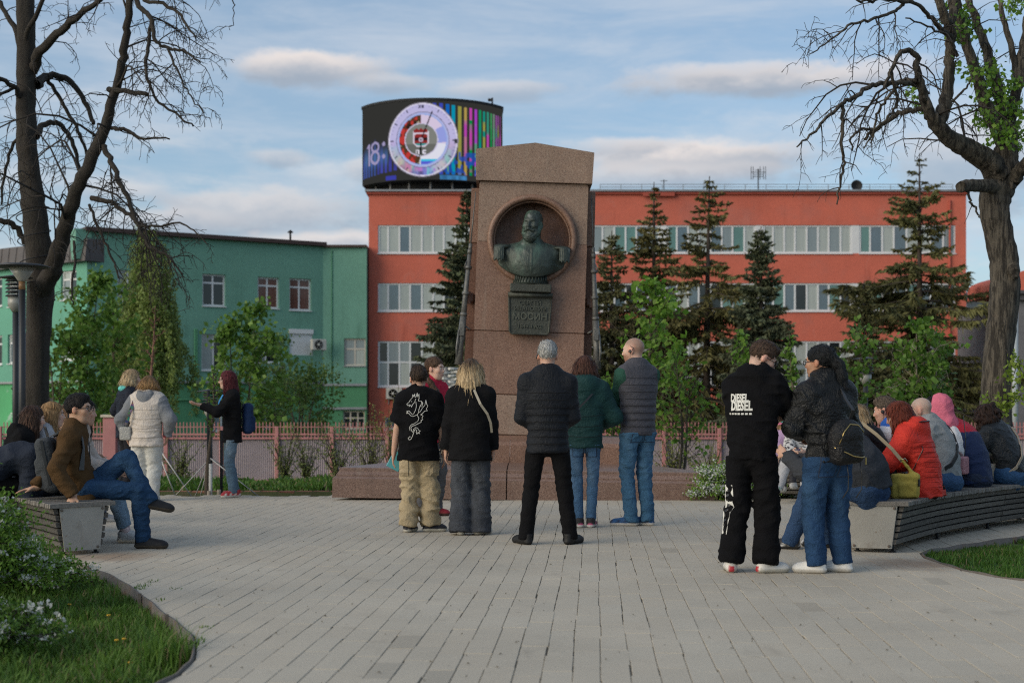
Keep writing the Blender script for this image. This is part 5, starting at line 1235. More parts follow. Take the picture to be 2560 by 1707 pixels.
for (px, py, sx, sy, n) in ((2200, 40, 32, 40, 260), (2215, 60, 25, 25, 140), (2195, 75, 20, 18, 90), (2272, 185, 38, 50, 240), (2245, 165, 25, 20, 110), (2300, 235, 30, 35, 150), (2265, 270, 30, 22, 120), (2300, 300, 28, 30, 260), (2325, 315, 25, 32, 170), (2330, 190, 22, 20, 80), (2335, 260, 25, 25, 110), (2090, 210, 14, 14, 24), (2105, 240, 12, 14, 24), (2118, 252, 10, 10, 20), (2190, 150, 10, 18, 24), (2335, 15, 30, 25, 60), (2320, 5, 15, 12, 20)):
    c0 = np.array(PT(px, py, DR)) - rel
    for _ in range(max(4, n // 12)):
        e_ = c0 + rg.normal(0, 1, 3) * np.array([sx, 34, sy]) / F52 * DR * .8; s_ = c0 + rg.normal(0, 1, 3) * np.array([sx, 20, sy]) / F52 * DR * .35; q_ = np.linspace(0, 1, 5)[:, None]; TW.append((s_ * (1 - q_) + e_ * q_ + rg.normal(0, .02, (5, 3)), np.linspace(.006, .0025, 5)))
    for _ in range(n): C.append(np.array(PT(px + rg.normal(0, sx * .55), py + rg.normal(0, sy * .55), DR + rg.normal(0, .35))) - rel)
Vt, Ft = tube_np(TW, 3); tag(link('leafy_twigs', npmesh('leafy_twigs', Vt, Ft, m_twig), tr_), kind='stuff')
C = np.array(C); V, F, c = leaves_np(C, .062, rg, ((.10, .22, .02), (.20, .33, .05)), .5, .9); link('leaves', npmesh('leaves', V, F, m_leaf, False, c), tr_)
# suckers with young leaves low on the trunk
segs = []; C = []
for (px0, py0, px1, py1) in ((2310, 800, 2348, 860), (2315, 850, 2350, 830), (2315, 930, 2345, 905), (2300, 950, 2322, 880), (2305, 960, 2290, 925), (2318, 820, 2340, 900), (2300, 948, 2262, 908), (2310, 958, 2316, 915)):
    a_ = np.array(PT(px0, py0, DR - .3)); b_ = np.array(PT(px1, py1, DR - .5)); t_ = np.linspace(0, 1, 7)[:, None]; P = a_ * (1 - t_) + b_ * t_ + rg.normal(0, .02, (7, 3)); segs.append((P - rel, np.linspace(.007, .003, 7)))
    for k in range(30): C.append(a_ + (b_ - a_) * rg.uniform(.25, 1.05) + rg.normal(0, .055, 3) - rel)
Vt, Ft = tube_np(segs, 4); link('sucker_shoots', npmesh('sucker_shoots', Vt, Ft, m_twig), tr_)
V, F, c = leaves_np(np.array(C), .060, rg, LEAF_YEL, .6, .95); link('sucker_leaves', npmesh('sucker_leaves', V, F, m_leaf, False, c), tr_)

# ---- spruces between the fence and the red building -----------------
m_sbark = mat('spruce_bark', (.055, .042, .034), .95, .3, 5, .5, 20, stretch=(3, 3, .6))
def spruce(px, pytop, pybase, d, halfw, lab, seed, gaps=.25, brown=.5, blue=0.0, ztop_frac=1.0, droop=.25, lean=0.0, uneven=.25, dens=1.0):
    rg = np.random.default_rng(seed); x = PX(px, d); zb = gz(d); zt = PZ(pytop, d); H = zt - zb; W = 2.0 * halfw / F52 * d; zlow = max(zb + .3, PZ(pybase, d))
    root = empty('spruce_tree', (x, d, zb), 0, lab, 'tree', 'spruces in front of the red building')
    tr = np.array([[lean * t * t, 0, H * t] for t in np.linspace(0, 1, 12)]); rr = np.linspace(.017 * H + .03, .02, 12)
    Vt, Ft = tube_np([(tr, rr)], 8); link('trunk', npmesh('trunk', Vt, Ft, m_sbark, True), root)
    segs = []; A = []; B = []; col = []
    z = zlow - zb; k = 0
    sect = rg.uniform(0, 1, 7)
    while z < H * .985:
        f = (z - (zlow - zb)) / (H - (zlow - zb)); Rr = W * (1 - f) ** .9 * .96 + .16
        Rr *= 1 + uneven * math.sin(z * 1.7 + seed) * .5 + uneven * rg.normal() * .3
        nb = int((7 + 8 * (1 - f)) * dens)
        for b in range(nb):
            if rg.random() < gaps: continue
            az = rg.uniform(0, 2 * np.pi); L = Rr * rg.uniform(.55, 1.12); m = 7
            dr = np.array([np.cos(az), np.sin(az), .45 - .62 * (1 - f)]); p = np.array([lean * (z / H) ** 2, 0, z]); pts = [p]; c2 = dr.copy()
            for j in range(m - 1): c2 = c2 + np.array([0, 0, (-droop if j < 3 else droop * 1.1)]) * .55 + rg.normal(0, .06, 3); c2 /= np.linalg.norm(c2); pts.append(pts[-1] + c2 * L / (m - 1))
            pts = np.array(pts); segs.append((pts, np.linspace(.012 + .012 * L, .006, m)))
            ns = max(10, int(L * 62 * dens))
            t = rg.uniform(.10, 1.0, ns) ** .8; q = np.stack([np.interp(t * (m - 1), np.arange(m), pts[:, i]) for i in range(3)], 1)
            sd = rg.normal(0, 1, (ns, 3)) * np.array([.55, .55, .30]) + dr * .55 + np.array([0, 0, -.75 * (1 - f) - .15]); sd /= np.linalg.norm(sd, axis=1)[:, None]
            ln = (.17 + .36 * L * .4) * rg.uniform(.5, 1.2, ns) * (1.1 - .5 * t)
            A.append(q); B.append(q + sd * ln[:, None]); g = rg.random(ns)[:, None]
            base = np.array([.095, .115, .045]) * (1 - brown) + np.array([.165, .14, .052]) * brown; base = base * (1 - blue) + np.array([.105, .14, .12]) * blue
            br = rg.uniform(.6, 1.4); col.append(base * (.65 + .75 * g) * br)
        z += H * .024 * rg.uniform(.7, 1.3) * (1.15 - .4 * f) / dens; k += 1
    A = np.concatenate(A); B = np.concatenate(B); col = np.concatenate(col); n = len(A)
    dvec = B - A; w = np.cross(dvec, rg.normal(size=(n, 3))); w /= np.linalg.norm(w, axis=1)[:, None] + 1e-9; w *= rg.uniform(.014, .036, n)[:, None] * (1.0 + d / 90)
    mid = A + dvec * .45
    V = np.concatenate([A, mid + w, B, mid - w]); i = np.arange(n); F = np.stack([i, i + n, i + 2 * n, i + 3 * n], 1)
    Vt, Ft = tube_np(segs, 3); tag(link('limbs', npmesh('limbs', Vt, Ft, m_sbark), root), kind='stuff')
    link('crown', npmesh('crown', V, F, m_needle, False, np.concatenate([col] * 4)), root); return root
spruce(2112, 352, 975, 62, 138, 'tallest wide spruce with drooping tiers near the right end of the red block', 1, .32, .45, 0, uneven=.5, dens=.9)
spruce(1622, 405, 985, 63, 118, 'wide sparse spruce with bent crown tip right of the monument', 2, .38, .65, 0, lean=.15, uneven=.6, dens=.88)
spruce(1502, 418, 960, 66, 66, 'narrow dark spruce standing left of the sparse wide spruce', 3, .25, .7, 0, uneven=.35)
spruce(1405, 530, 960, 64, 62, 'shorter dark spruce just right of the monument shaft', 4, .2, .6, .1, uneven=.3)
spruce(1748, 520, 960, 58, 62, 'dense short bluish spruce between the two wide spruces', 5, .12, .25, .35, uneven=.2, droop=.18, dens=1.15)
spruce(1072, 435, 960, 60, 74, 'dense dark green spruce half hidden left of the monument', 6, .08, .2, .25, uneven=.15, droop=.15, dens=1.15)
spruce(1985, 645, 960, 60, 52, 'small dark spruce left of the tallest spruce', 7, .15, .5, .1, uneven=.3)
# the bent, thin top of the sparse spruce
o_ = None

# ---- weeping birch in front of the green building --------------------
def weeping(px, pytop, d, W, lab, seed):
    rg = np.random.default_rng(seed); x = PX(px, d); zb = gz(d); H = PZ(pytop, d) - zb; W = W / F52 * d
    root = empty('weeping_birch', (x, d, zb), 0, lab, 'tree')
    mb_ = m_birch
    tr = np.array([[-.12 * math.sin(t * 2), 0, H * .93 * t] for t in np.linspace(0, 1, 10)]); segs = [(tr, np.linspace(.17, .03, 10))]; C = []
    for b in range(110):
        z0 = H * rg.uniform(.40, .93); az = rg.uniform(0, 2 * np.pi); L = W * rg.uniform(.2, 1.0) * (1.0 - .50 * max(0, z0 / H - .55) / .45); p = np.array([0, 0, z0]); e = np.array([np.cos(az), np.sin(az), 0])
        up = H * .06 * rg.uniform(.3, 1); fall = H * rg.uniform(.18, .52) * min(1, z0 / H * 1.2); pts = []
        for t in np.linspace(0, 1, 12): pts.append(p + e * L * min(1, t * 2.2) ** .7 + np.array([0, 0, up * math.sin(min(1, t * 2.5) * np.pi) - fall * max(0, t - .25) / .75]) + rg.normal(0, .05, 3))
        pts = np.array(pts); segs.append((pts, np.linspace(.013, .003, 12)))
        for s in range(3):
            off = rg.normal(0, .22, 3) * np.array([1, 1, .4]); n = 95
            t = rg.uniform(.25, 1.0, n); q = np.stack([np.interp(t * 11, np.arange(12), pts[:, i]) for i in range(3)], 1) + off * t[:, None] + rg.normal(0, .07, (n, 3)); C.append(q)
    Vt, Ft = tube_np([segs[0]], 8); link('trunk', npmesh('trunk', Vt, Ft, m_birch, True), root)
    Vt, Ft = tube_np(segs[1:], 3); link('limbs', npmesh('limbs', Vt, Ft, m_twig), root)
    V, F, c = leaves_np(np.concatenate(C), .13, rg, ((.20, .28, .065), (.29, .36, .11)), 1.4, .6); link('crown', npmesh('crown', V, F, m_leaf, False, c), root)
m_birch = mat('birch_bark', (.30, .28, .25), .85, .3, 4, .2, 30, dirt=((.04, .035, .03), 6, .5, .62, .8), stretch=(1, 1, .4))
weeping(345, 492, 55, 112, 'weeping birch with hanging fresh foliage in front of the green building', 3)
# ---- young broadleaf trees -------------------------------------------
def sapling(px, pytop, pybase, d, W, lab, seed, cols=LEAF_MID, leaf=.10, nl=2200, stems=1, hole=.35, low=.35, bark=None, name='young_tree', clump=.18, wob=.05, asp=.9, limbs=None, zbase=None, group=None):
    """W: half width of the crown in pixels; leaves sit in clumps on the outer twigs so that the crown has gaps"""
    rg = np.random.default_rng(seed); x = PX(px, d); zb = gz(d) if zbase is None else zbase; H = PZ(pytop, d) - zb; W = 1.25 * W / F52 * d
    root = empty(name, (x, d, zb), 0, lab, 'tree' if 'tree' in name else 'shrub', group); segs = []; tipsP = []
    tk = []
    for s in range(stems):
        az = rg.uniform(0, 6.28); sp_ = 0 if stems == 1 else W * .45
        P = np.array([[np.cos(az) * sp_ * t ** 1.3 + wob * math.sin(t * 5 + seed + s), np.sin(az) * sp_ * t ** 1.3, H * (.97 if s == 0 else rg.uniform(.7, .95)) * t] for t in np.linspace(0, 1, 10)])
        r = np.linspace(.012 * H + .012, .006, 10) * (1 if stems == 1 else .75); tk.append((P, r))
        nb = int(26 / stems) + 5
        for b in range(nb):
            t = low + (1 - low) * (b + rg.random()) / nb; t = min(t, .98); i = t * 9; p = np.array([np.interp(i, np.arange(10), P[:, j]) for j in range(3)]); a2 = b * 2.4 + rg.uniform(-.5, .5)
            f = (t - low) / (1 - low); L = W * (math.sin(math.pi * min(1, .28 + .72 * f)) ** .6) * rg.uniform(.55, 1.1)
            e = np.array([np.cos(a2), np.sin(a2), rg.uniform(.35, 1.0)]); e /= np.linalg.norm(e); pts = [p]; c2 = e
            for j in range(5): c2 = c2 + rg.normal(0, .14, 3) + np.array([0, 0, .05]); c2 /= np.linalg.norm(c2); pts.append(pts[-1] + c2 * L / 5)
            pts = np.array(pts); segs.append((pts, np.linspace(.004 + .006 * H / 4, .003, 6)))
            for j in range(2, 6):
                for q in range(2):
                    v = pts[j] + rg.normal(0, L * .16, 3); segs.append((np.array([pts[j], (pts[j] + v) / 2 + rg.normal(0, .01, 3), v]), np.array([.005, .004, .003]))); tipsP.append(v)
    tipsP = np.array(tipsP); keep = rg.random(len(tipsP)) > hole * .6; tipsP = tipsP[keep]
    C = tipsP[rg.integers(0, len(tipsP), nl)] + rg.normal(0, clump, (nl, 3)) * W * .42
    Vt, Ft = tube_np(tk, 7); link('trunk', npmesh('trunk', Vt, Ft, bark or m_ybark, True), root)
    Vt, Ft = tube_np(segs, 3); tag(link('limbs', npmesh('limbs', Vt, Ft, bark or m_ybark), root), kind='stuff')
    V, F, c = leaves_np(C, leaf, rg, cols, .5, asp); link('crown', npmesh('crown', V, F, m_leaf, False, c), root); return root
m_ybark = mat('young_bark', (.095, .075, .055), .9, .3, 8, .2, 40); m_pbark = mat('pale_bark', (.30, .255, .20), .85, .25, 8, .2, 40)
sapling(180, 615, 960, 41, 92, 'bushy maple tree with fresh leaves right of the bare trunk', 41, LEAF_MID, .16, 2600, 2, .35, .22)
sapling(262, 640, 960, 43, 95, 'leafy green young maple tree in front of the weeping birch', 42, LEAF_MID, .17, 2000, 2, .3, .18)
sapling(128, 720, 965, 40, 45, 'slim young tree with sparse small leaves beside the bare trunk', 43, LEAF_MID, .10, 520, 3, .5, .25)
sapling(552, 690, 1000, 40.5, 92, 'rounded young maple tree with bright leaves behind the guide', 44, LEAF_MID, .165, 2600, 2, .38, .12)
sapling(690, 775, 985, 45, 88, 'wide small-leaved green shrub under the shuttered window of the green wall', 45, LEAF_DARK, .11, 3200, 4, .25, .05, name='leafy_shrub', clump=.22)
sapling(618, 830, 985, 43, 62, 'loose green shrub between the young maple and the wide shrub', 46, LEAF_DARK, .085, 2300, 4, .3, .05, name='leafy_shrub')
sapling(1492, 632, 1000, 24, 100, 'young tree with bright yellow-green leaves behind man in grey vest', 47, LEAF_LIGHT, .12, 800, 1, .8, .30, clump=.14, wob=.04)
sapling(1415, 860, 1000, 22, 52, 'low bright green sapling between green jacket woman and vest man', 48, LEAF_LIGHT, .09, 330, 2, .5, .25)
sapling(1560, 800, 1000, 23, 70, 'sapling with fresh bright leaf clusters right of vest man', 56, LEAF_LIGHT, .10, 300, 2, .6, .25)
sapling(1735, 760, 1010, 23, 55, 'slender fresh green sapling behind the boy in the black hoodie', 49, LEAF_LIGHT, .10, 420, 2, .55, .30)
sapling(1822, 755, 1010, 20, 26, 'thin upright sapling with few leaves between hoodie boy and ponytail woman', 50, LEAF_MID, .085, 260, 1, .55, .25)
sapling(1950, 740, 1000, 25, 74, 'young maple tree with clustered leaves above the ponytail woman', 51, LEAF_MID, .11, 620, 2, .6, .35)
sapling(2128, 735, 990, 23, 84, 'leafy young maple tree with pale forked stems behind the seated row', 52, LEAF_MID, .105, 1500, 3, .3, .38, bark=m_pbark)
# bare whip on the left with a dry pinkish stem
sapling(350, 690, 1010, 24, 30, 'nearly leafless thin sapling with reddish stem behind the two women', 53, LEAF_YEL, .07, 40, 1, .7, .45, bark=mat('red_stem', (.20, .10, .07), .8, .2, 8))
# staked sapling beside the guide
sapling(483, 830, 1143, 19.3, 16, 'thin staked sapling with whitewashed foot held by white ropes beside guide', 54, LEAF_MID, .06, 60, 1, .5, .55, zbase=-.35)
st = COL.objects[[o.name for o in COL.objects if o.get('label', '').startswith('thin staked')][0]]
mb = MB(); m_rope = mat('white_rope', (.62, .62, .60), .8, .1, 8)
for (px, py) in ((440, 1143), (452, 1145), (395, 1140), (520, 1100), (590, 1143)): 
    a_ = Vector((0, 0, PZ(1052, 19.3) + .35)); b_ = Vector((PX(px, 19.3) - st.location.x, (.2 if px != 520 else 1.0), PZ(py, 19.3) + .35)); mb.tube([a_, b_], .008, 5)
mb.build('rope', m_rope, st); mb = MB(); mb.tube([(0, 0, .0), (.004, 0, .75)], .026, 8); mb.build('whitewash', mat('whitewash', (.6, .6, .57), .9, .1, 9), st)
for x_ in (-.06, .12): mb = MB(); mb.tube([(x_, .15, 0), (x_, .15, 1.75 if x_ < 0 else 1.2)], .022, 6); mb.build('stake', m_dark, st)
# guy ropes seen right of the beige trousers
rp = empty('staked_sapling_rope', (PX(372, 20), 20, -.1), 0, 'pair of white guy ropes slanting to the ground right of the pale trousers', 'rope')
for (xa, ya, xb, yb_) in ((372, 1060, 395, 1142), (372, 1040, 432, 1142)): mb = MB(); mb.tube([Vector((PX(xa, 20), 20, PZ(ya, 20))) - rp.location, Vector((PX(xb, 20), 20.2, PZ(yb_, 20))) - rp.location], .009, 5); mb.build('rope', m_rope, rp)
for k_, (px, py, h_) in enumerate(((500, 1142, .18), (477, 1145, .22), (520, 1145, .16))): mb = MB(); mb.tube([(PX(px, 19.2), 19.2, -.38), (PX(px, 19.2) + .02, 19.2, PZ(py - 18, 19.2))], .03, 6); tag(mb.build('wooden_peg', m_pbark), ['leftmost short wooden peg by the plaza edge near the staked sapling', 'middle short wooden peg at the foot of the white rope', 'third short wooden peg, nearest the guide shoes'][[1, 0, 2][k_]], 'peg', 'pegs of the staked sapling')
# willow-like thin bushes along the fence
def thin_bush(px, pytop, d, W, lab, seed, n=24, nl=620, cols=LEAF_OLIVE):
    rg = np.random.default_rng(seed); x = PX(px, d); zb = gz(d); H = PZ(pytop, d) - zb; W = 1.9 * W / F52 * d
    root = empty('willow_bush', (x, d, zb), 0, lab, 'bush', 'thin bushes along the fence'); segs = []; C = []
    for s in range(n):
        a = rg.uniform(0, 6.28); sp_ = W * rg.uniform(.2, 1.0); h = H * rg.uniform(.35, 1.1); P = np.array([[np.cos(a) * sp_ * t ** 1.5 + rg.normal(0, .015), np.sin(a) * sp_ * t ** 1.5 * .6, h * t] for t in np.linspace(0, 1, 8)])
        segs.append((P, np.linspace(.013, .005, 8))); m = nl // n; t = rg.uniform(.2, 1, m); C.append(np.stack([np.interp(t * 7, np.arange(8), P[:, i]) for i in range(3)], 1) + rg.normal(0, .06, (m, 3)))
    Vt, Ft = tube_np(segs, 3); link('stems', npmesh('stems', Vt, Ft, m_twig), root)
    V, F, c = leaves_np(np.concatenate(C), .075, rg, cols, -.3, .4); link('leaves', npmesh('leaves', V, F, m_leaf, False, c), root)
for k_, (px, py, W, lab) in enumerate(((415, 1010, 34, 'thin willow bush by the fence right of the pale trousers'), (655, 990, 30, 'thin willow bush by the fence right of the guide'), (705, 985, 36, 'thin willow bush by the fence, halfway from guide to monument'), (775, 965, 44, 'thin willow bush by the fence close to the monument base'), (850, 950, 44, 'tall yellowish thin bush left of the dragon shirt boy'), (900, 900, 46, 'tallest yellowish thin bush against the red wall beside the boy'), (1545, 985, 42, 'thin willow bush by the fence right of the vest man'), (1630, 1000, 44, 'thin willow bush by the fence left of the hoodie boy'))):
    thin_bush(px, py, 30 + (k_ % 3) * 1.6, W, lab, 70 + k_, cols=LEAF_OLIVE if k_ < 4 else ((.21, .23, .06), (.28, .30, .09)))

# ---- white flowering spirea bushes -----------------------------------
m_petal = mat('petal', (.62, .64, .60), .6, .1, 9, trans=.3)
def spirea(x, y, z, W, Dp, H, lab, seed, n=60, nl=3000, leaf=.030, fl=260, fs=.014, cols=LEAF_LIGHT, pet=7):
    rg = np.random.default_rng(seed); root = empty('flowering_bush', (x, y, z), 0, lab, 'bush', 'white flowering bushes'); segs = []; C = []; Fp = []
    for s in range(n):
        a = rg.uniform(0, 6.28); q = rg.uniform(.15, 1) ** .6; e = np.array([np.cos(a) * W * q, np.sin(a) * Dp * q, 0]); h = H * (1.02 - .55 * q * q) * rg.uniform(.8, 1.1); m = 9
        P = np.array([e * t ** 1.4 * 1.0 + np.array([0, 0, h * (1.25 * t - .38 * t * t * (1 + q))]) + rg.normal(0, .012, 3) for t in np.linspace(0, 1, m)]); segs.append((P, np.linspace(.007, .0025, m)))
        k = nl // n; t = np.clip(rg.beta(2.6, 1.1, k), 0, 1); C.append(np.stack([np.interp(t * (m - 1), np.arange(m), P[:, i]) for i in range(3)], 1) + rg.normal(0, .028 * (W + H) + .006, (k, 3)))
        for g in range(max(1, fl // n)):
            t = rg.uniform(.55, 1.0); c = np.array([np.interp(t * (m - 1), np.arange(m), P[:, i]) for i in range(3)]) + rg.normal(0, .02, 3) + np.array([0, 0, .012]); Fp.append(c + rg.normal(0, fs * .95, (pet, 3)) * np.array([1, 1, .6]))
    Vt, Ft = tube_np(segs, 3); link('stems', npmesh('stems', Vt, Ft, m_twig), root)
    V, F, c = leaves_np(np.concatenate(C), leaf, rg, cols, -.4, .42); link('leaves', npmesh('leaves', V, F, m_leaf, False, c), root)
    V, F, c = leaves_np(np.concatenate(Fp), fs, rg, ((.9, .9, .9), (1, 1, 1)), -.6, 1.0); link('blossom', npmesh('blossom', V, F, m_petal), root)
def at_px(px, py_ground): d = 3853.9 / (py_ground - 932.5); return PX(px, d), d
spirea(-3.24, 8.5, -.1, .55, .6, 1.12, 'large flowering bush with white blossom clusters in the left foreground', 81, 150, 14000, .034, 150, .020, ((.10, .21, .025), (.20, .34, .05)), 20)
spirea(-3.35, 9.6, -.1, .55, .5, .52, 'flowering bush beside the bench end at the left edge, behind the large one', 82, 90, 7000, .034, 90, .021, ((.10, .21, .025), (.19, .32, .05)), 16)
spirea(-2.72, 7.2, -.1, .50, .45, .46, 'low dark flowering bush at the bottom left corner with few blossoms', 83, 70, 5000, .032, 70, .021, ((.06, .14, .02), (.12, .22, .035)), 16)
x_, y_ = at_px(1660, 1150); spirea(x_, y_ + .3, -.1, .56, .5, .74, 'dense bush covered in white blossom right of the monument base', 84, 110, 5200, .045, 900, .025)
x_, y_ = at_px(1600, 1150); spirea(x_ + .02, y_ + .9, -.12, .32, .4, .50, 'small white blossoming bush just behind the right corner of the monument base', 85, 60, 2000, .045, 700, .021)
x_, y_ = at_px(1800, 1152); spirea(x_ + .12, y_ + .9, -.1, .45, .4, .62, 'white blossoming bush behind the seated child in the teal cap', 86, 70, 2600, .045, 700, .021)
spirea(5.02, 12.2, -.05, .34, .4, .62, 'white flowering bush at the right edge beside the bench back', 87, 60, 3000, .035, 220, .014)
spirea(5.75, 14.9, -.05, .55, .5, .78, 'bush with white blossom behind the curly haired woman at right edge', 88, 80, 4000, .04, 420, .016)
spirea(4.62, 15.3, -.05, .35, .4, .78, 'blossoming bush in the gap between the vest man and the curly haired woman', 89, 50, 2200, .04, 260, .016)
# ================================================================== BENCHES, LAMPS
m_slat = mat('weathered_wood', (.125, .115, .10), .85, .35, 2.2, .6, 20, objvar=.28, stretch=(6, 6, 40), dirt=((.05, .045, .04), 3, .5, .75, .6))
m_plank = mat('weathered_top', (.19, .175, .155), .85, .28, 2.5, .5, 25, objvar=.22, stretch=(14, 14, 14), dirt=((.10, .09, .075), 4, .5, .75, .5))
m_panel = mat('bench_panel', (.34, .325, .29), .55, .14, 2.5, .08, 30, metal=.15, dirt=((.13, .085, .05), 3.2, .55, .78, .7), spots=((.16, .09, .05), 22, .70, .8, .6))
SEAT = .415
def bench(outer, inner_dir, endA, lab, W=.54, open_front=True, z0=.06, nslat=6):
    """curved bench: outer = back edge line, endA = inner corner of the near end"""
    C = catmull(outer, 10); S = [0.0]
    for a, b in zip(C, C[1:]): S.append(S[-1] + (b - a).length)
    def at(s):
        s = max(0, min(S[-1] - 1e-4, s)); i = next(k for k in range(len(S) - 1) if S[k + 1] > s); t = (s - S[i]) / (S[i + 1] - S[i]); p = C[i].lerp(C[i + 1], t)
        d = (C[min(i + 2, len(C) - 1)] - C[max(i - 1, 0)]).normalized(); n = Vector((-d.y, d.x)) * inner_dir; return p, d, n
    root = empty('curved_bench', (C[0].x, C[0].y, 0), 0, lab, 'bench', 'curved wooden benches round the plaza'); o = Vector((C[0].x, C[0].y, 0))
    eA = Vector(endA); p0, d0, n0 = at(0); sk = (eA - p0).dot(d0); fade = .8         # skew of the near end
    def pt(s, f, z):
        """f: 0 outer edge .. 1 inner edge of the top"""
        p, d, n = at(s); k = max(0, 1 - s / fade); w = W; q = p + n * (w * f) + d * (sk * f * k); return Vector((q.x, q.y, z)) - o
    L = S[-1]; m = int(L / .046); mb = None
    for k in range(m):
        s0, s1 = k * L / m, (k + 1) * L / m - .006; dz = random.uniform(-.0025, .0025); e = random.uniform(-.008, .008); t = .034
        top = [pt(s0, -.02 + e, SEAT + dz), pt(s1, -.02 + e, SEAT + dz), pt(s1, 1.02 + e, SEAT + dz), pt(s0, 1.02 + e, SEAT + dz)]; c = sum(top, Vector()) / 4
        ax = (top[3] - top[0]).normalized(); up = Vector((0, 0, 1))
        V = [c + (q - c) * .985 for q in top] + [q - up * .005 for q in top] + [q - up * t for q in top]
        mbp = MB(); mbp._add([v - c for v in V], [(0, 1, 2, 3)] + [(4 + i, 4 + (i + 1) % 4, (i + 1) % 4, i) for i in range(4)] + [(8 + i, 8 + (i + 1) % 4, 4 + (i + 1) % 4, 4 + i) for i in range(4)])
        ob = mbp.build('plank', m_plank, root); ob.location = c
    for side in (0, 1):
        for r_ in range(nslat):
            za = z0 + (SEAT - .036 - z0) * r_ / nslat + .007; zb = z0 + (SEAT - .036 - z0) * (r_ + 1) / nslat - .007; ins = lambda z: .02 + .085 * (SEAT - z) / SEAT
            N = max(10, int(L / .18)); segn = int(N * .5)
            for (ka, kb) in ((0, segn), (segn, N)):
                V = []; jit = random.uniform(-.006, .006)
                for k in range(ka, kb + 1):
                    s = .03 + (L - .03) * k / N + (.004 if k == ka and ka else 0)
                    for z, th in ((za, 0), (zb, 0), (zb, .035), (za, .035)):
                        f = (ins(z) + th + jit) / W; V.append(pt(s, f if side == 0 else 1 - f, z))
                c = sum(V, Vector()) / len(V); n_ = kb - ka
                F = [(i * 4 + j, i * 4 + (j + 1) % 4, i * 4 + 4 + (j + 1) % 4, i * 4 + 4 + j) for i in range(n_) for j in range(4)] + [(0, 1, 2, 3), (n_ * 4 + 3, n_ * 4 + 2, n_ * 4 + 1, n_ * 4)]
                mbp = MB(); mbp._add([v - c for v in V], F); ob = mbp.build('slat', m_slat, root); ob.location = c
    # steel end plate
    mbp = MB(); a, b_, c_, d_ = pt(.012, .14, SEAT - .037), pt(.012, .86, SEAT - .037), pt(.012, .78, .035), pt(.012, .22, .035); off = pt(.03, .5, 0) - pt(.012, .5, 0)
    mbp.prism([a, b_, c_, d_], off * 1.0); pl = mbp.build('end_plate', m_panel, root)
    nrm = -(pt(.2, .5, 0) - pt(.012, .5, 0)).normalized()
    for q in ((a, .10), (b_, .10), (c_, .12), (d_, .12)):
        cc = (a + b_ + c_ + d_) / 4; p = q[0].lerp(cc, q[1]) + nrm * .004; mbp = MB(); mbp.lathe(p, [(.011, 0), (.011, .004), (.006, .007)], 10, nrm.to_track_quat('Z', 'Y').to_matrix()); mbp.build('bolt', m_edge, pl)
    mbp = MB(); P1 = [pt(s_, f, .2) for s_ in np.linspace(.05, L, 12) for f in (.3,)]; 
    V = []; 
    for s_ in np.linspace(.05, L, 16): V += [pt(s_, .28, .05), pt(s_, .28, SEAT - .06), pt(s_, .72, SEAT - .06), pt(s_, .72, .05)]
    mbp._add(V, [(i * 4 + j, i * 4 + (j + 1) % 4, i * 4 + 4 + (j + 1) % 4, i * 4 + 4 + j) for i in range(15) for j in range(4)]); mbp.build('inner_frame', m_dark, root)
    for s_ in np.arange(.10, L, 1.3):
        for f in (.25, .75): mbp = MB(); q = pt(s_, f, 0); mbp.tube([q, q + Vector((0, 0, .07))], .014, 8); mbp.lathe(q, [(.03, 0), (.03, .008)], 10); mbp.build('foot', m_dark, root)
    return root
bench([(3.16, 11.38), (3.74, 12.35), (4.40, 13.25), (5.2, 14.2), (6.1, 15.0), (7.2, 15.7)], 1, (2.70, 11.50), 'weathered curved bench of grey slats on the right, filled with a row of people')
bench([(-3.60, 11.10), (-4.02, 11.75), (-4.55, 12.5), (-5.25, 13.35), (-6.1, 14.2), (-7.2, 14.9)], -1, (-3.22, 11.52), 'weathered curved bench on the left under the man in brown shirt')
bench([(3.72, 17.95), (3.3, 18.05), (2.9, 18.2), (2.5, 18.4)], -1, (3.62, 17.45), 'far wooden slat bench behind ponytail woman where the child in teal cap sits')
# lamps
m_lamp = mat('lamp_black', (.022, .024, .027), .45, .1, 4); m_lampg = mat('lamp_glass', (.30, .30, .27), .3, .1, 4); m_lbrass = mat('lamp_brass', (.22, .12, .05), .5, .1, 4)
def disc_lamp(px, pytop, d, lab):
    x = PX(px, d); zt = PZ(pytop, d); r = empty('street_lamp', (x, d, gz(d) if d > 19 else 0), 0, lab, 'street lamp'); z = zt - r.location.z
    mb = MB(); mb.tube([(0, 0, 0), (0, 0, z - .33)], .042, 12); mb.lathe((0, 0, 0), [(.10, 0), (.10, .02), (.06, .04), (.055, .4), (.042, .42)], 12); mb.build('pole', m_lamp, r)
    mb = MB(); mb.lathe((0, 0, z - .33), [(.042, 0), (.042, .10)], 12); mb.build('collar', m_lbrass, r)
    mb = MB(); mb.lathe((0, 0, z - .23), [(.045, 0), (.06, .02), (.165, .175)], 20); mb.build('lamp_cone', m_lampg, r)
    mb = MB(); mb.lathe((0, 0, z - .055), [(.16, 0), (.33, .0), (.335, .012), (.25, .035), (.06, .055), (0.001, .058)], 28); mb.build('lamp_disc', m_lamp, r); return r
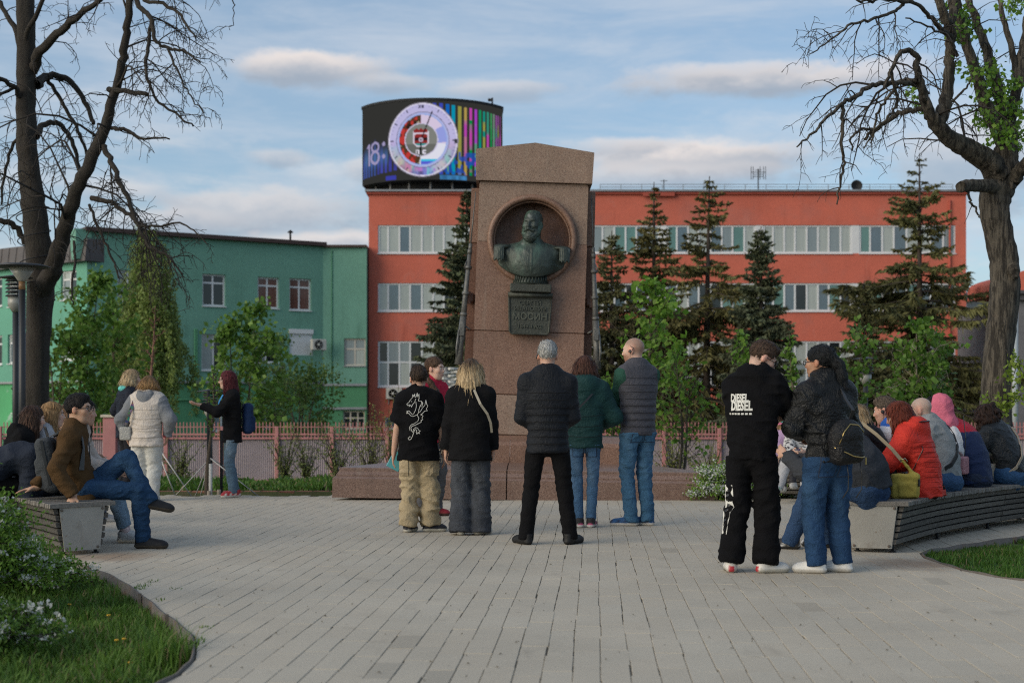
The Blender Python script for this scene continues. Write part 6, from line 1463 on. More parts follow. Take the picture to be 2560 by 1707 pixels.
def louver_lamp(px, pytop, d, lab, s=1.0, base=None):
    x = PX(px, d); zt = PZ(pytop, d); r = empty('street_lamp', (x, d, gz(d) if base is None else base), 0, lab, 'street lamp'); z = zt - r.location.z
    mb = MB(); mb.tube([(0, 0, 0), (0, 0, z - .5 * s)], .045 * s, 10); mb.build('pole', m_lamp, r)
    mb = MB(); mb.lathe((0, 0, z - .5 * s), [(.05 * s, 0), (.11 * s, .10 * s), (.11 * s, .22 * s)], 14); mb.build('lamp_glass', m_lampg, r)
    for k in range(5): mb = MB(); mb.lathe((0, 0, z - .28 * s + k * .055 * s), [(.11 * s, 0), (.15 * s, .005), (.12 * s, .03 * s)], 16); mb.build('louver', m_lamp, r)
    mb = MB(); mb.lathe((0, 0, z - .01), [(.24 * s, 0), (.23 * s, .012), (.02, .05 * s)], 18); mb.build('cap', m_lamp, r); return r
disc_lamp(51, 604, 17.6, 'black street lamp with flat disc shade in front of the bare trunk')
louver_lamp(36, 637, 21.5, 'black street lamp with louvred lantern just left of the disc lamp', 1.05)
louver_lamp(483, 898, 26, 'small lantern post behind the staked sapling beside the guide', 1.0)
louver_lamp(1988, 824, 27, 'pale capped lantern post above the seated man with the earpiece', 1.0)
# white slatted lattice by the fence, seen between the red jacket and the blonde
m_wslat = mat('white_slat', (.52, .52, .50), .7, .15, 4); d_ = 30.0
lat = empty('woven_screen', (PX(1030, d_), d_, gz(d_)), 0, 'white woven slat screen seen between the red jacket and the blonde woman', 'screen')
for k in range(9):
    z = PZ(905 - k * 7.2, d_) - lat.location.z; mb = MB(); n = 12; V = []
    for i in range(n + 1):
        x = -.46 + .86 * i / n; y = .05 * math.sin(i * 1.5 + k * math.pi) ; zz = z + .012 * math.sin(i * .8 + k)
        V += [(x, y - .015, zz - .026), (x, y + .015, zz - .026), (x, y + .015, zz + .026), (x, y - .015, zz + .026)]
    mb._add(V, [(i * 4 + j, i * 4 + (j + 1) % 4, i * 4 + 4 + (j + 1) % 4, i * 4 + 4 + j) for i in range(n) for j in range(4)] + [(0, 1, 2, 3), (n * 4 + 3, n * 4 + 2, n * 4 + 1, n * 4)]); mb.build('slat', m_wslat, lat)
for x in (-.4, -.05, .32): mb = MB(); mb.tube([(x, 0, 0), (x, 0, PZ(843, d_) - lat.location.z)], .03, 8); mb.build('post', m_grey, lat)
# ================================================================== PEOPLE
m_skin = mat('skin', attr=True, rough=.5, spec=.4, sub=.25, var=.06, scale=25, bump=.08, bscale=160)
m_hair = mat('hair', attr=True, rough=.5, spec=.22, var=.28, scale=22, stretch=(9, 9, 1.2), bump=.6, bscale=26)
m_cloth = mat('cloth_matte', attr=True, rough=.92, spec=.10, var=.12, scale=9, bump=.30, bscale=90, fold=.6, fine=.06, fscale=240)
m_nylon = mat('cloth_nylon', attr=True, rough=.6, spec=.16, var=.10, scale=9, bump=.35, bscale=38, fold=.45)
m_leather = mat('leather', attr=True, rough=.45, spec=.28, var=.15, scale=12, bump=.5, bscale=45, fold=.45)
m_denim = mat('denim', attr=True, rough=.9, spec=.10, var=.24, scale=10, bump=.4, bscale=120, fine=.12, fscale=200, fold=.75)
m_shoe = mat('shoe', attr=True, rough=.6, spec=.35, var=.08, scale=20, bump=.15, bscale=90)
m_metal = mat('small_metal', (.45, .40, .30), .3, .1, 10, metal=.9); m_black = mat('black_plastic', (.015, .015, .016), .35, .1, 10); m_glassy = mat('spectacle_glass', (.05, .055, .06), .08, .1, 5, coat=.5)
FAIR = (.50, .30, .215); PALE = (.56, .36, .275); TAN = (.40, .22, .14); LIP = (.42, .16, .13)
def rotv(v, ax, deg):
    return np.array(Matrix.Rotation(R(deg), 3, Vector(tuple(float(c) for c in ax))) @ Vector(tuple(float(c) for c in v)), np.float32)
def ik(a, t, l1, l2, pole):
    a, t, pole = V3(a), V3(t), V3(pole); d = t - a; D = float(np.linalg.norm(d)); D2 = min(max(D, .05), (l1 + l2) * .999); d = d / max(D, 1e-6)
    x = (l1 * l1 - l2 * l2 + D2 * D2) / (2 * D2); h = math.sqrt(max(l1 * l1 - x * x, 0)); p = pole - d * float(pole @ d); p = unit(p)
    return a + d * x + p * h, a + d * D2
class Fig:
    """a posed person; local frame: +Y = facing, +X = the person's right, Z up"""
    def __init__(s, label, x, y, yaw, H, seat=None, lean=3, hunch=8, tw=0, hy=0, hp=5, hr=0, feet=None, hands=None, poles=None, knees=None, sw=.112, drop=.034, hs=None, bulk=1.0, skin=FAIR, group=None, z=0.0, name='person', hipw=.052, neck=1.0, hx=0, fyaw=(8, -8)):
        s.H = H; s.bulk = bulk; s.skin = skin; s.root = empty(name, (x, y, z), R(yaw), label, 'person', group); s.seed = abs(hash(label)) % 97; s.seed = sum(ord(c) for c in label) % 97
        X = V3(1, 0, 0); s.hs = hs or .99 * (H / 1.72) ** .55
        s.P = V3(hx, 0, (seat + .078 * bulk) if seat is not None else .525 * H); s.seated = seat is not None
        ang = lean; pts = [s.P]; dirs = []
        for L, a in ((.10, lean), (.105, lean + hunch * .55), (.10, lean + hunch * 1.2)):
            d = V3(0, math.sin(R(a)), math.cos(R(a))); dirs.append(d); pts.append(pts[-1] + d * L * H)
        s.M, s.C, s.N = pts[1], pts[2], pts[3]; s.updir = dirs; s.X = unit(rotv(X, (0, 0, 1), tw)); s.fw = np.cross(dirs[1], -s.X) * 1.0; s.fw = unit(np.cross(dirs[1], s.X)); 
        if s.fw[1] < 0: s.fw = -s.fw
        # head
        nd = unit(dirs[2] + V3(0, .10, .25)); up = V3(0, 0, 1); fwd = V3(0, 1, 0); r = V3(1, 0, 0)
        fwd = rotv(fwd, r, -hp); up = rotv(up, r, -hp); 
        fwd = rotv(fwd, (0, 0, 1), hy); up = rotv(up, (0, 0, 1), hy); r = unit(np.cross(fwd, up)); up = rotv(up, fwd, hr); r = unit(np.cross(fwd, up))
        s.hr, s.hu, s.hf = r, up, fwd
        s.O = s.N + nd * (.062 * H + .02) * neck + up * .045 * s.hs + fwd * .022
        sw *= .87; s.sh = [s.N - dirs[2] * drop * H + s.X * (sx * sw * H) + s.fw * .0 for sx in (-1, 1)]
        s.hip = [s.P + V3(sx * hipw * H, 0, 0) for sx in (-1, 1)]
        # legs
        lt, ls = .245 * H, .235 * H; s.knee = [None, None]; s.ank = [None, None]; s.fyaw = fyaw
        if feet is None: feet = ((-.06 * H, 0, 0), (.06 * H, 0, 0)) if not s.seated else ((-.10, .42, 0), (.10, .42, 0))
        for i in (0, 1):
            t = V3(feet[i]) + V3(0, -.03, .05 * H) if len(feet[i]) == 3 else V3(feet[i][:3])
            pole = V3(knees[i]) if knees and knees[i] is not None else (V3((-.05, .05)[i], 1, 0) if not s.seated else V3(0, .6, 1))
            s.knee[i], s.ank[i] = ik(s.hip[i], t, lt, ls, pole)
        # arms
        s.lu, s.lf = .172 * H, .148 * H; s.elb = [None, None]; s.wri = [None, None]
        for i, sx in ((0, -1), (1, 1)):
            t = hands[i] if hands and hands[i] is not None else (sx * (sw * H + .055), .05, s.sh[i][2] - .305 * H)
            pole = V3(poles[i]) if poles and poles[i] is not None else V3(sx * .5, -1, -.25)
            s.elb[i], s.wri[i] = ik(s.sh[i], t, s.lu, s.lf, pole)
        s.hd = [unit(s.wri[i] - s.elb[i]) for i in (0, 1)]; s.hn = [unit(V3(-sx, .15, 0)) for sx in (-1, 1)]; s.curl = [.35, .35]
        s.allp = np.array([s.P, s.M, s.C, s.N, s.O, *s.sh, *s.hip, *s.knee, *s.ank, *s.elb, *s.wri])
    def HP(s, x, y, z): return s.O + (s.hr * x + s.hf * y + s.hu * z) * s.hs
    def hand(s, f, i):
        sc = s.H / 1.75 * (1.0 if s.H > 1.5 else .95); w = s.wri[i]; d = s.hd[i]; n = unit(s.hn[i] - d * float(s.hn[i] @ d)); lat = np.cross(d, n); sx = (-1, 1)[i]
        if float(lat @ V3(0, 1, .2)) * 1 < 0: lat = -lat                                   # thumb side points forward / up
        if hasattr(s, 'thumb') and s.thumb[i] is not None: lat = unit(V3(s.thumb[i]) - d * float(V3(s.thumb[i]) @ d)); n = np.cross(lat, d) * (1 if float(np.cross(lat, d) @ n) > 0 else -1)
        f.cap(w - d * .02, w + d * .03 * sc, .026 * sc, .028 * sc, .012, lat, 1.1, .75); f.ell(w + d * .055 * sc, (.048 * sc, .041 * sc, .0145 * sc), .012, (d, lat, n))
        for k, (off, L) in enumerate(((.031, .070), (.0105, .080), (-.0105, .074), (-.031, .058))):
            b = w + d * .092 * sc + lat * off * sc; c = s.curl[i] * (1 + .12 * k); d1 = unit(d + n * c * .75 + lat * off * 2.2); m_ = b + d1 * L * .52 * sc; d2 = unit(d + n * c * 2.0 + lat * off * 1.2); f.cap(b, m_, .0098 * sc, .0090 * sc, .004); f.cap(m_, m_ + d2 * L * .5 * sc, .0090 * sc, .0076 * sc, .003)
        b = w + d * .022 * sc + lat * .030 * sc; m_ = b + unit(d * .7 + lat * .75 + n * .25) * .042 * sc; f.cap(b, m_, .0135 * sc, .011 * sc, .010); f.cap(m_, m_ + unit(d * .95 + lat * .25 + n * .3 * (1 + s.curl[i])) * .034 * sc, .0108 * sc, .0085 * sc, .004)
    def body(s, face=True, male=True, h=.0085, scalp=None, hands=(True, True), bare=False, beard=None, jaw=1.0, calf=None):
        """the body: one continuous mesh of head, neck, trunk and limbs"""
        H = s.H; b = s.bulk; lo = s.allp.min(0) - .17; hi = s.allp.max(0) + .17; lo[2] = max(lo[2], -.02) if not s.seated else lo[2]
        f = Field(lo, hi, h); 
        f.cap(s.P, s.M, .12 * b, .105 * b, .04, s.X, 1, .68); f.cap(s.M, s.C, .105 * b, .125 * b, .04, s.X, 1, .68); f.cap(s.C, s.N - s.updir[2] * .05, .125 * b, .07, .05, s.X, 1, .7); f.cap(s.sh[0] * .9 + s.N * .1, s.sh[1] * .9 + s.N * .1, .042, .042, .05)
        nr = .056 if male else .047; f.cap(s.N, s.HP(0, -.022, -.045), nr * 1.12 * s.hs, nr * s.hs, .03)
        for i in (0, 1):
            f.cap(s.sh[i], s.elb[i], .043 * b, .036 * b, .03, mid=.042 * b); f.cap(s.elb[i], s.wri[i], .037 * b, .025, .015, mid=.036 * b)
            if hands[i]: s.hand(f, i)
            f.cap(s.hip[i], s.knee[i], .058 * b, .038, .03); f.cap(s.knee[i], s.ank[i], .037, .034, .02)
        head_field(f, s.O, s.hr, s.hu, s.hf, s.hs, male, jaw)
        sk = np.array(s.skin); O = s.O; hs = s.hs
        def col(V):
            q = (V - O) / hs; x, y, z = q @ s.hr, q @ s.hf, q @ s.hu; c = np.tile(sk, (len(V), 1)).astype(np.float32); inh = (np.abs(x) < .11) & (np.abs(y) < .15) & (z > -.16) & (z < .16)
            m = inh & (np.abs(x) < .025) & (z < -.045) & (z > -.070) & (y > .085); c[m] = sk * .45 + np.array(LIP) * .55
            m = inh & (np.abs(x) > .030) & (np.abs(x) < .06) & (z < .0) & (z > -.04) & (y > .05); c[m] = c[m] * np.array([1.05, .93, .92])
            m = inh & (np.abs(x) > .070); c[m] = c[m] * np.array([1.06, .90, .88])
            if scalp is not None:
                k = np.clip((z - (.035 + .55 * np.maximum(y - .02, 0) - .35 * np.maximum(-y, 0))) / .03, 0, 1) * inh; k = np.where((y < -.03) & (z > -.055), np.maximum(k, np.clip((z + .055) / .05, 0, 1)), k) * inh; k = k * (np.abs(x) < .083)
                c = c * (1 - k[:, None] * scalp[1]) + np.array(scalp[0]) * k[:, None] * scalp[1]
            if beard is not None:
                k = np.clip((-.030 - z) / .02, 0, 1) * np.clip((y - .01) / .03, 0, 1) * inh; c = c * (1 - k[:, None] * beard[1]) + np.array(beard[0]) * k[:, None] * beard[1]
            return c
        o = f.build('body', m_skin, s.root, col, dec=.18); s.b = o
        if face:
            for sx in (-1, 1):
                mb = MB(); e = Vector(s.HP(sx * .032, .083, .008)); q = Vector(tuple(s.hf)).to_track_quat('Z', 'Y').to_matrix(); r_ = .0128 * hs; mb.lathe(e, [(r_ * math.sin(a), -r_ * math.cos(a)) for a in np.linspace(.2, 2.55, 7)], 10, q)
                mb.mi = 1; mb.lathe(e, [(r_ * math.sin(a) * 1.03, -r_ * math.cos(a) * 1.03) for a in (2.55, 2.8, 3.05)], 10, q); mb.build('eye', [m_eyew, m_black], o)
                mb = MB(); mb.tube([s.HP(sx * .014, .100, .026), s.HP(sx * .034, .099, .033), s.HP(sx * .052, .083, .027)], [.0035 * hs, .0042 * hs, .002 * hs], 5); mb.build('eyebrow', m_brow, o)
        return s
    def top(s, col, m=None, t=.018, hem=.10, sleeve='long', quilt=None, sq=None, collar=.03, hood=None, flare=0.0, wrk=.007, name='jacket', h=.009, depth=.66, belly=0.0, cuff=1.0, colf=None, shw=1.0, loose=0.0, rib=None, hoodr=.10, sleeve_col=None, sleevefat=0.0, hemdir=None):
        """upper garment over trunk and arms; t = thickness over the body, hem = length below the hips"""
        H = s.H; b = s.bulk; down = -s.updir[0] if hemdir is None else unit(hemdir); hemP = s.P + down * hem
        if sleeve == 'none': pts = [s.P, s.C, s.N, *s.sh, hemP]
        else: pts = [s.P, s.C, s.N, *s.sh, *s.elb, *s.wri, hemP]
        pts = np.array(pts); f = Field(pts.min(0) - .2, pts.max(0) + .2, h); r0 = .135 * b * (H / 1.72)
        rs = r0 * .50
        k_ = .96 if sleeve != 'none' else .80; f.cap(s.sh[0] * k_ + s.N * (1 - k_), s.sh[1] * k_ + s.N * (1 - k_), .046 * b + t, .046 * b + t, .05)
        for i in (0, 1): f.cap(s.N + s.updir[2] * .015, s.sh[i] * k_ + s.N * (1 - k_), .050 + t * .7, .042 * b + t, .05)
        f.cap(s.N - s.updir[2] * .02, s.C, .105 * b + t, r0 * 1.10 + t + loose, .07, s.X, 1.06 * shw, depth, quilt=quilt)
        f.cap(s.C, s.M, r0 * 1.10 + t + loose, r0 * .98 + t + loose + belly * .5, .05, s.X, 1, depth + belly, quilt=quilt)
        f.cap(s.M, hemP, r0 * .98 + t + loose + belly * .5, r0 * 1.08 + t + flare + loose, .05, s.X, 1, depth + .06 + belly, cut1=True, quilt=quilt)
        if rib: f.cap(hemP - down * rib, hemP + down * .002, r0 * 1.02 + t * .6 + flare + loose * .6, r0 * 1.0 + t * .6 + flare + loose * .6, .01, s.X, 1, depth + .06 + belly, cut1=True)
        f.cap(s.N - s.updir[2] * .03, s.N + unit(s.HP(0, -.03, -.07) - s.N) * (collar + .01), .072 + t * .4, .060 + t * .4, .03, s.X, 1.05, .95, cut1=True)
        self_sl = None
        for i, sx in ((0, -1), (1, 1)):
            if sleeve == 'none': continue
            dE = s.elb[i] - s.sh[i]
            if sleeve == 'short':
                e = s.sh[i] + dE * .78; f.cap(s.sh[i], e, .060 * b + t, .058 * b + t + .012, .05, cut1=True); continue
            f.cap(s.sh[i], s.elb[i], .050 * b + t * .9 + sleevefat, .046 * b + t * .9 + sleevefat, .05, quilt=sq); w = s.wri[i] - unit(s.wri[i] - s.elb[i]) * .012 * (1 if cuff else 0)
            f.cap(s.elb[i], w, .046 * b + t * .9 + sleevefat, .036 + t * .8 * cuff, .02, cut1=True, quilt=sq)
        if hood == 'down':
            c = s.N + V3(0, 0, .0) - s.fw * .075; f.ell(c, (hoodr * 1.12, hoodr * .72, hoodr * .80), .03); f.ell(c - s.fw * .015 - V3(0, 0, .09), (hoodr * .6, hoodr * .45, hoodr * .6), .05); f.cap(c + s.X * .075 + V3(0, 0, .045), s.N + s.fw * .05 + s.X * .07, .035, .03, .03); f.cap(c - s.X * .075 + V3(0, 0, .045), s.N + s.fw * .05 - s.X * .07, .035, .03, .03); f.ell(s.N - s.fw * .02 + V3(0, 0, .10), (.06, .055, .06), .03, None, 'sub')
        sd = s.seed
        wrk *= 1.3
        if wrk: f.disp(lambda q: wr(q, wrk, sd, 1.0) + np.where(q[:, 2] < s.M[2] + .05, .35, .0) * wr(q, wrk, sd + 5, 1.6))
        base = np.array(col); elb = s.elb; wri = s.wri; sh = s.sh
        def cf(V):
            c = np.tile(base, (len(V), 1)).astype(np.float32)
            if sleeve_col is not None:
                for i in (0, 1):
                    for a, e in ((sh[i], elb[i]), (elb[i], wri[i])):
                        d = e - a; t_ = np.clip(((V - a) @ d) / (d @ d), 0.12 if a is sh[i] else 0, 1.05); k = np.linalg.norm(V - a - t_[:, None] * d, axis=1) < .085; c[k] = sleeve_col
            return colf(V, c) if colf else c
        o = f.build(name, m or m_cloth, s.root, cf, dec=.5); s.topo = o; s.hemP = hemP; s.hemU = -down; return o
    def legs(s, col, m=None, w=(.092, .066, .058), hemup=.02, wrk=.006, name='trousers', h=.0095, seat_r=1.0, flare=0.0, colf=None, bag=0.0, wf=1.0, bunch=0.0):
        b = s.bulk; pts = np.array([s.P + V3(0, 0, .08), *s.hip, *s.knee, *s.ank]); f = Field(pts.min(0) - .2, pts.max(0) + .17, h); k_ = s.H / 1.72
        f.cap(s.P + s.updir[0] * .10, s.P - V3(0, 0, .02), .125 * b * k_, .138 * b * k_ * seat_r, .05, s.X, 1, .76)
        if not s.seated:
            for i in (0, 1): f.ell(s.hip[i] - s.fw * .035 + V3(0, 0, -.03), (.08 * b * k_, .08 * b * k_, .10 * k_), .05)
        else: f.ell(s.P - V3(0, .03, .02), (.150 * b * k_ * seat_r, .105 * b, .078), .05)
        for i in (0, 1):
            d = unit(s.ank[i] - s.knee[i]); e = s.ank[i] + d * (.05 * s.H * .6 - hemup); rk = bag
            f.cap(s.hip[i], s.knee[i], w[0] * b, w[1], .018); f.cap(s.knee[i], e, w[1], w[2] + flare, .012, cut1=True)
            if bunch: f.cap(e - d * .10, e - d * .02, w[2] + bunch, w[2] + bunch * .5, .02, cut1=True)
        sd = s.seed
        kn = s.knee
        if wrk: f.disp(lambda q: wr(q, wrk * 1.15 + bag * .12, sd + 2, 1.25 - bag * 6) + wrk * .5 * np.exp(-np.minimum(np.linalg.norm(q - kn[0], axis=1), np.linalg.norm(q - kn[1], axis=1)) ** 2 / .02) * np.sin(q[:, 2] * 95 + 3 * np.sin(q[:, 0] * 40)))
        if hasattr(s, 'hemP') and not s.seated: f.plane(s.hemP + s.hemU * .03, s.hemU)
        base = np.array(col)
        def cf(V):
            c = np.tile(base, (len(V), 1)).astype(np.float32)
            return colf(V, c) if colf else c
        o = s.lego = f.build(name, m or m_denim, s.root, cf, dec=.34); return o
    def shoes(s, col, sole=(.6, .6, .58), kind='sneaker', size=1.0, accent=None, sock=None, toes=(0, 0), heel=None):
        for i in (0, 1):
            a = s.ank[i]; d = a - s.knee[i]; fw = rotv((0, 1, 0), (0, 0, 1), s.fyaw[i]); 
            up = V3(0, 0, 1)
            if toes[i]: r0 = np.cross(fw, up); fw = rotv(fw, r0, toes[i]); up = rotv(up, r0, toes[i])
            r = unit(np.cross(fw, up)); L = .152 * s.H * size; g = a - up * (.047 * s.H if not toes[i] else .07); 
            if abs(g[2]) < .05: g[2] = 0
            Pp = lambda x, y, z: g + r * x + fw * y + up * z; f = Field(np.min([Pp(x, y, z) for x in (-.07, .07) for y in (-.12, .25) for z in (-.02, .16)], 0), np.max([Pp(x, y, z) for x in (-.07, .07) for y in (-.12, .25) for z in (-.02, .16)], 0), .007)
            h0 = -.075; f.cap(Pp(0, h0 + .035, .022), Pp(0, h0 + L - .045, .022), .036, .043, .01, r, 1, .62); f.plane(Pp(0, 0, .0), -up)
            f.cap(Pp(0, h0 + .045, .045), Pp(0, h0 + .04, .095 if kind != 'low' else .075), .036, .036, .02, cut1=True); f.cap(Pp(0, h0 + .07, .062), Pp(0, h0 + L - .055, .036), .042, .036, .03); f.ell(Pp(0, h0 + L - .05, .034), (.043, .05, .028), .02, (r, fw, up))
            sole_h = .026 if kind != 'dress' else .012; sc, cc, ac = np.array(sole), np.array(col), None if accent is None else np.array(accent)
            def cf(V):
                z = (V - g) @ up; y = (V - g) @ fw; c = np.where((z < sole_h)[:, None], sc, cc).astype(np.float32)
                if ac is not None: k = (z > sole_h) & (np.sin(y * 90 + z * 60) > .45) & (z < .06); c[k] = ac
                if heel: k = (y < h0 + .012) & (z < .05) & (z > .008) & (np.abs((V - g) @ r) < .022); c[k] = heel
                k = (z > .05) & (np.abs((V - g) @ r) < .014) & (y > h0 + .09) & (y < h0 + L - .08) & (np.sin(y * 420) > 0) & (kind != 'dress'); c[k] = c[k] * .4 + sc * .6
                return c
            f.build('shoe', m_shoe, s.root, cf, dec=.25)
            if sock is not None: mb = MB(); mb.tube([a - unit(d) * .12, a + unit(d) * .01], [.042, .036], 10); mb.build('sock', mat('sock_%d' % int(sum(sock) * 999), sock, .9, .15, 30), s.root)
    def hair(s, style, c1, c2=None, length=.25, root=None, vol=1.0, h=.0085, part=0.0, side=(1, 1), back=True, tail=None):
        """c1/c2: strand colours, root: colour at the crown"""
        hs = s.hs; P = s.HP; M = (s.hr, s.hf, s.hu); c1 = np.array(c1); c2 = np.array(c2 if c2 is not None else c1 * .7); L = length
        f = Field(np.array(s.O) - np.array([.19, .19, .2 + L]), np.array(s.O) + np.array([.19, .19, .19]), h)
        v = vol
        f.ell(P(0, -.016, .045), (.083 * hs * v, .105 * hs * v, .092 * hs * (v * .5 + .5)), .01, M)
        if style in ('short', 'crop'):
            f.ell(P(0, .02, .105), (.062 * hs, .075 * hs, .035 * hs * v), .03, M)
            f.ell(P(0, .115, -.015), (.085 * hs, .085 * hs, .088 * hs), .012, M, 'sub')
            for sx in (-1, 1): f.ell(P(sx * .085, .012, -.022), (.035 * hs, .034 * hs, .045 * hs), .012, M, 'sub')
            f.plane(P(0, -.09, -.052 if style == 'short' else -.03), -s.hu * .92 + s.hf * .38 * .6)
        else:
            f.ell(P(0, .112, -.03), (.066 * hs, .075 * hs, .105 * hs), .012, M, 'sub')
            down = V3(0, 0, -1); bk = -s.fw
            nst = 15
            for k in range(nst):
                a = (k / (nst - 1) - .5) * 2; az = a * 1.95; st = P(.076 * math.sin(az) * v, -.082 * math.cos(az) * v - .01, .03 if abs(a) < .8 else .01)
                sideness = abs(a)
                if style in ('long', 'wavy', 'curly', 'bob'):
                    if sideness > .78 and not side[0 if a < 0 else 1]: continue
                    out = (s.hr * math.sin(az) * .55 - s.hf * math.cos(az) * .35); 
                    LL = L * (1 - .10 * abs(math.sin(k * 2.3))) * (1 if sideness < .75 else .92)
                    mid = st + down * LL * .45 + out * (.030 if style != 'bob' else .035) * v + bk * .015; en = st + down * LL + out * (.045 if style != 'bob' else .008) + bk * .03 * (L > .2)
                    rr = .034 * hs * v
                    f.cap(st, mid, rr, rr * .95, .02); f.cap(mid, en, rr * .95, rr * (.45 if style != 'bob' else .65), .018)
                elif style == 'pony': pass
            if style == 'pony':
                f.plane(P(0, -.09, -.062), -s.hu * .9 + s.hf * .5)
                for sx in (-1, 1): f.ell(P(sx * .088, .018, -.028), (.03 * hs, .03 * hs, .04 * hs), .012, M, 'sub')
                if tail: 
                    t = [P(*q) if len(q) == 3 else q for q in tail]
                    for k in range(len(t) - 1): f.cap(t[k], t[k + 1], .032 + .016 * math.sin(k / max(1, len(t) - 1) * 3.1), .032 + .016 * math.sin((k + 1) / max(1, len(t) - 1) * 3.1) * (1 if k < len(t) - 2 else .3), .02)
            if style == 'curly':
                rg = np.random.default_rng(4)
                for k in range(150):
                    az = rg.uniform(-2.2, 2.2); z = rg.uniform(-L, .11); rad = .088 + (.03 if z < .02 else -.25 * max(0, z - .03)); c = s.O + s.hr * math.sin(az) * rad * 1.1 - s.hf * math.cos(az) * rad * 1.1 + V3(0, 0, z) - s.fw * .02 * (z < -.05); f.ell(c, (.026, .026, .024), .012)
        amp = .0035 if style in ('short', 'crop') else .0055 if style != 'curly' else .006
        O = s.O; hr_, hf_, hu_ = s.hr, s.hf, s.hu
        def strands(q):
            d = q - O; az = np.arctan2(d @ hr_, -(d @ hf_)); z = d @ hu_
            if style in ('short', 'crop'): return amp * np.sin(az * 34 + 5 * np.sin(z * 70)) * np.sin(z * 130 + az * 9) + amp * .8 * np.sin(q[:, 0] * 160 + 3 * np.sin(q[:, 1] * 120))
            return amp * (np.sin(az * 26 + 2.5 * np.sin(z * 17 + az * 3)) * .6 + .4 * np.sin(az * 55 + 3 * np.sin(z * 24)) + (.7 * np.sin(z * 75 + 6 * np.sin(az * 8)) if style in ('curly',) else .35 * np.sin(z * 40 + az * 14) * (style == 'wavy')))
        f.disp(strands)
        def cf(V):
            d = V - O; az = np.arctan2(d @ hr_, -(d @ hf_)); z = d @ hu_; t = .5 + .5 * np.sin(az * 23 + 2 * np.sin(z * 13 + az * 4)) * .7 + .3 * np.sin(az * 61 + z * 9) * .5; t = np.clip(t, 0, 1)[:, None]; c = c1 * t + c2 * (1 - t)
            if root is not None: k = np.clip((z - .02) / .09, 0, 1)[:, None] * .85; k = np.clip(k + np.exp(-(np.abs(az) / .5) ** 2)[:, None] * np.clip((z + .02) / .08, 0, 1)[:, None] * .4, 0, 1); c = c * (1 - k) + np.array(root) * k
            return c
        o = f.build('hair', m_hair, s.root, cf, dec=.5); s.hairo = o; me = o.data; nv_ = len(me.vertices); VV = np.empty(nv_ * 3, np.float32); me.vertices.foreach_get('co', VV); VV = VV.reshape(-1, 3); NN = np.empty(nv_ * 3, np.float32); me.vertex_normals.foreach_get('vector', NN); NN = NN.reshape(-1, 3)
        rg = np.random.default_rng(s.seed + 1); sh_ = style in ('short', 'crop', 'pony'); n_ = 900 if sh_ else 700; i = rg.integers(0, nv_, n_); v_, n0 = VV[i], NN[i]; fl = np.tile((-hf_ * .55 - hu_ * .6) if sh_ else V3(0, 0, -1), (n_, 1)) + rg.normal(0, .28 if sh_ else .16, (n_, 3)); fl -= n0 * (fl * n0).sum(1)[:, None]; fl /= np.linalg.norm(fl, axis=1)[:, None] + 1e-6; Ls = (rg.uniform(.012, .03, n_) if sh_ else rg.uniform(.05, .12, n_))[:, None]; sd_ = np.cross(fl, n0) * .0022
        P0 = v_ + n0 * .001; P1 = v_ + fl * Ls * .5 + n0 * rg.uniform(.002, .006, n_)[:, None]; P2 = v_ + fl * Ls + n0 * rg.uniform(-.002, .008 if sh_ else .012, n_)[:, None]; q = np.arange(n_)
        kk = rg.uniform(.55, 1.5, n_)[:, None]; cc = cf(v_) * kk; link('strands', npmesh('strands', np.concatenate([P0 - sd_, P0 + sd_, P1 + sd_, P1 - sd_, P2]), np.concatenate([np.stack([q, q + n_, q + 2 * n_], 1), np.stack([q, q + 2 * n_, q + 3 * n_], 1), np.stack([q + 3 * n_, q + 2 * n_, q + 4 * n_], 1)]), m_hair, False, np.concatenate([cc] * 5)), o)
        if style in ('long', 'wavy', 'curly', 'bob'):                     # loose strands that break the outline
            rg = np.random.default_rng(s.seed); pth = []
            for k in range(110):
                az = rg.uniform(-2.05, 2.05); st = P(.082 * math.sin(az) * v, -.088 * math.cos(az) * v - .01, rg.uniform(-.02, .09)); out = s.hr * math.sin(az) * .5 - s.hf * math.cos(az) * .35; n = 7; LL = (L + .03) * rg.uniform(.5, 1.12); ph = rg.uniform(0, 6)
                pth.append((np.array([st + V3(0, 0, -LL * t) + out * (.012 + .07 * math.sin(t * 2.1)) * rg.uniform(.8, 1.25) + rg.normal(0, .004, 3) + s.hr * (.010 * math.sin(ph + t * 9)) * (1.6 if style in ('curly', 'wavy') else .6) for t in np.linspace(0, 1, n)]), np.linspace(.0032, .0018, n)))
            V, F = tube_np(pth, 3); cc = np.repeat(np.clip(rg.normal(.5, .35, len(pth)), 0, 1), 21)[:, None]; link('loose_strands', npmesh('loose_strands', V, F, m_hair, True, c1 * cc + c2 * (1 - cc)), o)
        return o
    def glasses(s, dark=False, col=None):
        mb = MB(); q = Vector(tuple(s.hf)).to_track_quat('Z', 'Y').to_matrix()
        for sx in (-1, 1):
            c = s.HP(sx * .033, .108, .006); n = 14; mb.tube([c + s.hr * .024 * s.hs * math.cos(2 * math.pi * k / n) + s.hu * .018 * s.hs * math.sin(2 * math.pi * k / n) for k in range(n + 1)], .0026, 5, False); mb.tube([s.HP(sx * .056, .104, .012), s.HP(sx * .080, .02, .012), s.HP(sx * .085, -.012, .004)], .0026, 5)
        mb.tube([s.HP(-.010, .110, .010), s.HP(.010, .110, .010)], .0024, 5); g = mb.build('glasses', col or m_black, s.root)
        if dark:
            for sx in (-1, 1): mb = MB(); mb.lathe(s.HP(sx * .033, .107, .006), [(.022 * s.hs, 0), (.022 * s.hs, .002)], 12, q); mb.build('lens', m_glassy, g)
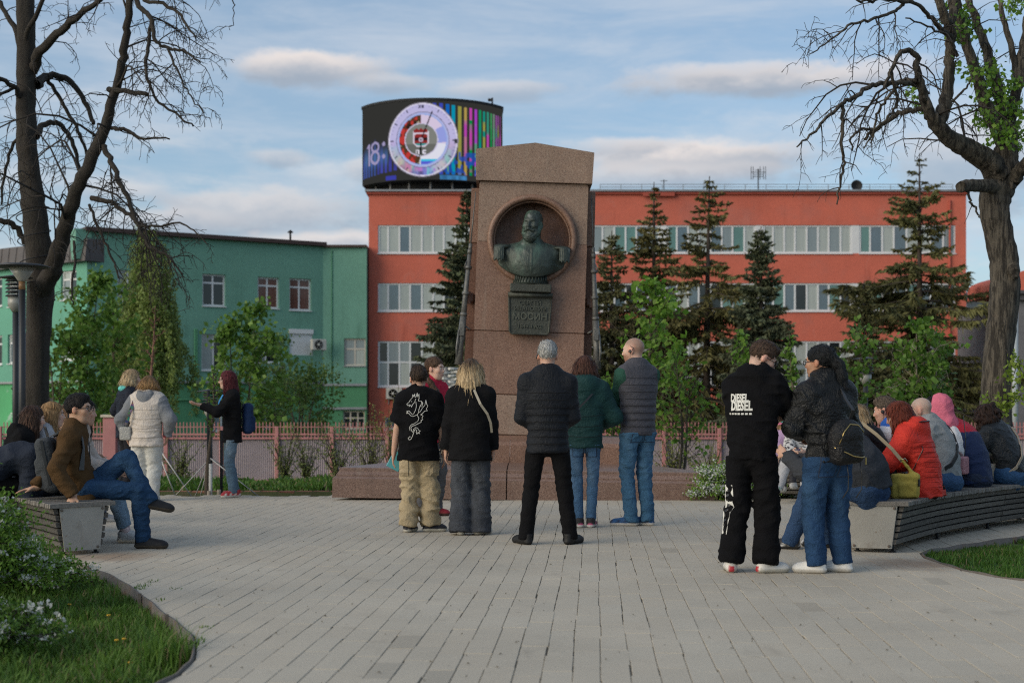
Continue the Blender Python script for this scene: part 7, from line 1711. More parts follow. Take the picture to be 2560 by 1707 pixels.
    def earpiece(s, side=-1, wire=True):
        mb = MB(); c = Vector(s.HP(side * .088, .004, -.004)); mb.lathe(c, [(.016, -.006), (.017, .004), (.010, .010)], 12, Vector(tuple(s.hr * side)).to_track_quat('Z', 'Y').to_matrix()); e = mb.build('earpiece', m_black, s.root)
        mb = MB(); mb.tube([s.HP(side * .086, -.02, .0), s.HP(side * .082, -.026, .03), s.HP(side * .078, .0, .045)], .004, 5)
        if wire: mb.tube([s.HP(side * .09, .004, -.02), s.HP(side * .086, .01, -.08), s.HP(side * .10, .0, -.16)], .0022, 4)
        mb.build('ear_hook', m_black, e)
    def lanyard(s, col=(.05, .16, .5)):
        mb = MB(); n = 13; pts = []
        for k in range(n): a = math.pi * (k / (n - 1)) ; pts.append(s.N + s.X * .082 * math.cos(a) - s.fw * .080 * math.sin(a) + V3(0, 0, .028 + .018 * math.sin(a)))
        mb.tube(pts, .008, 6); mb.build('lanyard', mat('lanyard_blue', col, .7, .2, 60), s.root)
m_eyew = mat('eye_white', (.55, .52, .50), .25); m_brow = mat('eyebrow', (.06, .04, .03), .9)
def patch(fig, obj, org, right, dirv, w, h, m, name='pocket', lift=.004, n=5):
    """sewn-on piece of cloth that follows a garment"""
    uv = [(w * (i / n - .5), h * (j / n - .5)) for j in range(n + 1) for i in range(n + 1)]; q = on_surface(fig, obj, uv, org, right, (0, 0, 1), dirv); d = Vector(dirv).normalized(); N = (n + 1) ** 2; e = lift - .0035
    F = [(j * (n + 1) + i, j * (n + 1) + i + 1, (j + 1) * (n + 1) + i + 1, (j + 1) * (n + 1) + i) for j in range(n) for i in range(n)]; rim = [i for i in range(n + 1)] + [(j + 1) * (n + 1) - 1 for j in range(1, n + 1)] + [N - 1 - i for i in range(1, n + 1)] + [(n - j) * (n + 1) for j in range(1, n)]
    V = [p - d * e for p in q] + [p + d * .006 for p in q]; F += [(rim[k], rim[(k + 1) % len(rim)], N + rim[(k + 1) % len(rim)], N + rim[k]) for k in range(len(rim))]; mb = MB(); mb._add(V, F); return mb.build(name, m, obj)
def seams(f, zs, w, col=(.004, .004, .005), bow=.0, r=.0032, n=15, shift=0.0):
    """stitched quilting lines across the back of a padded garment"""
    mb = MB()
    for z in zs:
        q = on_surface(f, f.topo, [(shift + w * (i / n - .5), z + bow * math.cos(math.pi * (i / n - .5))) for i in range(n + 1)], f.C * V3(1, 0, 0), tuple(f.X), (0, 0, 1), tuple(f.fw * V3(1, 1, 0))); seg = [q[0]]
        for a, b in zip(q, q[1:] + [None]):
            if b is None or (b - a).length > .07:
                if len(seg) > 2: mb.tube([p + Vector(tuple(f.fw)) * .0025 for p in seg], r, 4)
                seg = [b]
            else: seg.append(b)
    return mb.build('quilt_seams', mat('seam_%d' % int(sum(col) * 99999), tuple(col), .9, .1, 30), f.topo)
def pockets(f, col, dz=-.09, w=.125, h=.14, sep=.072):
    m = mat('pocket_%d' % int(sum(col) * 9999), tuple(c * 1.12 for c in col), .9, .25, 30, .3, 90, spec=.1); st_ = mat('stitch_dark', (.018, .03, .06), .9)
    for sx in (-1, 1):
        c = f.P + f.X * sx * sep + V3(0, 0, dz); patch(f, f.lego, c, tuple(f.X), tuple(f.fw), w, h, st_, 'pocket_edge', .004); patch(f, f.lego, c, tuple(f.X), tuple(f.fw), w - .012, h - .012, m, 'pocket', .0055)
def strap(name, pts, w, m, parent, th=.004, up=None):
    """flat band along a path"""
    mb = MB(); pts = [Vector(tuple(map(float, p))) for p in pts]; V = []
    for i, p in enumerate(pts):
        d = (pts[min(i + 1, len(pts) - 1)] - pts[max(i - 1, 0)]).normalized(); n = Vector(up[i]) if up else Vector((0, -1, 0)); sd = d.cross(n).normalized(); n = sd.cross(d)
        V += [p - sd * w / 2, p + sd * w / 2, p + sd * w / 2 + n * th, p - sd * w / 2 + n * th]
    mb._add(V, [(i * 4 + j, i * 4 + (j + 1) % 4, i * 4 + 4 + (j + 1) % 4, i * 4 + 4 + j) for i in range(len(pts) - 1) for j in range(4)] + [(0, 1, 2, 3), tuple(len(V) - 4 + k for k in (3, 2, 1, 0))]); return mb.build(name, m, parent)
def on_surface(fig, obj, uvpts, origin, right, up, dirv):
    """project 2D points onto a garment by casting rays along dirv (all in the person's frame)"""
    out = []; o, r, u, d = Vector(tuple(map(float, origin))), Vector(tuple(map(float, right))), Vector(tuple(map(float, up))), Vector(tuple(map(float, dirv))).normalized()
    from mathutils.bvhtree import BVHTree
    me = obj.data; bv = BVHTree.FromPolygons([v.co for v in me.vertices], [p.vertices for p in me.polygons])
    for a, b in uvpts:
        p = o + r * a + u * b; h = bv.ray_cast(p - d * .6, d)[0]; out.append((h if h is not None else p) - d * .0035)
    return out
JEANS = (.045, .095, .185); JEANS_D = (.030, .060, .125); BLACK = (.007, .007, .008); CHAR = (.035, .038, .042)
def fade(c2, z0, z1, amt=.6, y=True):
    """wash of the denim on thighs and shins"""
    def f(V, c): k = np.exp(-((V[:, 2] - (z0 + z1) / 2) / ((z1 - z0) * .5)) ** 2) * amt * (.6 + .4 * np.sin(V[:, 0] * 60 + V[:, 2] * 21)); return c * (1 - k[:, None]) + np.array(c2) * k[:, None]
    return f
def PXY(px, pyfeet): d = 3853.9 / (pyfeet - 932.5); return PX(px, d), d
# ---- standing in the middle
x, y = PXY(1258, 1249); f = Fig('grey-haired man in black quilted jacket standing with feet apart, back turned', x, y, 0, 1.735, lean=1, hunch=4, hands=((-.06, .20, .98), (.06, .20, .97)), poles=((-.75, -.65, -.35), (.75, -.65, -.35)), feet=((-.185, 0, 0), (.19, .02, 0)), sw=.118, hp=4, fyaw=(28, -30), bulk=1.06)
f.body(False, scalp=None, h=.0085); f.top((.010, .012, .016), m_nylon, .016, .13, quilt=(.012, .062), sq=(.006, .075), collar=.055, wrk=.004, name='quilted_jacket', flare=.012); seams(f, np.arange(.86, 1.30, .062), .36, (.003, .003, .004)); f.legs(BLACK, m_cloth, (.088, .066, .060), .005, .006)
f.shoes((.010, .010, .010), (.008, .008, .008), 'dress', 1.05); f.hair('short', (.50, .50, .48), (.30, .30, .29), .02); f.earpiece(-1)
x, y = PXY(1343, 1210); f = Fig('woman in dark green hooded puffer jacket and blue skinny jeans, back turned', x, y, -4, 1.665, lean=1, hunch=4, hands=((-.10, .20, .98), (.11, .20, .98)), poles=((-1, -.45, -.2), (1, -.45, -.2)), feet=((-.058, 0, 0), (.062, .0, 0)), sw=.108, bulk=.96, hp=3, fyaw=(22, -6))
f.body(False, False); f.top((.010, .040, .040), m_nylon, .040, .10, quilt=(.012, .105), sq=(.010, .10), collar=.04, hood='down', wrk=.005, name='puffer_jacket', hoodr=.135); seams(f, np.arange(.90, 1.20, .10), .40, (.004, .014, .014), -.02); f.legs((.060, .125, .22), m_denim, (.082, .055, .046), .045, .005, colf=fade((.12, .20, .30), .35, .75)); pockets(f, (.06, .125, .22), -.13, .11, .12, .062); f.shoes((.02, .02, .022), (.62, .62, .60), accent=(.55, .10, .20)); f.hair('long', (.085, .035, .022), (.045, .02, .014), .17, vol=1.02)
strap('bag_strap', [f.N + V3(.12, -.10, -.03), f.C + V3(.02, -.175, .02), f.C + V3(-.10, -.19, -.10), f.M + V3(-.17, -.10, -.02)], .018, m_black, f.root)
x, y = PXY(1466, 1206); f = Fig('tall bearded man with shaved head, grey quilted vest over green sleeves, arms crossed', x, y, 28, 1.865, lean=0, hunch=4, hy=38, hp=4, hands=((.10, .235, 1.27), (-.10, .25, 1.24)), poles=((-1, .1, -.9), (1, .1, -.9)), feet=((-.09, .02, 0), (.075, -.02, 0)), sw=.112, fyaw=(52, 38), skin=PALE, bulk=1.0)
f.body(True, scalp=((.12, .075, .055), .55), beard=((.22, .09, .05), .75)); f.top((.030, .085, .062), m_cloth, .012, .07, wrk=.006, name='sweater'); f.top((.068, .068, .080), m_nylon, .030, .085, 'none', quilt=(.014, .068), collar=.06, wrk=.003, name='quilted_vest'); seams(f, np.arange(.98, 1.50, .068), .40, (.028, .028, .034)); f.legs((.050, .125, .215), m_denim, (.098, .072, .064), .0, .009, colf=fade((.10, .20, .31), .45, .95)); pockets(f, (.05, .125, .215)); f.shoes((.02, .08, .20), (.62, .60, .56), accent=(.012, .02, .05)); f.earpiece(-1)
# ---- boy with the dragon print, the blonde, the woman in red
x, y = PXY(962, 1221); f = Fig('boy in oversized black T-shirt with dragon print and beige cargo trousers', x, y, 0, 1.535, lean=0, hunch=4, hy=12, hp=4, hands=((-.245, .05, .70), (.235, .05, .70)), poles=((-1, -.5, -.1), (1, -.5, -.1)), feet=((-.095, .0, 0), (.105, .06, 0)), sw=.112, hs=.97, fyaw=(-18, -75), skin=FAIR, bulk=.92)
f.body(False, scalp=((.07, .045, .03), .8)); f.top((.006, .006, .007), m_cloth, .022, .13, 'short', wrk=.009, loose=.035, name='t_shirt', flare=.015, shw=1.08, collar=.0); f.legs((.40, .32, .20), m_cloth, (.100, .088, .078), .025, .015, name='cargo_trousers', bag=.05, bunch=.012); f.shoes((.016, .016, .02), (.55, .52, .44)); f.hair('short', (.06, .038, .025), (.03, .02, .014), .02, vol=1.0); f.lanyard()
T = f.topo; drag = [[(-.05, .14), (-.035, .155), (-.03, .19), (-.022, .165), (-.012, .195), (-.008, .16), (.004, .17), (.012, .205), (.016, .165), (.028, .195), (.03, .15), (.022, .13)], [(-.05, .14), (-.066, .115), (-.085, .10), (-.078, .085), (-.06, .095), (-.064, .075), (-.048, .09), (-.04, .07), (-.03, .095), (-.012, .115), (.0, .15)], [(-.046, .122), (-.036, .124)],
    [(.022, .13), (.05, .125), (.058, .10), (.042, .085), (.03, .05), (.028, .02), (.012, .0), (-.012, -.012), (-.03, -.015)], [(0, .12), (.006, .08), (0, .05), (-.008, .03), (-.018, .01), (-.03, .0)], [(-.03, 0), (-.048, .02), (-.062, .035), (-.085, .03), (-.075, .02), (-.09, .012), (-.066, .014), (-.045, -.01), (-.03, -.015)],
    [(.03, .02), (.045, .03), (.06, .06), (.085, .09), (.092, .14), (.10, .10), (.112, .08), (.098, .055), (.108, .035), (.085, .035), (.062, .01), (.046, .0)], [(.046, .0), (.07, -.01), (.058, -.03), (.068, -.045), (.05, -.05), (.052, -.068), (.03, -.08), (.0, -.095), (-.03, -.105), (-.045, -.12), (-.04, -.145), (-.024, -.165)], [(.012, 0), (.03, -.03), (.02, -.06), (-.01, -.08), (-.045, -.095), (-.06, -.12), (-.052, -.15)],
    [(-.024, -.165), (-.02, -.135), (.0, -.118), (.02, -.125), (.03, -.145), (.045, -.15), (.03, -.16), (.038, -.178), (.02, -.165), (.012, -.182), (.005, -.16), (.012, -.145), (0, -.135), (-.012, -.145), (-.018, -.17), (-.03, -.2), (-.042, -.225), (-.062, -.235), (-.072, -.22), (-.058, -.205), (-.046, -.205)], [(.05, .125), (.065, .11), (.06, .085)], [(.04, .085), (.05, .075), (.062, .08)]]
m_print = mat('white_print', (.62, .62, .58), .8); mb = MB(); org = f.C + V3(-.02, -.0, -.02)
for ln in drag:
    den = []
    for a, b in zip(ln, ln[1:]):
        for t in np.linspace(0, 1, 4)[:-1]: den.append((a[0] + (b[0] - a[0]) * t, a[1] + (b[1] - a[1]) * t))
    den.append(ln[-1]); mb.tube(on_surface(f, T, den, org, (1, 0, 0), (0, 0, 1), (0, 1, 0)), .0030, 4)
mb.build('dragon_print', m_print, T)
mb = MB()
for a in (.0, .05): n = 10; c = f.hip[1] + V3(.125, -.02, -.05 - a * 1.6); mb.tube([c + V3(.012 * math.sin(2 * math.pi * k / n) * 1.2, 0, .02 * math.cos(2 * math.pi * k / n)) for k in range(n + 1)], .0035, 5, False)
mb.build('key_ring', m_metal, f.root); 
m_cg = mat('cargo_cloth', (.38, .30, .185), .92, .12, 9, .3, 90, fold=.5); patch(f, f.lego, f.hip[1] + V3(.045, 0, -.20), (1, 0, 0), (0, 1, 0), .13, .15, m_cg, 'cargo_pocket', .010); patch(f, f.lego, f.hip[1] + V3(.045, 0, -.125), (1, 0, 0), (0, 1, 0), .135, .045, m_cg, 'pocket_flap', .016); patch(f, f.lego, f.hip[0] + V3(-.06, 0, -.20), (1, 0, 0), (0, 1, 0), .09, .15, m_cg, 'cargo_pocket', .010)
by, bx = y, x
fo = empty('teal_folder', (x - .225, y + .17, .66), R(8), 'teal folder held low at the left side of the dragon shirt boy', 'folder'); mb = MB(); mb.box((0, 0, 0), (.13, .012, .17), Matrix.Rotation(R(28), 3, 'Y').to_3x3(), .004); mb.build('cover', mat('teal_card', (.10, .38, .42), .5, .1, 5), fo)
x, y = PXY(1080, 1227); f = Fig('blonde woman in black blazer and wide dark jeans, back turned, beside the boy', x, y, -6, 1.60, lean=1, hunch=3, hp=2, hands=((-.235, .05, .735), (.20, .13, .72)), poles=((-1, -.4, -.1), (1, -.55, .1)), feet=((-.085, .0, 0), (.085, .05, 0)), sw=.108, fyaw=(10, -28), bulk=1.0)
f.curl = [.8, .8]; f.body(False, False); f.top((.009, .009, .010), m_cloth, .022, .155, wrk=.006, name='blazer', flare=.030, loose=.012, shw=1.04, cuff=1.1); f.legs((.050, .055, .065), m_denim, (.098, .088, .094), -.01, .009, name='wide_jeans', flare=.016, colf=fade((.09, .10, .115), .2, .7, .5)); f.shoes((.55, .52, .45), (.55, .52, .45)); f.hair('wavy', (.62, .47, .28), (.34, .24, .13), .30, root=(.085, .055, .035), vol=1.06)
strap('bag_strap', [f.N + V3(.05, -.12, .0), f.C + V3(.115, -.165, .03), f.M + V3(.175, -.13, .11), f.M + V3(.20, -.09, .03), f.M + V3(.205, -.04, -.06)], .022, mat('strap_beige', (.30, .275, .22), .7, .1, 40), f.root, .005)
x, y = PXY(988, 1184); f = Fig('woman in red jacket facing sideways behind the dragon shirt boy, brown hair tied over shoulder', x, y, -128, 1.70, lean=0, hunch=4, hy=12, hp=3, hands=(None, (.16, .25, 1.0)), feet=((-.07, .02, 0), (.10, .0, 0)), sw=.108, skin=PALE, fyaw=(20, -10))
f.body(True, False, .0065, jaw=.9); f.top((.42, .025, .055), m_cloth, .020, .10, wrk=.007, name='red_jacket', collar=.0); f.legs((.10, .10, .105), m_cloth, (.10, .09, .085), .0, .010); f.shoes((.28, .02, .03), (.10, .05, .04)); f.hair('pony', (.10, .055, .032), (.05, .028, .018), .30, tail=[(.02, -.10, -.02), (.06, -.08, -.09), (.10, .0, -.17), (.10, .07, -.25), (.08, .10, -.36)], vol=1.03)
# ---- the boy in the hoodie and the woman with the small backpack
x, y = PXY(1727, 1313); f = Fig('boy in black hooded sweatshirt with white lettering, head bowed over a phone', x, y, -26, 1.66, lean=2, hunch=12, hy=-56, hp=30, hands=((.06, .36, 1.10), (.12, .37, 1.15)), poles=((-1, -.1, -.7), (1, -.35, -.55)), feet=((-.135, -.03, 0), (.10, .03, 0)), sw=.095, skin=PALE, fyaw=(20, -48), bulk=1.0, neck=1.06)
f.curl = [1.0, 1.0]; f.body(True, scalp=((.08, .05, .035), .7)); f.top((.006, .006, .007), m_cloth, .030, .075, wrk=.010, name='hoodie', hood='down', rib=.055, loose=.004, hoodr=.105); f.legs((.006, .006, .007), m_cloth, (.098, .088, .080), .03, .010, name='sweatpants', bunch=.010); f.shoes((.66, .64, .60), (.46, .44, .38), sock=(.16, .16, .17), heel=(.40, .03, .04)); f.hair('short', (.085, .052, .034), (.045, .028, .02), .02); f.glasses(); f.lanyard()
T = f.topo; c_, s_ = math.cos(R(13)), math.sin(R(13)); rt = (c_, -s_, 0); dv = (s_, c_, 0)
def letters(txt, size, ox, oz, bold, sx=1.0, name='lettering'):
    me = text_mesh('lettering', txt, size, 0, bold); me.materials.clear(); me.materials.append(m_print)
    pts = [(v.co.x * sx + ox, v.co.y + oz) for v in me.vertices]; pr_ = on_surface(f, T, pts, f.C + V3(-.03, 0, 0), rt, (0, 0, 1), dv)
    for v, p in zip(me.vertices, pr_): v.co = p
    return link(name, me, T)
letters('DIESEL', .075, -.008, .026, .003, .66); letters('DIESEL', .092, .010, -.030, .004, .60); 
mb = MB(); 
for k in range(7): a = -.085 + k * .026; q = on_surface(f, T, [(a, -.090), (a + .018, -.090), (a + .018, -.078), (a, -.078)], f.C + V3(-.03, 0, 0), rt, (0, 0, 1), dv); mb._add(q, [(0, 1, 2, 3)])
mb.build('lettering', m_print, T)
# white stripe on the left trouser leg
mb = MB(); Lg = [o for o in f.root.children if o.name.startswith('sweatpants')][0]; zs = np.linspace(.27, .62, 10); rows = [on_surface(f, Lg, [(-.058, z), (-.002, z)], f.ank[0] * V3(1, 1, 0) + V3(-.0, -.0, 0), (-.55, .83, 0) if 0 else (.75, .66, 0), (0, 0, 1), (.66, -.75, 0)) for z in zs]
rows = [on_surface(f, Lg, [(-.035, z), (.03, z)], f.ank[0] * V3(1, 1, 0) + V3(.0, .0, 0), (.45, -.89, 0), (0, 0, 1), (.89, .45, 0)) for z in zs]
for k in range(len(zs) - 1): mb._add([rows[k][0], rows[k][1], rows[k + 1][1], rows[k + 1][0]], [(0, 1, 2, 3)])
mb.build('side_stripe', m_print, Lg)
mb = MB()
for k in range(9): q = on_surface(f, Lg, [(.0 + .012 * math.cos(t), .30 + k * .035 + .011 * math.sin(t)) for t in np.linspace(0, 5.2, 7)], f.ank[0] * V3(1, 1, 0), (.45, -.89, 0), (0, 0, 1), (.89, .45, 0)); mb._add([p - Vector((.89, .45, 0)) * .002 for p in q], [tuple(range(7))])
mb.build('stripe_lettering', m_black, Lg)
def world(fig, p): return fig.root.matrix_basis @ Vector(tuple(map(float, p)))
w_ = world(f, f.wri[1] + f.hd[1] * .10 + V3(0, .02, .02)); ph = empty('phone', w_, R(-26), 'small dark phone held up in the hands of the boy in the hoodie', 'phone'); mb = MB(); mb.box((-.03, .02, 0), (.075, .15, .009), Matrix.Rotation(R(25), 3, 'X').to_3x3(), .003); mb.build('case', m_black, ph)
x, y = PXY(1904, 1314); f = Fig('woman with black ponytail in black leather jacket and blue jeans wearing a small backpack', x, y, 24, 1.605, lean=2, hunch=6, hy=32, hp=2, hands=((-.08, .24, .98), (.10, .24, .96)), poles=((-1, -.6, -.3), (1, -.3, -.5)), feet=((-.11, .03, 0), (.10, .01, 0)), sw=.116, skin=TAN, fyaw=(42, 40), bulk=1.08)
f.body(True, False); f.top((.008, .009, .010), m_leather, .022, .05, wrk=.011, name='leather_jacket', collar=.02, flare=.008); f.legs((.020, .050, .112), m_denim, (.104, .078, .064), .025, .009, colf=fade((.038, .085, .16), .3, .8), seat_r=1.12); pockets(f, (.020, .050, .112), -.10, .13, .14, .078); f.shoes((.66, .65, .62), (.46, .44, .40)); f.hair('pony', (.010, .012, .014), (.007, .007, .008), .42, tail=[(0, -.10, .02), (.01, -.14, -.02), (.02, -.15, -.10), (.03, -.155, -.19), (.045, -.15, -.29)], vol=1.06); f.glasses(); f.lanyard()
mb = MB(); c = f.HP(0, -.115, .02); n = 10; mb.tube([c + V3(.036 * math.cos(2 * math.pi * k / n), 0, .036 * math.sin(2 * math.pi * k / n)) for k in range(n + 1)], .008, 6, False); mb.build('hair_tie', mat('hair_tie', (.03, .06, .08), .7), f.root)
bp = empty('leather_backpack', f.root.location, f.root.rotation_euler.z, 'small black leather backpack with gold zips on the back of the ponytail woman', 'backpack')
Fb = Field((-.24, -.42, .70), (.20, -.08, 1.16), .009); Fb.box((-.03, -.235, .90), (.125, .070, .125), .06, .02, (unit(V3(1, 0, .12)), V3(0, 1, 0), unit(V3(-.12, 0, 1)))); Fb.ell((-.025, -.235, 1.0), (.125, .072, .09), .03); Fb.disp(lambda q: wr(q, .004, 3)); bg = Fb.build('bag_body', m_leather, bp, (.010, .010, .011))
m_gold = mat('gold_zip', (.55, .40, .16), .3, .1, 10, metal=1.0)
mb = MB(); mb.tube(on_surface(None, bg, [(-.135, .92), (-.10, 1.0), (-.04, 1.055), (.03, 1.05), (.08, 1.0)], (0, -.235, 0), (1, 0, 0), (0, 0, 1), (0, 1, 0)), .0042, 5); mb.build('zip', m_gold, bg)
mb = MB(); mb.tube(on_surface(None, bg, [(-.155, .895), (-.09, .862), (-.02, .835), (.05, .825), (.085, .83)], (0, -.235, 0), (1, 0, 0), (0, 0, 1), (0, 1, 0)), .0042, 5); mb.box((.088, -.30, .80), (.010, .006, .05)); mb.build('zip', m_gold, bg)
m_blackl = mat('black_leather_strap', (.02, .02, .021), .4, .1, 30)
strap('shoulder_strap', [V3(.02, -.20, 1.06), V3(.03, -.235, 1.15), f.C + V3(.03, -.17, .06), f.N + V3(.05, -.125, -.035), f.N + V3(.10, -.02, .01), f.N + V3(.10, .09, -.06)], .026, m_blackl, bp, .005)
for x_ in (-.03, .085): mb = MB(); mb.tube([V3(x_, -.24, .80), V3(x_ + .01, -.25, .70), V3(x_ + .03, -.22, .60), V3(x_ - .01, -.21, .54)], .004, 5); mb.build('loose_strap', m_blackl, bp)
# ---- the guide and her listeners on the left
x, y = PXY(533, 1141); f = Fig('guide with long dark red hair, black jacket and faded jeans, gesturing with open hands', x, y, 112, 1.63, lean=0, hunch=4, hy=-14, hp=2, hands=((-.02, .40, 1.19), (.27, .22, 1.12)), poles=((-.7, -.3, -1), (1, -.5, -.8)), feet=((-.10, .03, 0), (.10, -.03, 0)), sw=.106, skin=PALE, fyaw=(14, -14))
f.hd = [unit(V3(.0, 1, .25)), unit(V3(-.25, .8, .35))]; f.hn = [unit(V3(.3, -.2, 1)), unit(V3(-.2, -.4, 1))]; f.curl = [.18, .3]
f.body(True, False, .0068, jaw=.9); f.top((.009, .009, .010), m_cloth, .020, .14, wrk=.007, name='jacket', flare=.01, collar=.0); f.legs((.10, .16, .22), m_denim, (.085, .064, .052), .02, .007, colf=fade((.28, .33, .36), .55, .85, .7)); f.shoes((.40, .03, .035), (.62, .60, .55), accent=(.60, .56, .48)); f.hair('long', (.115, .018, .022), (.05, .008, .012), .36, vol=1.03, side=(1, 1)); f.glasses()
mb = MB(); fr_ = [f.N + V3(.0, .085, .02), f.C + V3(-.035, .135, .06), f.C + V3(.0, .15, -.06), f.C + V3(.045, .135, .06)]; mb._add([Vector(tuple(map(float, p))) for p in fr_], [(0, 1, 2, 3)]); 
sh_ = strap('blue_blouse', [f.N + V3(.0, .075, .01), f.C + V3(.0, .155, .05), f.C + V3(.0, .165, -.06)], .085, mat('blue_blouse', (.03, .24, .55), .7, .25, 40), f.root, .006, [(0, 1, 0)] * 3)
mb = MB(); mb.tube([f.C + V3(.01, .16, -.05), f.M + V3(.01, .155, .0), f.P + V3(.01, .155, -.12)], .006, 5); mb.build('zip', m_gold, f.root)
bk = empty('navy_backpack', f.root.location, f.root.rotation_euler.z, 'navy blue backpack worn by the red-haired guide', 'backpack'); Fb = Field((-.16, -.36, .78), (.16, -.06, 1.28), .010); Fb.box((0, -.20, 1.02), (.12, .065, .20), .06, .01); Fb.box((0, -.265, .95), (.09, .03, .10), .03, .02); Fb.disp(lambda q: wr(q, .005, 1)); Fb.build('bag_body', m_nylon, bk, (.012, .030, .085)); strap('shoulder_strap', [V3(-.07, -.15, 1.20), f.N + V3(-.08, -.02, .0), f.C + V3(-.09, .13, .02)], .04, m_black, bk); strap('shoulder_strap', [V3(.07, -.15, 1.20), f.N + V3(.08, -.02, .0), f.C + V3(.09, .13, .02)], .04, m_black, bk)
x, y = PXY(336, 1149); f = Fig('woman in cream padded vest over grey hooded sweater and pale trousers, back turned', x, y, -6, 1.545, lean=2, hunch=6, hy=-4, hp=8, hands=((-.27, .04, .80), (.25, .05, .80)), poles=((-1, -.5, -.1), (1, -.5, -.1)), feet=((-.075, 0, 0), (.085, 0, 0)), sw=.120, bulk=1.18, skin=FAIR)
f.body(False, False); f.top((.185, .195, .21), m_cloth, .022, .05, wrk=.008, name='grey_sweater', hood='down', sleevefat=.008, hoodr=.10); f.top((.56, .50, .44), m_nylon, .042, .13, 'none', quilt=(.013, .115), collar=.0, wrk=.007, name='padded_vest', flare=.012); seams(f, np.arange(.80, 1.22, .115), .42, (.36, .31, .26), -.015, .004); f.legs((.52, .52, .49), m_cloth, (.105, .092, .085), .0, .008); f.shoes((.58, .57, .55), (.60, .60, .58)); f.hair('bob', (.40, .24, .10), (.22, .12, .05), .10, root=(.20, .12, .06), vol=1.08)
hb = empty('handbag', f.root.location, f.root.rotation_euler.z, 'small grey crossbody bag on patterned strap at the hip of the cream vest woman', 'handbag'); Fb = Field((-.33, -.20, .72), (-.12, .05, .98), .009); Fb.box((-.235, -.08, .84), (.075, .035, .085), .02, .01); Fb.build('bag_body', m_leather, hb, (.36, .36, .34))
m_ethnic = bpy.data.materials.new('patterned_strap'); m_ethnic.use_nodes = True; m_ethnic.node_tree.nodes.clear(); t = NT(m_ethnic.node_tree); p_ = t.node('ShaderNodeBsdfPrincipled'); vv = t.node('ShaderNodeTexVoronoi'); t.put(vv.inputs['Vector'], t.node('ShaderNodeTexCoord').outputs['Object']); vv.inputs['Scale'].default_value = 34; hh = t.node('ShaderNodeHueSaturation'); t.put(hh.inputs['Color'], t.mix(.55, vv.outputs['Color'], (.02, .02, .03))); hh.inputs['Value'].default_value = .35; t.put(p_.inputs[0], hh.outputs[0]); p_.inputs['Roughness'].default_value = .9; t.t.links.new(p_.outputs[0], t.node('ShaderNodeOutputMaterial').inputs[0])
strap('strap', [f.N + V3(-.09, .02, .02), f.N + V3(-.125, -.12, -.03), f.C + V3(-.165, -.165, -.05), f.M + V3(-.215, -.13, -.02), V3(-.235, -.08, .93)], .042, m_ethnic, hb, .006)
for i in (0, 1): mb = MB(); mb.tube([f.wri[i] - V3(0, 0, -.03), f.wri[i] - V3(0, 0, .01)], [.05, .046], 10); mb.build('cuff', mat('red_cuff', (.30, .03, .05), .8), f.root)
x, y = PX(290, 18.9), 18.9; f = Fig('blonde woman in dark navy jacket with turquoise collar, seen in profile, hands in pockets', x, y, -58, 1.66, lean=1, hunch=5, hy=-18, hp=2, hands=((-.20, .10, .98), (.20, .10, .98)), poles=((-1, -.6, 0), (1, -.6, 0)), sw=.108, skin=PALE, bulk=1.02)
f.body(True, False, .0075, jaw=.9); f.top((.009, .012, .022), m_nylon, .034, .11, quilt=(.007, .10), wrk=.006, name='dark_jacket', sq=(.006, .1)); f.legs((.02, .02, .024), m_cloth, (.09, .07, .06), 0, .006); f.shoes((.03, .03, .03)); f.hair('bob', (.60, .47, .29), (.40, .29, .16), .17, root=(.30, .21, .12), vol=1.08)
Fb = Field(f.N - .2, f.N + .2, .009); Fb.ell(f.N - f.fw * .04 + V3(0, 0, .035), (.105, .10, .055), .03); Fb.ell(f.N + V3(0, 0, .08), (.062, .065, .07), .03, None, 'sub'); Fb.build('collar', m_cloth, f.root, (.15, .55, .52))
# ================= seated on the left bench
def SB(px, py): d = 2498.5 / (py - 932.5); return PX(px, d), d
f = Fig('young man with glasses in brown shirt jacket and jeans, legs crossed, on bench end', -3.53, 11.78, -84, 1.67, seat=SEAT, lean=-26, hunch=26, hy=-14, hp=-2, hands=((.30, -.30, .44), (.34, .02, .44)), poles=((-.2, -1, .3), (.5, -1, .3)), feet=((-.06, .72, .315), (.03, .60, .065)), knees=((.0, .45, 1), (0, .6, 1)), sw=.116, skin=(.46, .28, .19), fyaw=(8, -6))
f.hands_fix = True; f.hip[0] = f.P + V3(-.08, .02, 0); f.hip[1] = f.P + V3(.08, .02, 0)
f.hands_t = None
f.wri[1] = V3(.36, -.03, .455); f.wri[0] = V3(.13, -.42, .455); 
for i, pl in ((0, (-.3, -1, .2)), (1, (.35, -1, .2))): f.elb[i], f.wri[i] = ik(f.sh[i], f.wri[i], f.lu * 1.06, f.lf * 1.06, pl)
f.hd = [unit(V3(.1, -1, -.15)), unit(V3(.75, -.25, -.75))]; f.hn = [unit(V3(0, 0, -1)), unit(V3(-.5, 0, -.9))]; f.curl = [.2, .55]; f.thumb = (None, (.2, .9, .1))
lt, ls = .245 * 1.72, .235 * 1.72
f.knee[0], f.ank[0] = ik(f.hip[0], V3(.05, .53, .40), lt, ls, V3(.1, .0, 1)); f.knee[1], f.ank[1] = ik(f.hip[1], V3(.03, .47, .085), lt, ls, V3(.05, .9, .7))
f.allp = np.array([f.P, f.M, f.C, f.N, f.O, *f.sh, *f.hip, *f.knee, *f.ank, *f.elb, *f.wri])
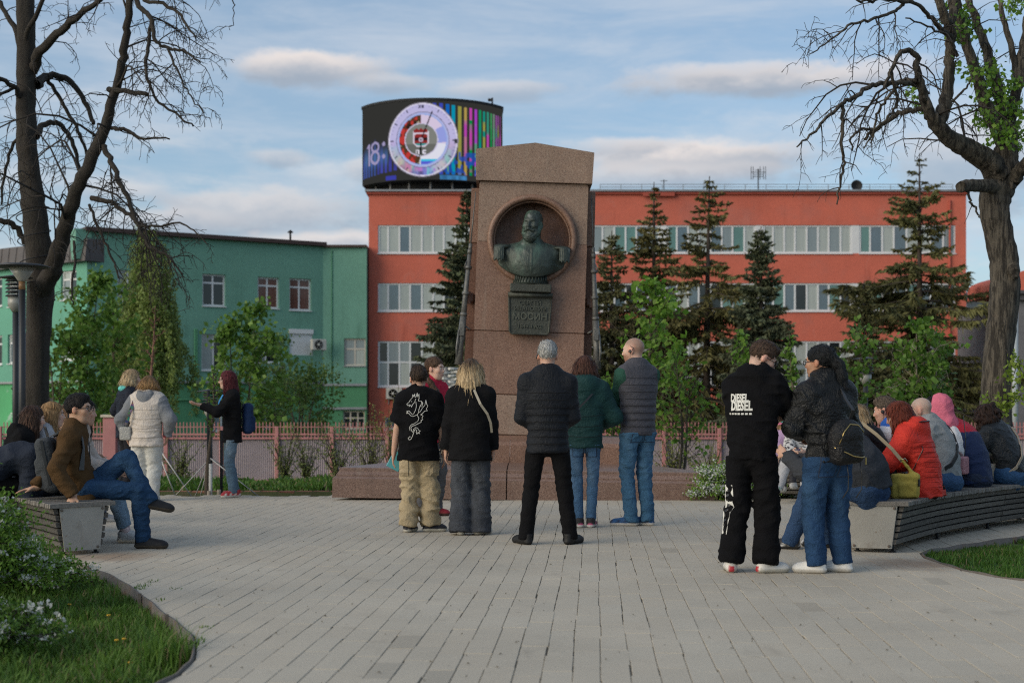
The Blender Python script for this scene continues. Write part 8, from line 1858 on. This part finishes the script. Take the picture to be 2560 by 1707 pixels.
f.body(True, True, .0075); f.top((.075, .043, .019), m_cloth, .022, .10, wrk=.009, name='shirt_jacket', collar=.05, hemdir=(0, .35, -1), flare=.015, cuff=.9); f.legs((.020, .052, .112), m_denim, (.092, .070, .058), .03, .009, colf=fade((.045, .10, .19), .55, .8, .6)); f.shoes((.010, .010, .012), (.05, .042, .032), size=1.1, sock=(.015, .018, .04), toes=(-10, 0)); f.hair('short', (.016, .013, .013), (.008, .007, .007), .02, vol=1.05); f.glasses(); f.lanyard()
bp = empty('grey_backpack', f.root.location, f.root.rotation_euler.z, 'charcoal grey backpack on the back of the man in the brown shirt', 'backpack'); sp = unit(f.N - f.P); bkv = -f.fw; Ms = (f.X, f.fw, sp); c0 = f.C - sp * .02 + bkv * .20
Fb = Field(c0 - .32, c0 + .32, .010); Fb.box(c0 - sp * .06, (.135, .075, .23), .06, .01, Ms); Fb.box(c0 - sp * .12 + bkv * .065, (.115, .04, .13), .035, .02, Ms); Fb.disp(lambda q: wr(q, .006, 2)); bg = Fb.build('bag_body', m_cloth, bp, (.062, .068, .074))
strap('handle', [c0 + sp * .17 - f.X * .03 - bkv * .03, c0 + sp * .25 - f.X * .03 - bkv * .02, c0 + sp * .25 + f.X * .03 - bkv * .02, c0 + sp * .17 + f.X * .03 - bkv * .03], .03, m_black, bp, .006)
strap('zip_band', [c0 + sp * .15 + f.X * .138 + bkv * .0, c0 + f.X * .142 - sp * .05, c0 + f.X * .14 - sp * .22], .022, m_black, bg, .004, [tuple(f.X)] * 3)
for sx in (-1, 1): strap('shoulder_strap', [c0 + sp * .16 + f.X * sx * .07 - bkv * .06, f.N + f.X * sx * .085 - f.fw * .03 + V3(0, 0, .045), f.N + f.X * sx * .10 + f.fw * .075 - V3(0, 0, .03), f.C + f.X * sx * .125 + f.fw * .115, f.M + f.X * sx * .155 + f.fw * .07], .042, mat('grey_webbing', (.085, .09, .095), .9, .15, 60), bp, .007, [tuple(bkv), (0, 0, 1), tuple(f.fw), tuple(f.fw), tuple(f.X * sx)])
f = Fig('woman with long straight black hair and beige puffer jacket beside the brown shirt man', -3.84, 12.35, -84, 1.58, seat=SEAT, lean=2, hunch=10, hy=-6, hp=3, hands=((-.05, .38, .62), (.08, .38, .62)), feet=((-.09, .50, 0), (.10, .52, 0)), sw=.108, skin=FAIR)
f.body(False, False); f.top((.42, .37, .33), m_nylon, .034, .06, quilt=(.009, .06), sq=(.007, .07), wrk=.005, name='puffer_jacket'); f.legs((.16, .24, .32), m_denim, (.085, .062, .052), .10, .006); f.shoes((.40, .40, .40), (.55, .52, .47), sock=(.55, .45, .47)); f.hair('long', (.014, .012, .013), (.007, .006, .007), .42, vol=1.04)
f = Fig('person bent far forward in dark navy sweatshirt, long brown hair hanging down, left foreground', -4.45, 12.0, -62, 1.66, seat=SEAT, lean=32, hunch=46, hy=5, hp=62, hands=((-.10, .55, .50), (.10, .55, .48)), feet=((-.10, .45, 0), (.10, .45, 0)), sw=.112, bulk=1.05)
f.body(False, False, .0095); f.top((.026, .032, .046), m_cloth, .030, .03, wrk=.009, name='sweatshirt', rib=.05); f.legs(BLACK, m_cloth, (.095, .07, .06), 0, .006); f.shoes((.03, .03, .03)); f.hair('long', (.085, .05, .03), (.04, .024, .016), .20, vol=1.05)
f = Fig('girl with straight brown hair in black hooded top at the far left edge', PX(18, 13.0), 13.0, -66, 1.50, seat=SEAT, lean=8, hunch=18, hy=-2, hp=8, hands=((-.05, .40, .60), (.08, .40, .60)), sw=.108, skin=PALE)
f.body(True, False, .0085, jaw=.9); f.top(BLACK, m_cloth, .028, .05, wrk=.008, name='hooded_top', hood='down'); f.legs(BLACK, m_cloth, (.09, .07, .06), 0, .006); f.shoes((.03, .03, .03)); f.hair('long', (.075, .038, .024), (.035, .02, .014), .28, vol=1.05)
f = Fig('girl with long light brown hair and pale hooded sweater sitting on the left bench', PX(78, 13.3), 13.3, -72, 1.54, seat=SEAT, lean=5, hunch=14, hy=-6, hp=2, hands=((-.05, .40, .62), (.08, .40, .62)), sw=.106, skin=PALE)
f.body(True, False, .0085, jaw=.9); f.top((.36, .37, .40), m_cloth, .026, .05, wrk=.008, name='pale_sweater', hood='down'); f.legs(JEANS, m_denim, (.09, .07, .06), 0, .006); f.shoes((.5, .5, .5)); f.hair('long', (.36, .22, .10), (.20, .115, .05), .38, vol=1.05)
f = Fig('light brown haired person half hidden behind the black-haired woman on the left bench', PX(136, 14.4), 14.4, -60, 1.50, seat=SEAT, lean=3, hunch=10, hp=4, sw=.106, hands=((-.05, .40, .62), (.08, .40, .62)))
f.body(False, False, .0095); f.top((.24, .15, .10), m_cloth, .026, .05, name='brown_top'); f.legs(JEANS_D, m_denim, (.09, .07, .06), 0, .006); f.shoes((.3, .3, .3)); f.hair('long', (.22, .13, .07), (.13, .07, .04), .25, vol=1.04)
# ================= seated on the right bench (backs to the camera)
x, y = SB(1992, 1149); f = Fig('heavy man in dark grey sweatshirt bent forward on the bench end, holding a phone', x + .02, y + .08, 62, 1.80, seat=SEAT, lean=22, hunch=34, hy=16, hp=26, hands=((-.22, .62, .78), (.0, .58, .74)), poles=((-.7, 0, -1), (.7, -.2, -1)), feet=((-.15, .62, 0), (.10, .40, 0)), sw=.118, bulk=1.30, fyaw=(8, -10))
f.curl = [.8, .8]; f.body(False, scalp=((.10, .08, .065), .7)); f.top((.042, .046, .054), m_cloth, .026, .055, wrk=.008, name='sweatshirt', rib=.055, belly=.10); f.legs(JEANS_D, m_denim, (.105, .08, .066), .0, .007, seat_r=1.1); f.shoes((.02, .02, .023), (.03, .03, .03), accent=(.55, .55, .55), size=1.08); f.hair('crop', (.09, .07, .055), (.05, .04, .03), .02)
w_ = world(f, f.wri[0] + f.hd[0] * .08 + V3(.03, .03, .02)); ph = empty('phone', w_, R(62), 'small phone held by the man in the grey sweatshirt beside the ponytail woman', 'phone'); mb = MB(); mb.box((0, 0, 0), (.075, .15, .009), Matrix.Rotation(R(35), 3, 'X').to_3x3(), .003); mb.build('case', m_black, ph)
x, y = 3.26, 12.45; f = Fig('blonde woman in black jacket on the bench between grey sweatshirt and red coat', x, y, 58, 1.56, seat=SEAT, lean=10, hunch=18, hy=14, hp=16, hands=((-.05, .42, .62), (.1, .42, .62)), sw=.108, skin=FAIR)
f.body(False, False); f.top((.010, .010, .012), m_nylon, .030, .05, wrk=.008, name='black_jacket'); f.legs(BLACK, m_cloth, (.09, .07, .06), 0, .006); f.shoes((.03, .03, .03)); f.hair('wavy', (.50, .38, .22), (.27, .19, .10), .20, root=(.17, .115, .065), vol=1.05)
# child with the red cap between them
x, y = PX(1986, 12.0), 12.05; f = Fig('child in red cap half hidden between the grey sweatshirt man and the blonde', x, y, 60, 1.22, seat=SEAT, lean=10, hunch=14, hp=12, hands=((-.05, .30, .58), (.08, .30, .58)), feet=((-.08, .33, 0), (.08, .33, 0)), sw=.105, hs=.90)
f.body(False, False, .0095); f.top((.36, .03, .05), m_cloth, .022, .04, name='red_top'); f.legs(JEANS, m_denim, (.07, .055, .05), 0, .005); f.shoes((.4, .4, .4))
def cap(fig, c1, brim, c2=None, yaw=0):
    s = fig; F = Field(s.O - .2, s.O + .2, .008); M = (s.hr, s.hf, s.hu); F.ell(s.HP(0, -.012, .042), (.089 * s.hs, .110 * s.hs, .098 * s.hs), .01, M); F.plane(s.HP(0, 0, .045), -s.hu); F.disp(lambda q: .002 * np.sin(np.arctan2((q - s.O) @ s.hr, (q - s.O) @ s.hf) * 6)); F.cap(s.HP(0, -.012, .138), s.HP(0, -.012, .146), .008, .008, .003)
    o = F.build('cap', m_cloth, s.root, c1); F = Field(s.O - .25, s.O + .25, .007); F.ell(s.HP(0, .115, .046), (.076 * s.hs, .075 * s.hs, .009), .0, M); F.ell(s.HP(0, .02, .046), (.082 * s.hs, .09 * s.hs, .03), .004, M, 'sub'); F.build('visor', m_cloth, o, brim)
cap(f, (.42, .025, .05), (.40, .025, .05))
f = Fig('short-haired man in white and blue shirt with earpiece on the right bench', PX(2088, 12.75), 12.75, 54, 1.66, seat=SEAT, lean=8, hunch=14, hy=8, hp=10, hands=((-.05, .45, .62), (.1, .45, .62)), sw=.118, skin=(.52, .30, .22), bulk=1.1)
f.body(True, True, .0085, scalp=((.13, .10, .08), .75)); f.top((.62, .64, .72), m_cloth, .018, .05, 'short', wrk=.007, name='white_shirt', collar=.03, colf=lambda V, c: np.where((V[:, 2] > f.N[2] + .018)[:, None], np.array([.04, .14, .5]), c)); f.legs(JEANS_D, m_denim, (.095, .07, .06), 0, .006); f.shoes((.05, .05, .05)); f.hair('crop', (.12, .09, .07), (.07, .055, .04), .02, vol=.985); f.earpiece(-1)
x, y = SB(2090, 1139); f = Fig('woman with auburn bob in bright red quilted coat sitting on the bench, head bowed', x + .15, y + .04, 56, 1.58, seat=SEAT, lean=8, hunch=18, hy=16, hp=20, hands=((-.10, .40, .64), (.12, .40, .64)), poles=((-1, -.3, -.4), (1, -.3, -.4)), sw=.112, skin=FAIR, bulk=1.12)
f.body(True, False, .0085, jaw=.95); f.top((.56, .040, .026), m_nylon, .030, .10, quilt=(.006, .040), sq=(.005, .055), wrk=.007, name='red_coat', hood='down', flare=.02, hoodr=.145); seams(f, np.arange(.50, .92, .042), .44, (.34, .022, .014), .0, .0028); f.legs(BLACK, m_cloth, (.085, .07, .06), 0, .006, seat_r=.8); f.shoes((.03, .03, .03)); f.hair('bob', (.16, .034, .016), (.075, .015, .009), .155, root=(.12, .028, .014), vol=1.10)
mb = MB(); c = f.N - f.fw * .08; mb.tube([c + V3(.14, .05, .055), c + V3(.10, -.07, .07), c + V3(0, -.10, .075), c + V3(-.10, -.07, .07), c + V3(-.14, .05, .055)], .006, 5); mb.build('hood_piping', m_black, f.root); strap('bag_strap', [f.N + V3(.02, .02, .05), f.N + V3(-.09, -.12, -.05), f.C + V3(-.17, -.10, -.0), f.M + V3(-.20, .03, -.02)], .016, m_black, f.root)
# yellow bag on the bench
bx, byy = SB(2066, 1160); bx, byy = 3.26, 11.80
yb2 = empty('yellow_bag', (bx, byy, SEAT + .004), R(-10), 'mustard yellow canvas bag standing on the bench beside the grey sweatshirt man', 'bag'); m_must = mat('mustard_canvas', (.36, .285, .055), .92, .15, 12, .3, 140)
Fb = Field((-.15, -.1, -.02), (.17, .1, .36), .008); Fb.box((0, 0, .10), (.115, .05, .10), .025, .01); Fb.box((.02, -.045, .07), (.075, .02, .062), .015, .01); Fb.cap((.075, 0, .19), (-.02, 0, .31), .032, .018, .02, (0, 1, 0), .8, .6); Fb.cap((.075, .0, .18), (.09, 0, .10), .030, .02, .02); Fb.disp(lambda q: wr(q, .005, 4, 1.5)); bgo = Fb.build('bag_body', m_must, yb2); 
mb = MB(); mb.box((.11, -.03, .13), (.02, .05, .06), None, .005); mb.build('side_pocket', m_black, bgo)
strap('strap', [V3(-.02, 0, .30), V3(-.10, .02, .40), V3(-.22, .10, .52), V3(-.34, .2, .62)], .030, mat('strap_tan', (.30, .24, .15), .8, .1, 30), yb2, .006, [(.3, -1, .3)] * 4); mb = MB(); mb.tube([V3(-.04, -.015, .31), V3(.0, -.015, .33), V3(.02, -.012, .30)], .004, 5); mb.build('buckle', m_metal, yb2)
x, y = SB(2143, 1127); f = Fig('balding man in pale grey jacket with black strap across the back', x + .12, y + .05, 52, 1.64, seat=SEAT, lean=7, hunch=16, hy=10, hp=12, hands=((-.10, .42, .62), (.12, .42, .62)), poles=((-1, -.2, -.4), (1, -.2, -.4)), sw=.120, skin=(.50, .31, .23), bulk=1.22)
f.body(False, True, .0085, scalp=((.33, .30, .27), .45)); f.top((.27, .28, .28), m_cloth, .026, .03, wrk=.009, name='grey_jacket', rib=.05, collar=.035); f.legs(JEANS, m_denim, (.105, .08, .066), 0, .007, seat_r=1.06); f.shoes((.05, .05, .05)); 
back = f.topo
def back_strap(fig, obj, uv, w, m, name='bag_strap', parent=None):
    q = on_surface(fig, obj, uv, fig.C * V3(1, 0, 0), (1, 0, 0), (0, 0, 1), (0, 1, 0)); return strap(name, [p - Vector((0, .004, 0)) for p in q], w, m, parent or fig.root, .006)
back_strap(f, back, [(.14, 1.00), (.12, .93), (.06, .83), (-.02, .74), (-.12, .66), (-.18, .62)], .045, mat('black_webbing', (.018, .019, .022), .8, .1, 60))
x, y = SB(2180, 1112); f = Fig('person in pink hooded sweater with the hood up and sunglasses', 4.17, 13.56, 50, 1.62, seat=SEAT, lean=4, hunch=8, hy=20, hp=2, hands=((-.10, .42, .62), (.12, .42, .62)), sw=.110, skin=PALE, bulk=1.02)
f.body(True, False, .0085); f.top((.56, .145, .21), m_cloth, .028, .06, wrk=.008, name='pink_hoodie', rib=.05); f.legs(BLACK, m_cloth, (.09, .07, .06), 0, .006); f.shoes((.5, .5, .5)); f.hair('short', (.012, .011, .012), None, .02, vol=1.02); f.glasses(True, m_gold)
Fb = Field(f.O - .26, f.O + .24, .009); M = (f.hr, f.hf, f.hu); Fb.ell(f.HP(0, -.035, .035), (.108, .125, .125), .02, M); Fb.ell(f.HP(0, -.05, -.06), (.105, .115, .10), .05, M); Fb.cap(f.HP(0, -.05, -.09), f.N - f.fw * .05, .10, .115, .05); Fb.ell(f.HP(0, .10, .0), (.080, .10, .105), .02, M, 'sub'); Fb.plane(f.HP(0, .045, .0), unit(f.hf * 1.0 + f.hu * .15)); Fb.disp(lambda q: wr(q, .006, 9)); Fb.build('hood', m_cloth, f.root, (.56, .145, .21))
pb = empty('pink_handbag', (4.23, 13.33, SEAT + .12), R(50), 'small dusty pink crossbody bag hanging between pink hoodie and vest man', 'handbag'); Fb = Field((-.1, -.08, -.02), (.1, .08, .22), .008); Fb.box((0, 0, .09), (.07, .035, .085), .02, .01); Fb.build('bag_body', m_leather, pb, (.46, .22, .24)); strap('strap', [V3(-.0, -.01, .17), V3(-.02, -.03, .35), V3(-.05, -.02, .55)], .012, m_black, pb)
x, y = SB(2222, 1118); f = Fig('man in red and navy padded vest over white T-shirt with bare arms', x + .10, y + .05, 48, 1.66, seat=SEAT, lean=10, hunch=26, hy=35, hp=30, hands=((-.16, .30, .66), (.12, .30, .66)), poles=((-.5, -.3, -1), (.5, -.3, -1)), sw=.118, skin=(.50, .29, .19), bulk=1.12)
f.body(False, True, .0085, scalp=((.10, .08, .065), .7)); f.top((.62, .62, .63), m_cloth, .016, .03, 'short', wrk=.006, name='white_t_shirt'); Cz = f.C[2] + .10; f.top((.014, .026, .075), m_nylon, .034, .06, 'none', quilt=(.008, .085), wrk=.004, name='padded_vest', collar=.06, colf=lambda V, c: np.where((V[:, 2] + .15 * V[:, 1] > Cz + .02)[:, None], np.array([.42, .02, .035]), c)); f.legs((.03, .04, .07), m_denim, (.095, .07, .06), 0, .006); f.shoes((.05, .05, .05)); f.hair('crop', (.09, .065, .05), (.05, .04, .03), .02)
x, y = SB(2288, 1111); f = Fig('woman with dark curly hair in black leather jacket and jeans, far right of bench', x + .16, y + .05, 40, 1.57, seat=SEAT, lean=10, hunch=20, hy=14, hp=26, hands=((-.10, .36, .66), (.10, .34, .64)), poles=((-1, -.4, -.4), (1, -.5, -.4)), sw=.112, skin=FAIR, bulk=1.08)
f.body(False, False); f.top((.011, .014, .017), m_leather, .028, .02, wrk=.009, name='leather_jacket', rib=.045); f.legs((.035, .085, .175), m_denim, (.10, .075, .06), 0, .007, seat_r=1.08); f.shoes((.05, .05, .05)); f.hair('curly', (.035, .018, .012), (.016, .009, .007), .22, vol=1.08)
m_belt = mat('beige_leather', (.36, .29, .21), .6, .12, 30); back_strap(f, f.topo, [(.15, .97), (.15, .88), (.10, .78), (.02, .68), (-.08, .58), (-.15, .53)], .032, m_belt)
hb = empty('beige_handbag', world(f, V3(-.24, .10, SEAT + .01)), R(40), 'flat beige leather handbag on the lap side of the curly haired woman', 'handbag'); Fb = Field((-.16, -.06, -.02), (.16, .06, .20), .009); Fb.box((0, 0, .08), (.13, .03, .085), .015, .01, (unit(V3(1, 0, .25)), V3(0, 1, 0), unit(V3(-.25, 0, 1)))); Fb.build('bag_body', m_leather, hb, (.40, .34, .26))
# child on the far bench and the person beside her
f = Fig('small child in teal cap with pink visor and lilac sweater on the far bench', PX(1811, 17.85), 17.85, 168, 1.12, seat=SEAT, lean=2, hunch=8, hy=-28, hp=14, hands=((-.05, .25, .60), (.06, .25, .60)), feet=((-.06, .30, .16), (.06, .30, .12)), sw=.105, hs=.88, skin=PALE)
f.body(True, False, .007); f.top((.40, .28, .46), m_cloth, .020, .03, name='lilac_sweater'); f.legs((.07, .07, .08), m_cloth, (.06, .048, .042), .03, .004); f.shoes((.55, .55, .53), (.55, .55, .53)); f.hair('wavy', (.36, .24, .13), (.24, .15, .08), .16, vol=1.0); cap(f, (.06, .30, .27), (.55, .16, .26))
mb = MB(); q = on_surface(f, f.topo, [(a, b) for b in (.0, -.022) for k in range(7) for a, b in [(-.06 + k * .018, b)]], f.C, (1, 0, 0), (0, 0, 1), (0, -1, 0)); [mb.box(p + Vector((0, .002, 0)), (.011, .004, .009)) for p in q]; mb.build('chest_lettering', m_print, f.topo)
f = Fig('person in black and white top with pale trousers and green-trimmed sneakers beside the child', PX(1850, 17.7), 17.75, 160, 1.60, seat=SEAT, lean=4, hunch=10, hy=20, hp=14, hands=((-.05, .38, .62), (.08, .38, .62)), feet=((-.08, .52, 0), (.22, .60, .14)), sw=.108, skin=PALE)
f.body(True, False, .0085); f.top((.5, .5, .5), m_cloth, .024, .05, name='patterned_top', colf=lambda V, c: np.where((np.sin(V[:, 0] * 60 + 3 * np.sin(V[:, 2] * 50)) * np.sin(V[:, 2] * 70 + 2 * np.sin(V[:, 1] * 40)) > .25)[:, None], np.array([.03, .03, .04]), c)); f.legs((.40, .40, .41), m_cloth, (.09, .07, .06), 0, .007); f.shoes((.58, .58, .55), (.6, .6, .58), accent=(.16, .30, .20)); f.hair('long', (.10, .06, .04), None, .25)
# ================================================================== thin out the sculpted meshes
for o, r_ in DECIM: m_ = o.modifiers.new('thin', 'DECIMATE'); m_.ratio = r_
dg = bpy.context.evaluated_depsgraph_get()
for o, r_ in DECIM:
    me = bpy.data.meshes.new_from_object(o.evaluated_get(dg)); old = o.data; nm = old.name; o.modifiers.clear(); o.data = me; bpy.data.meshes.remove(old); me.name = nm
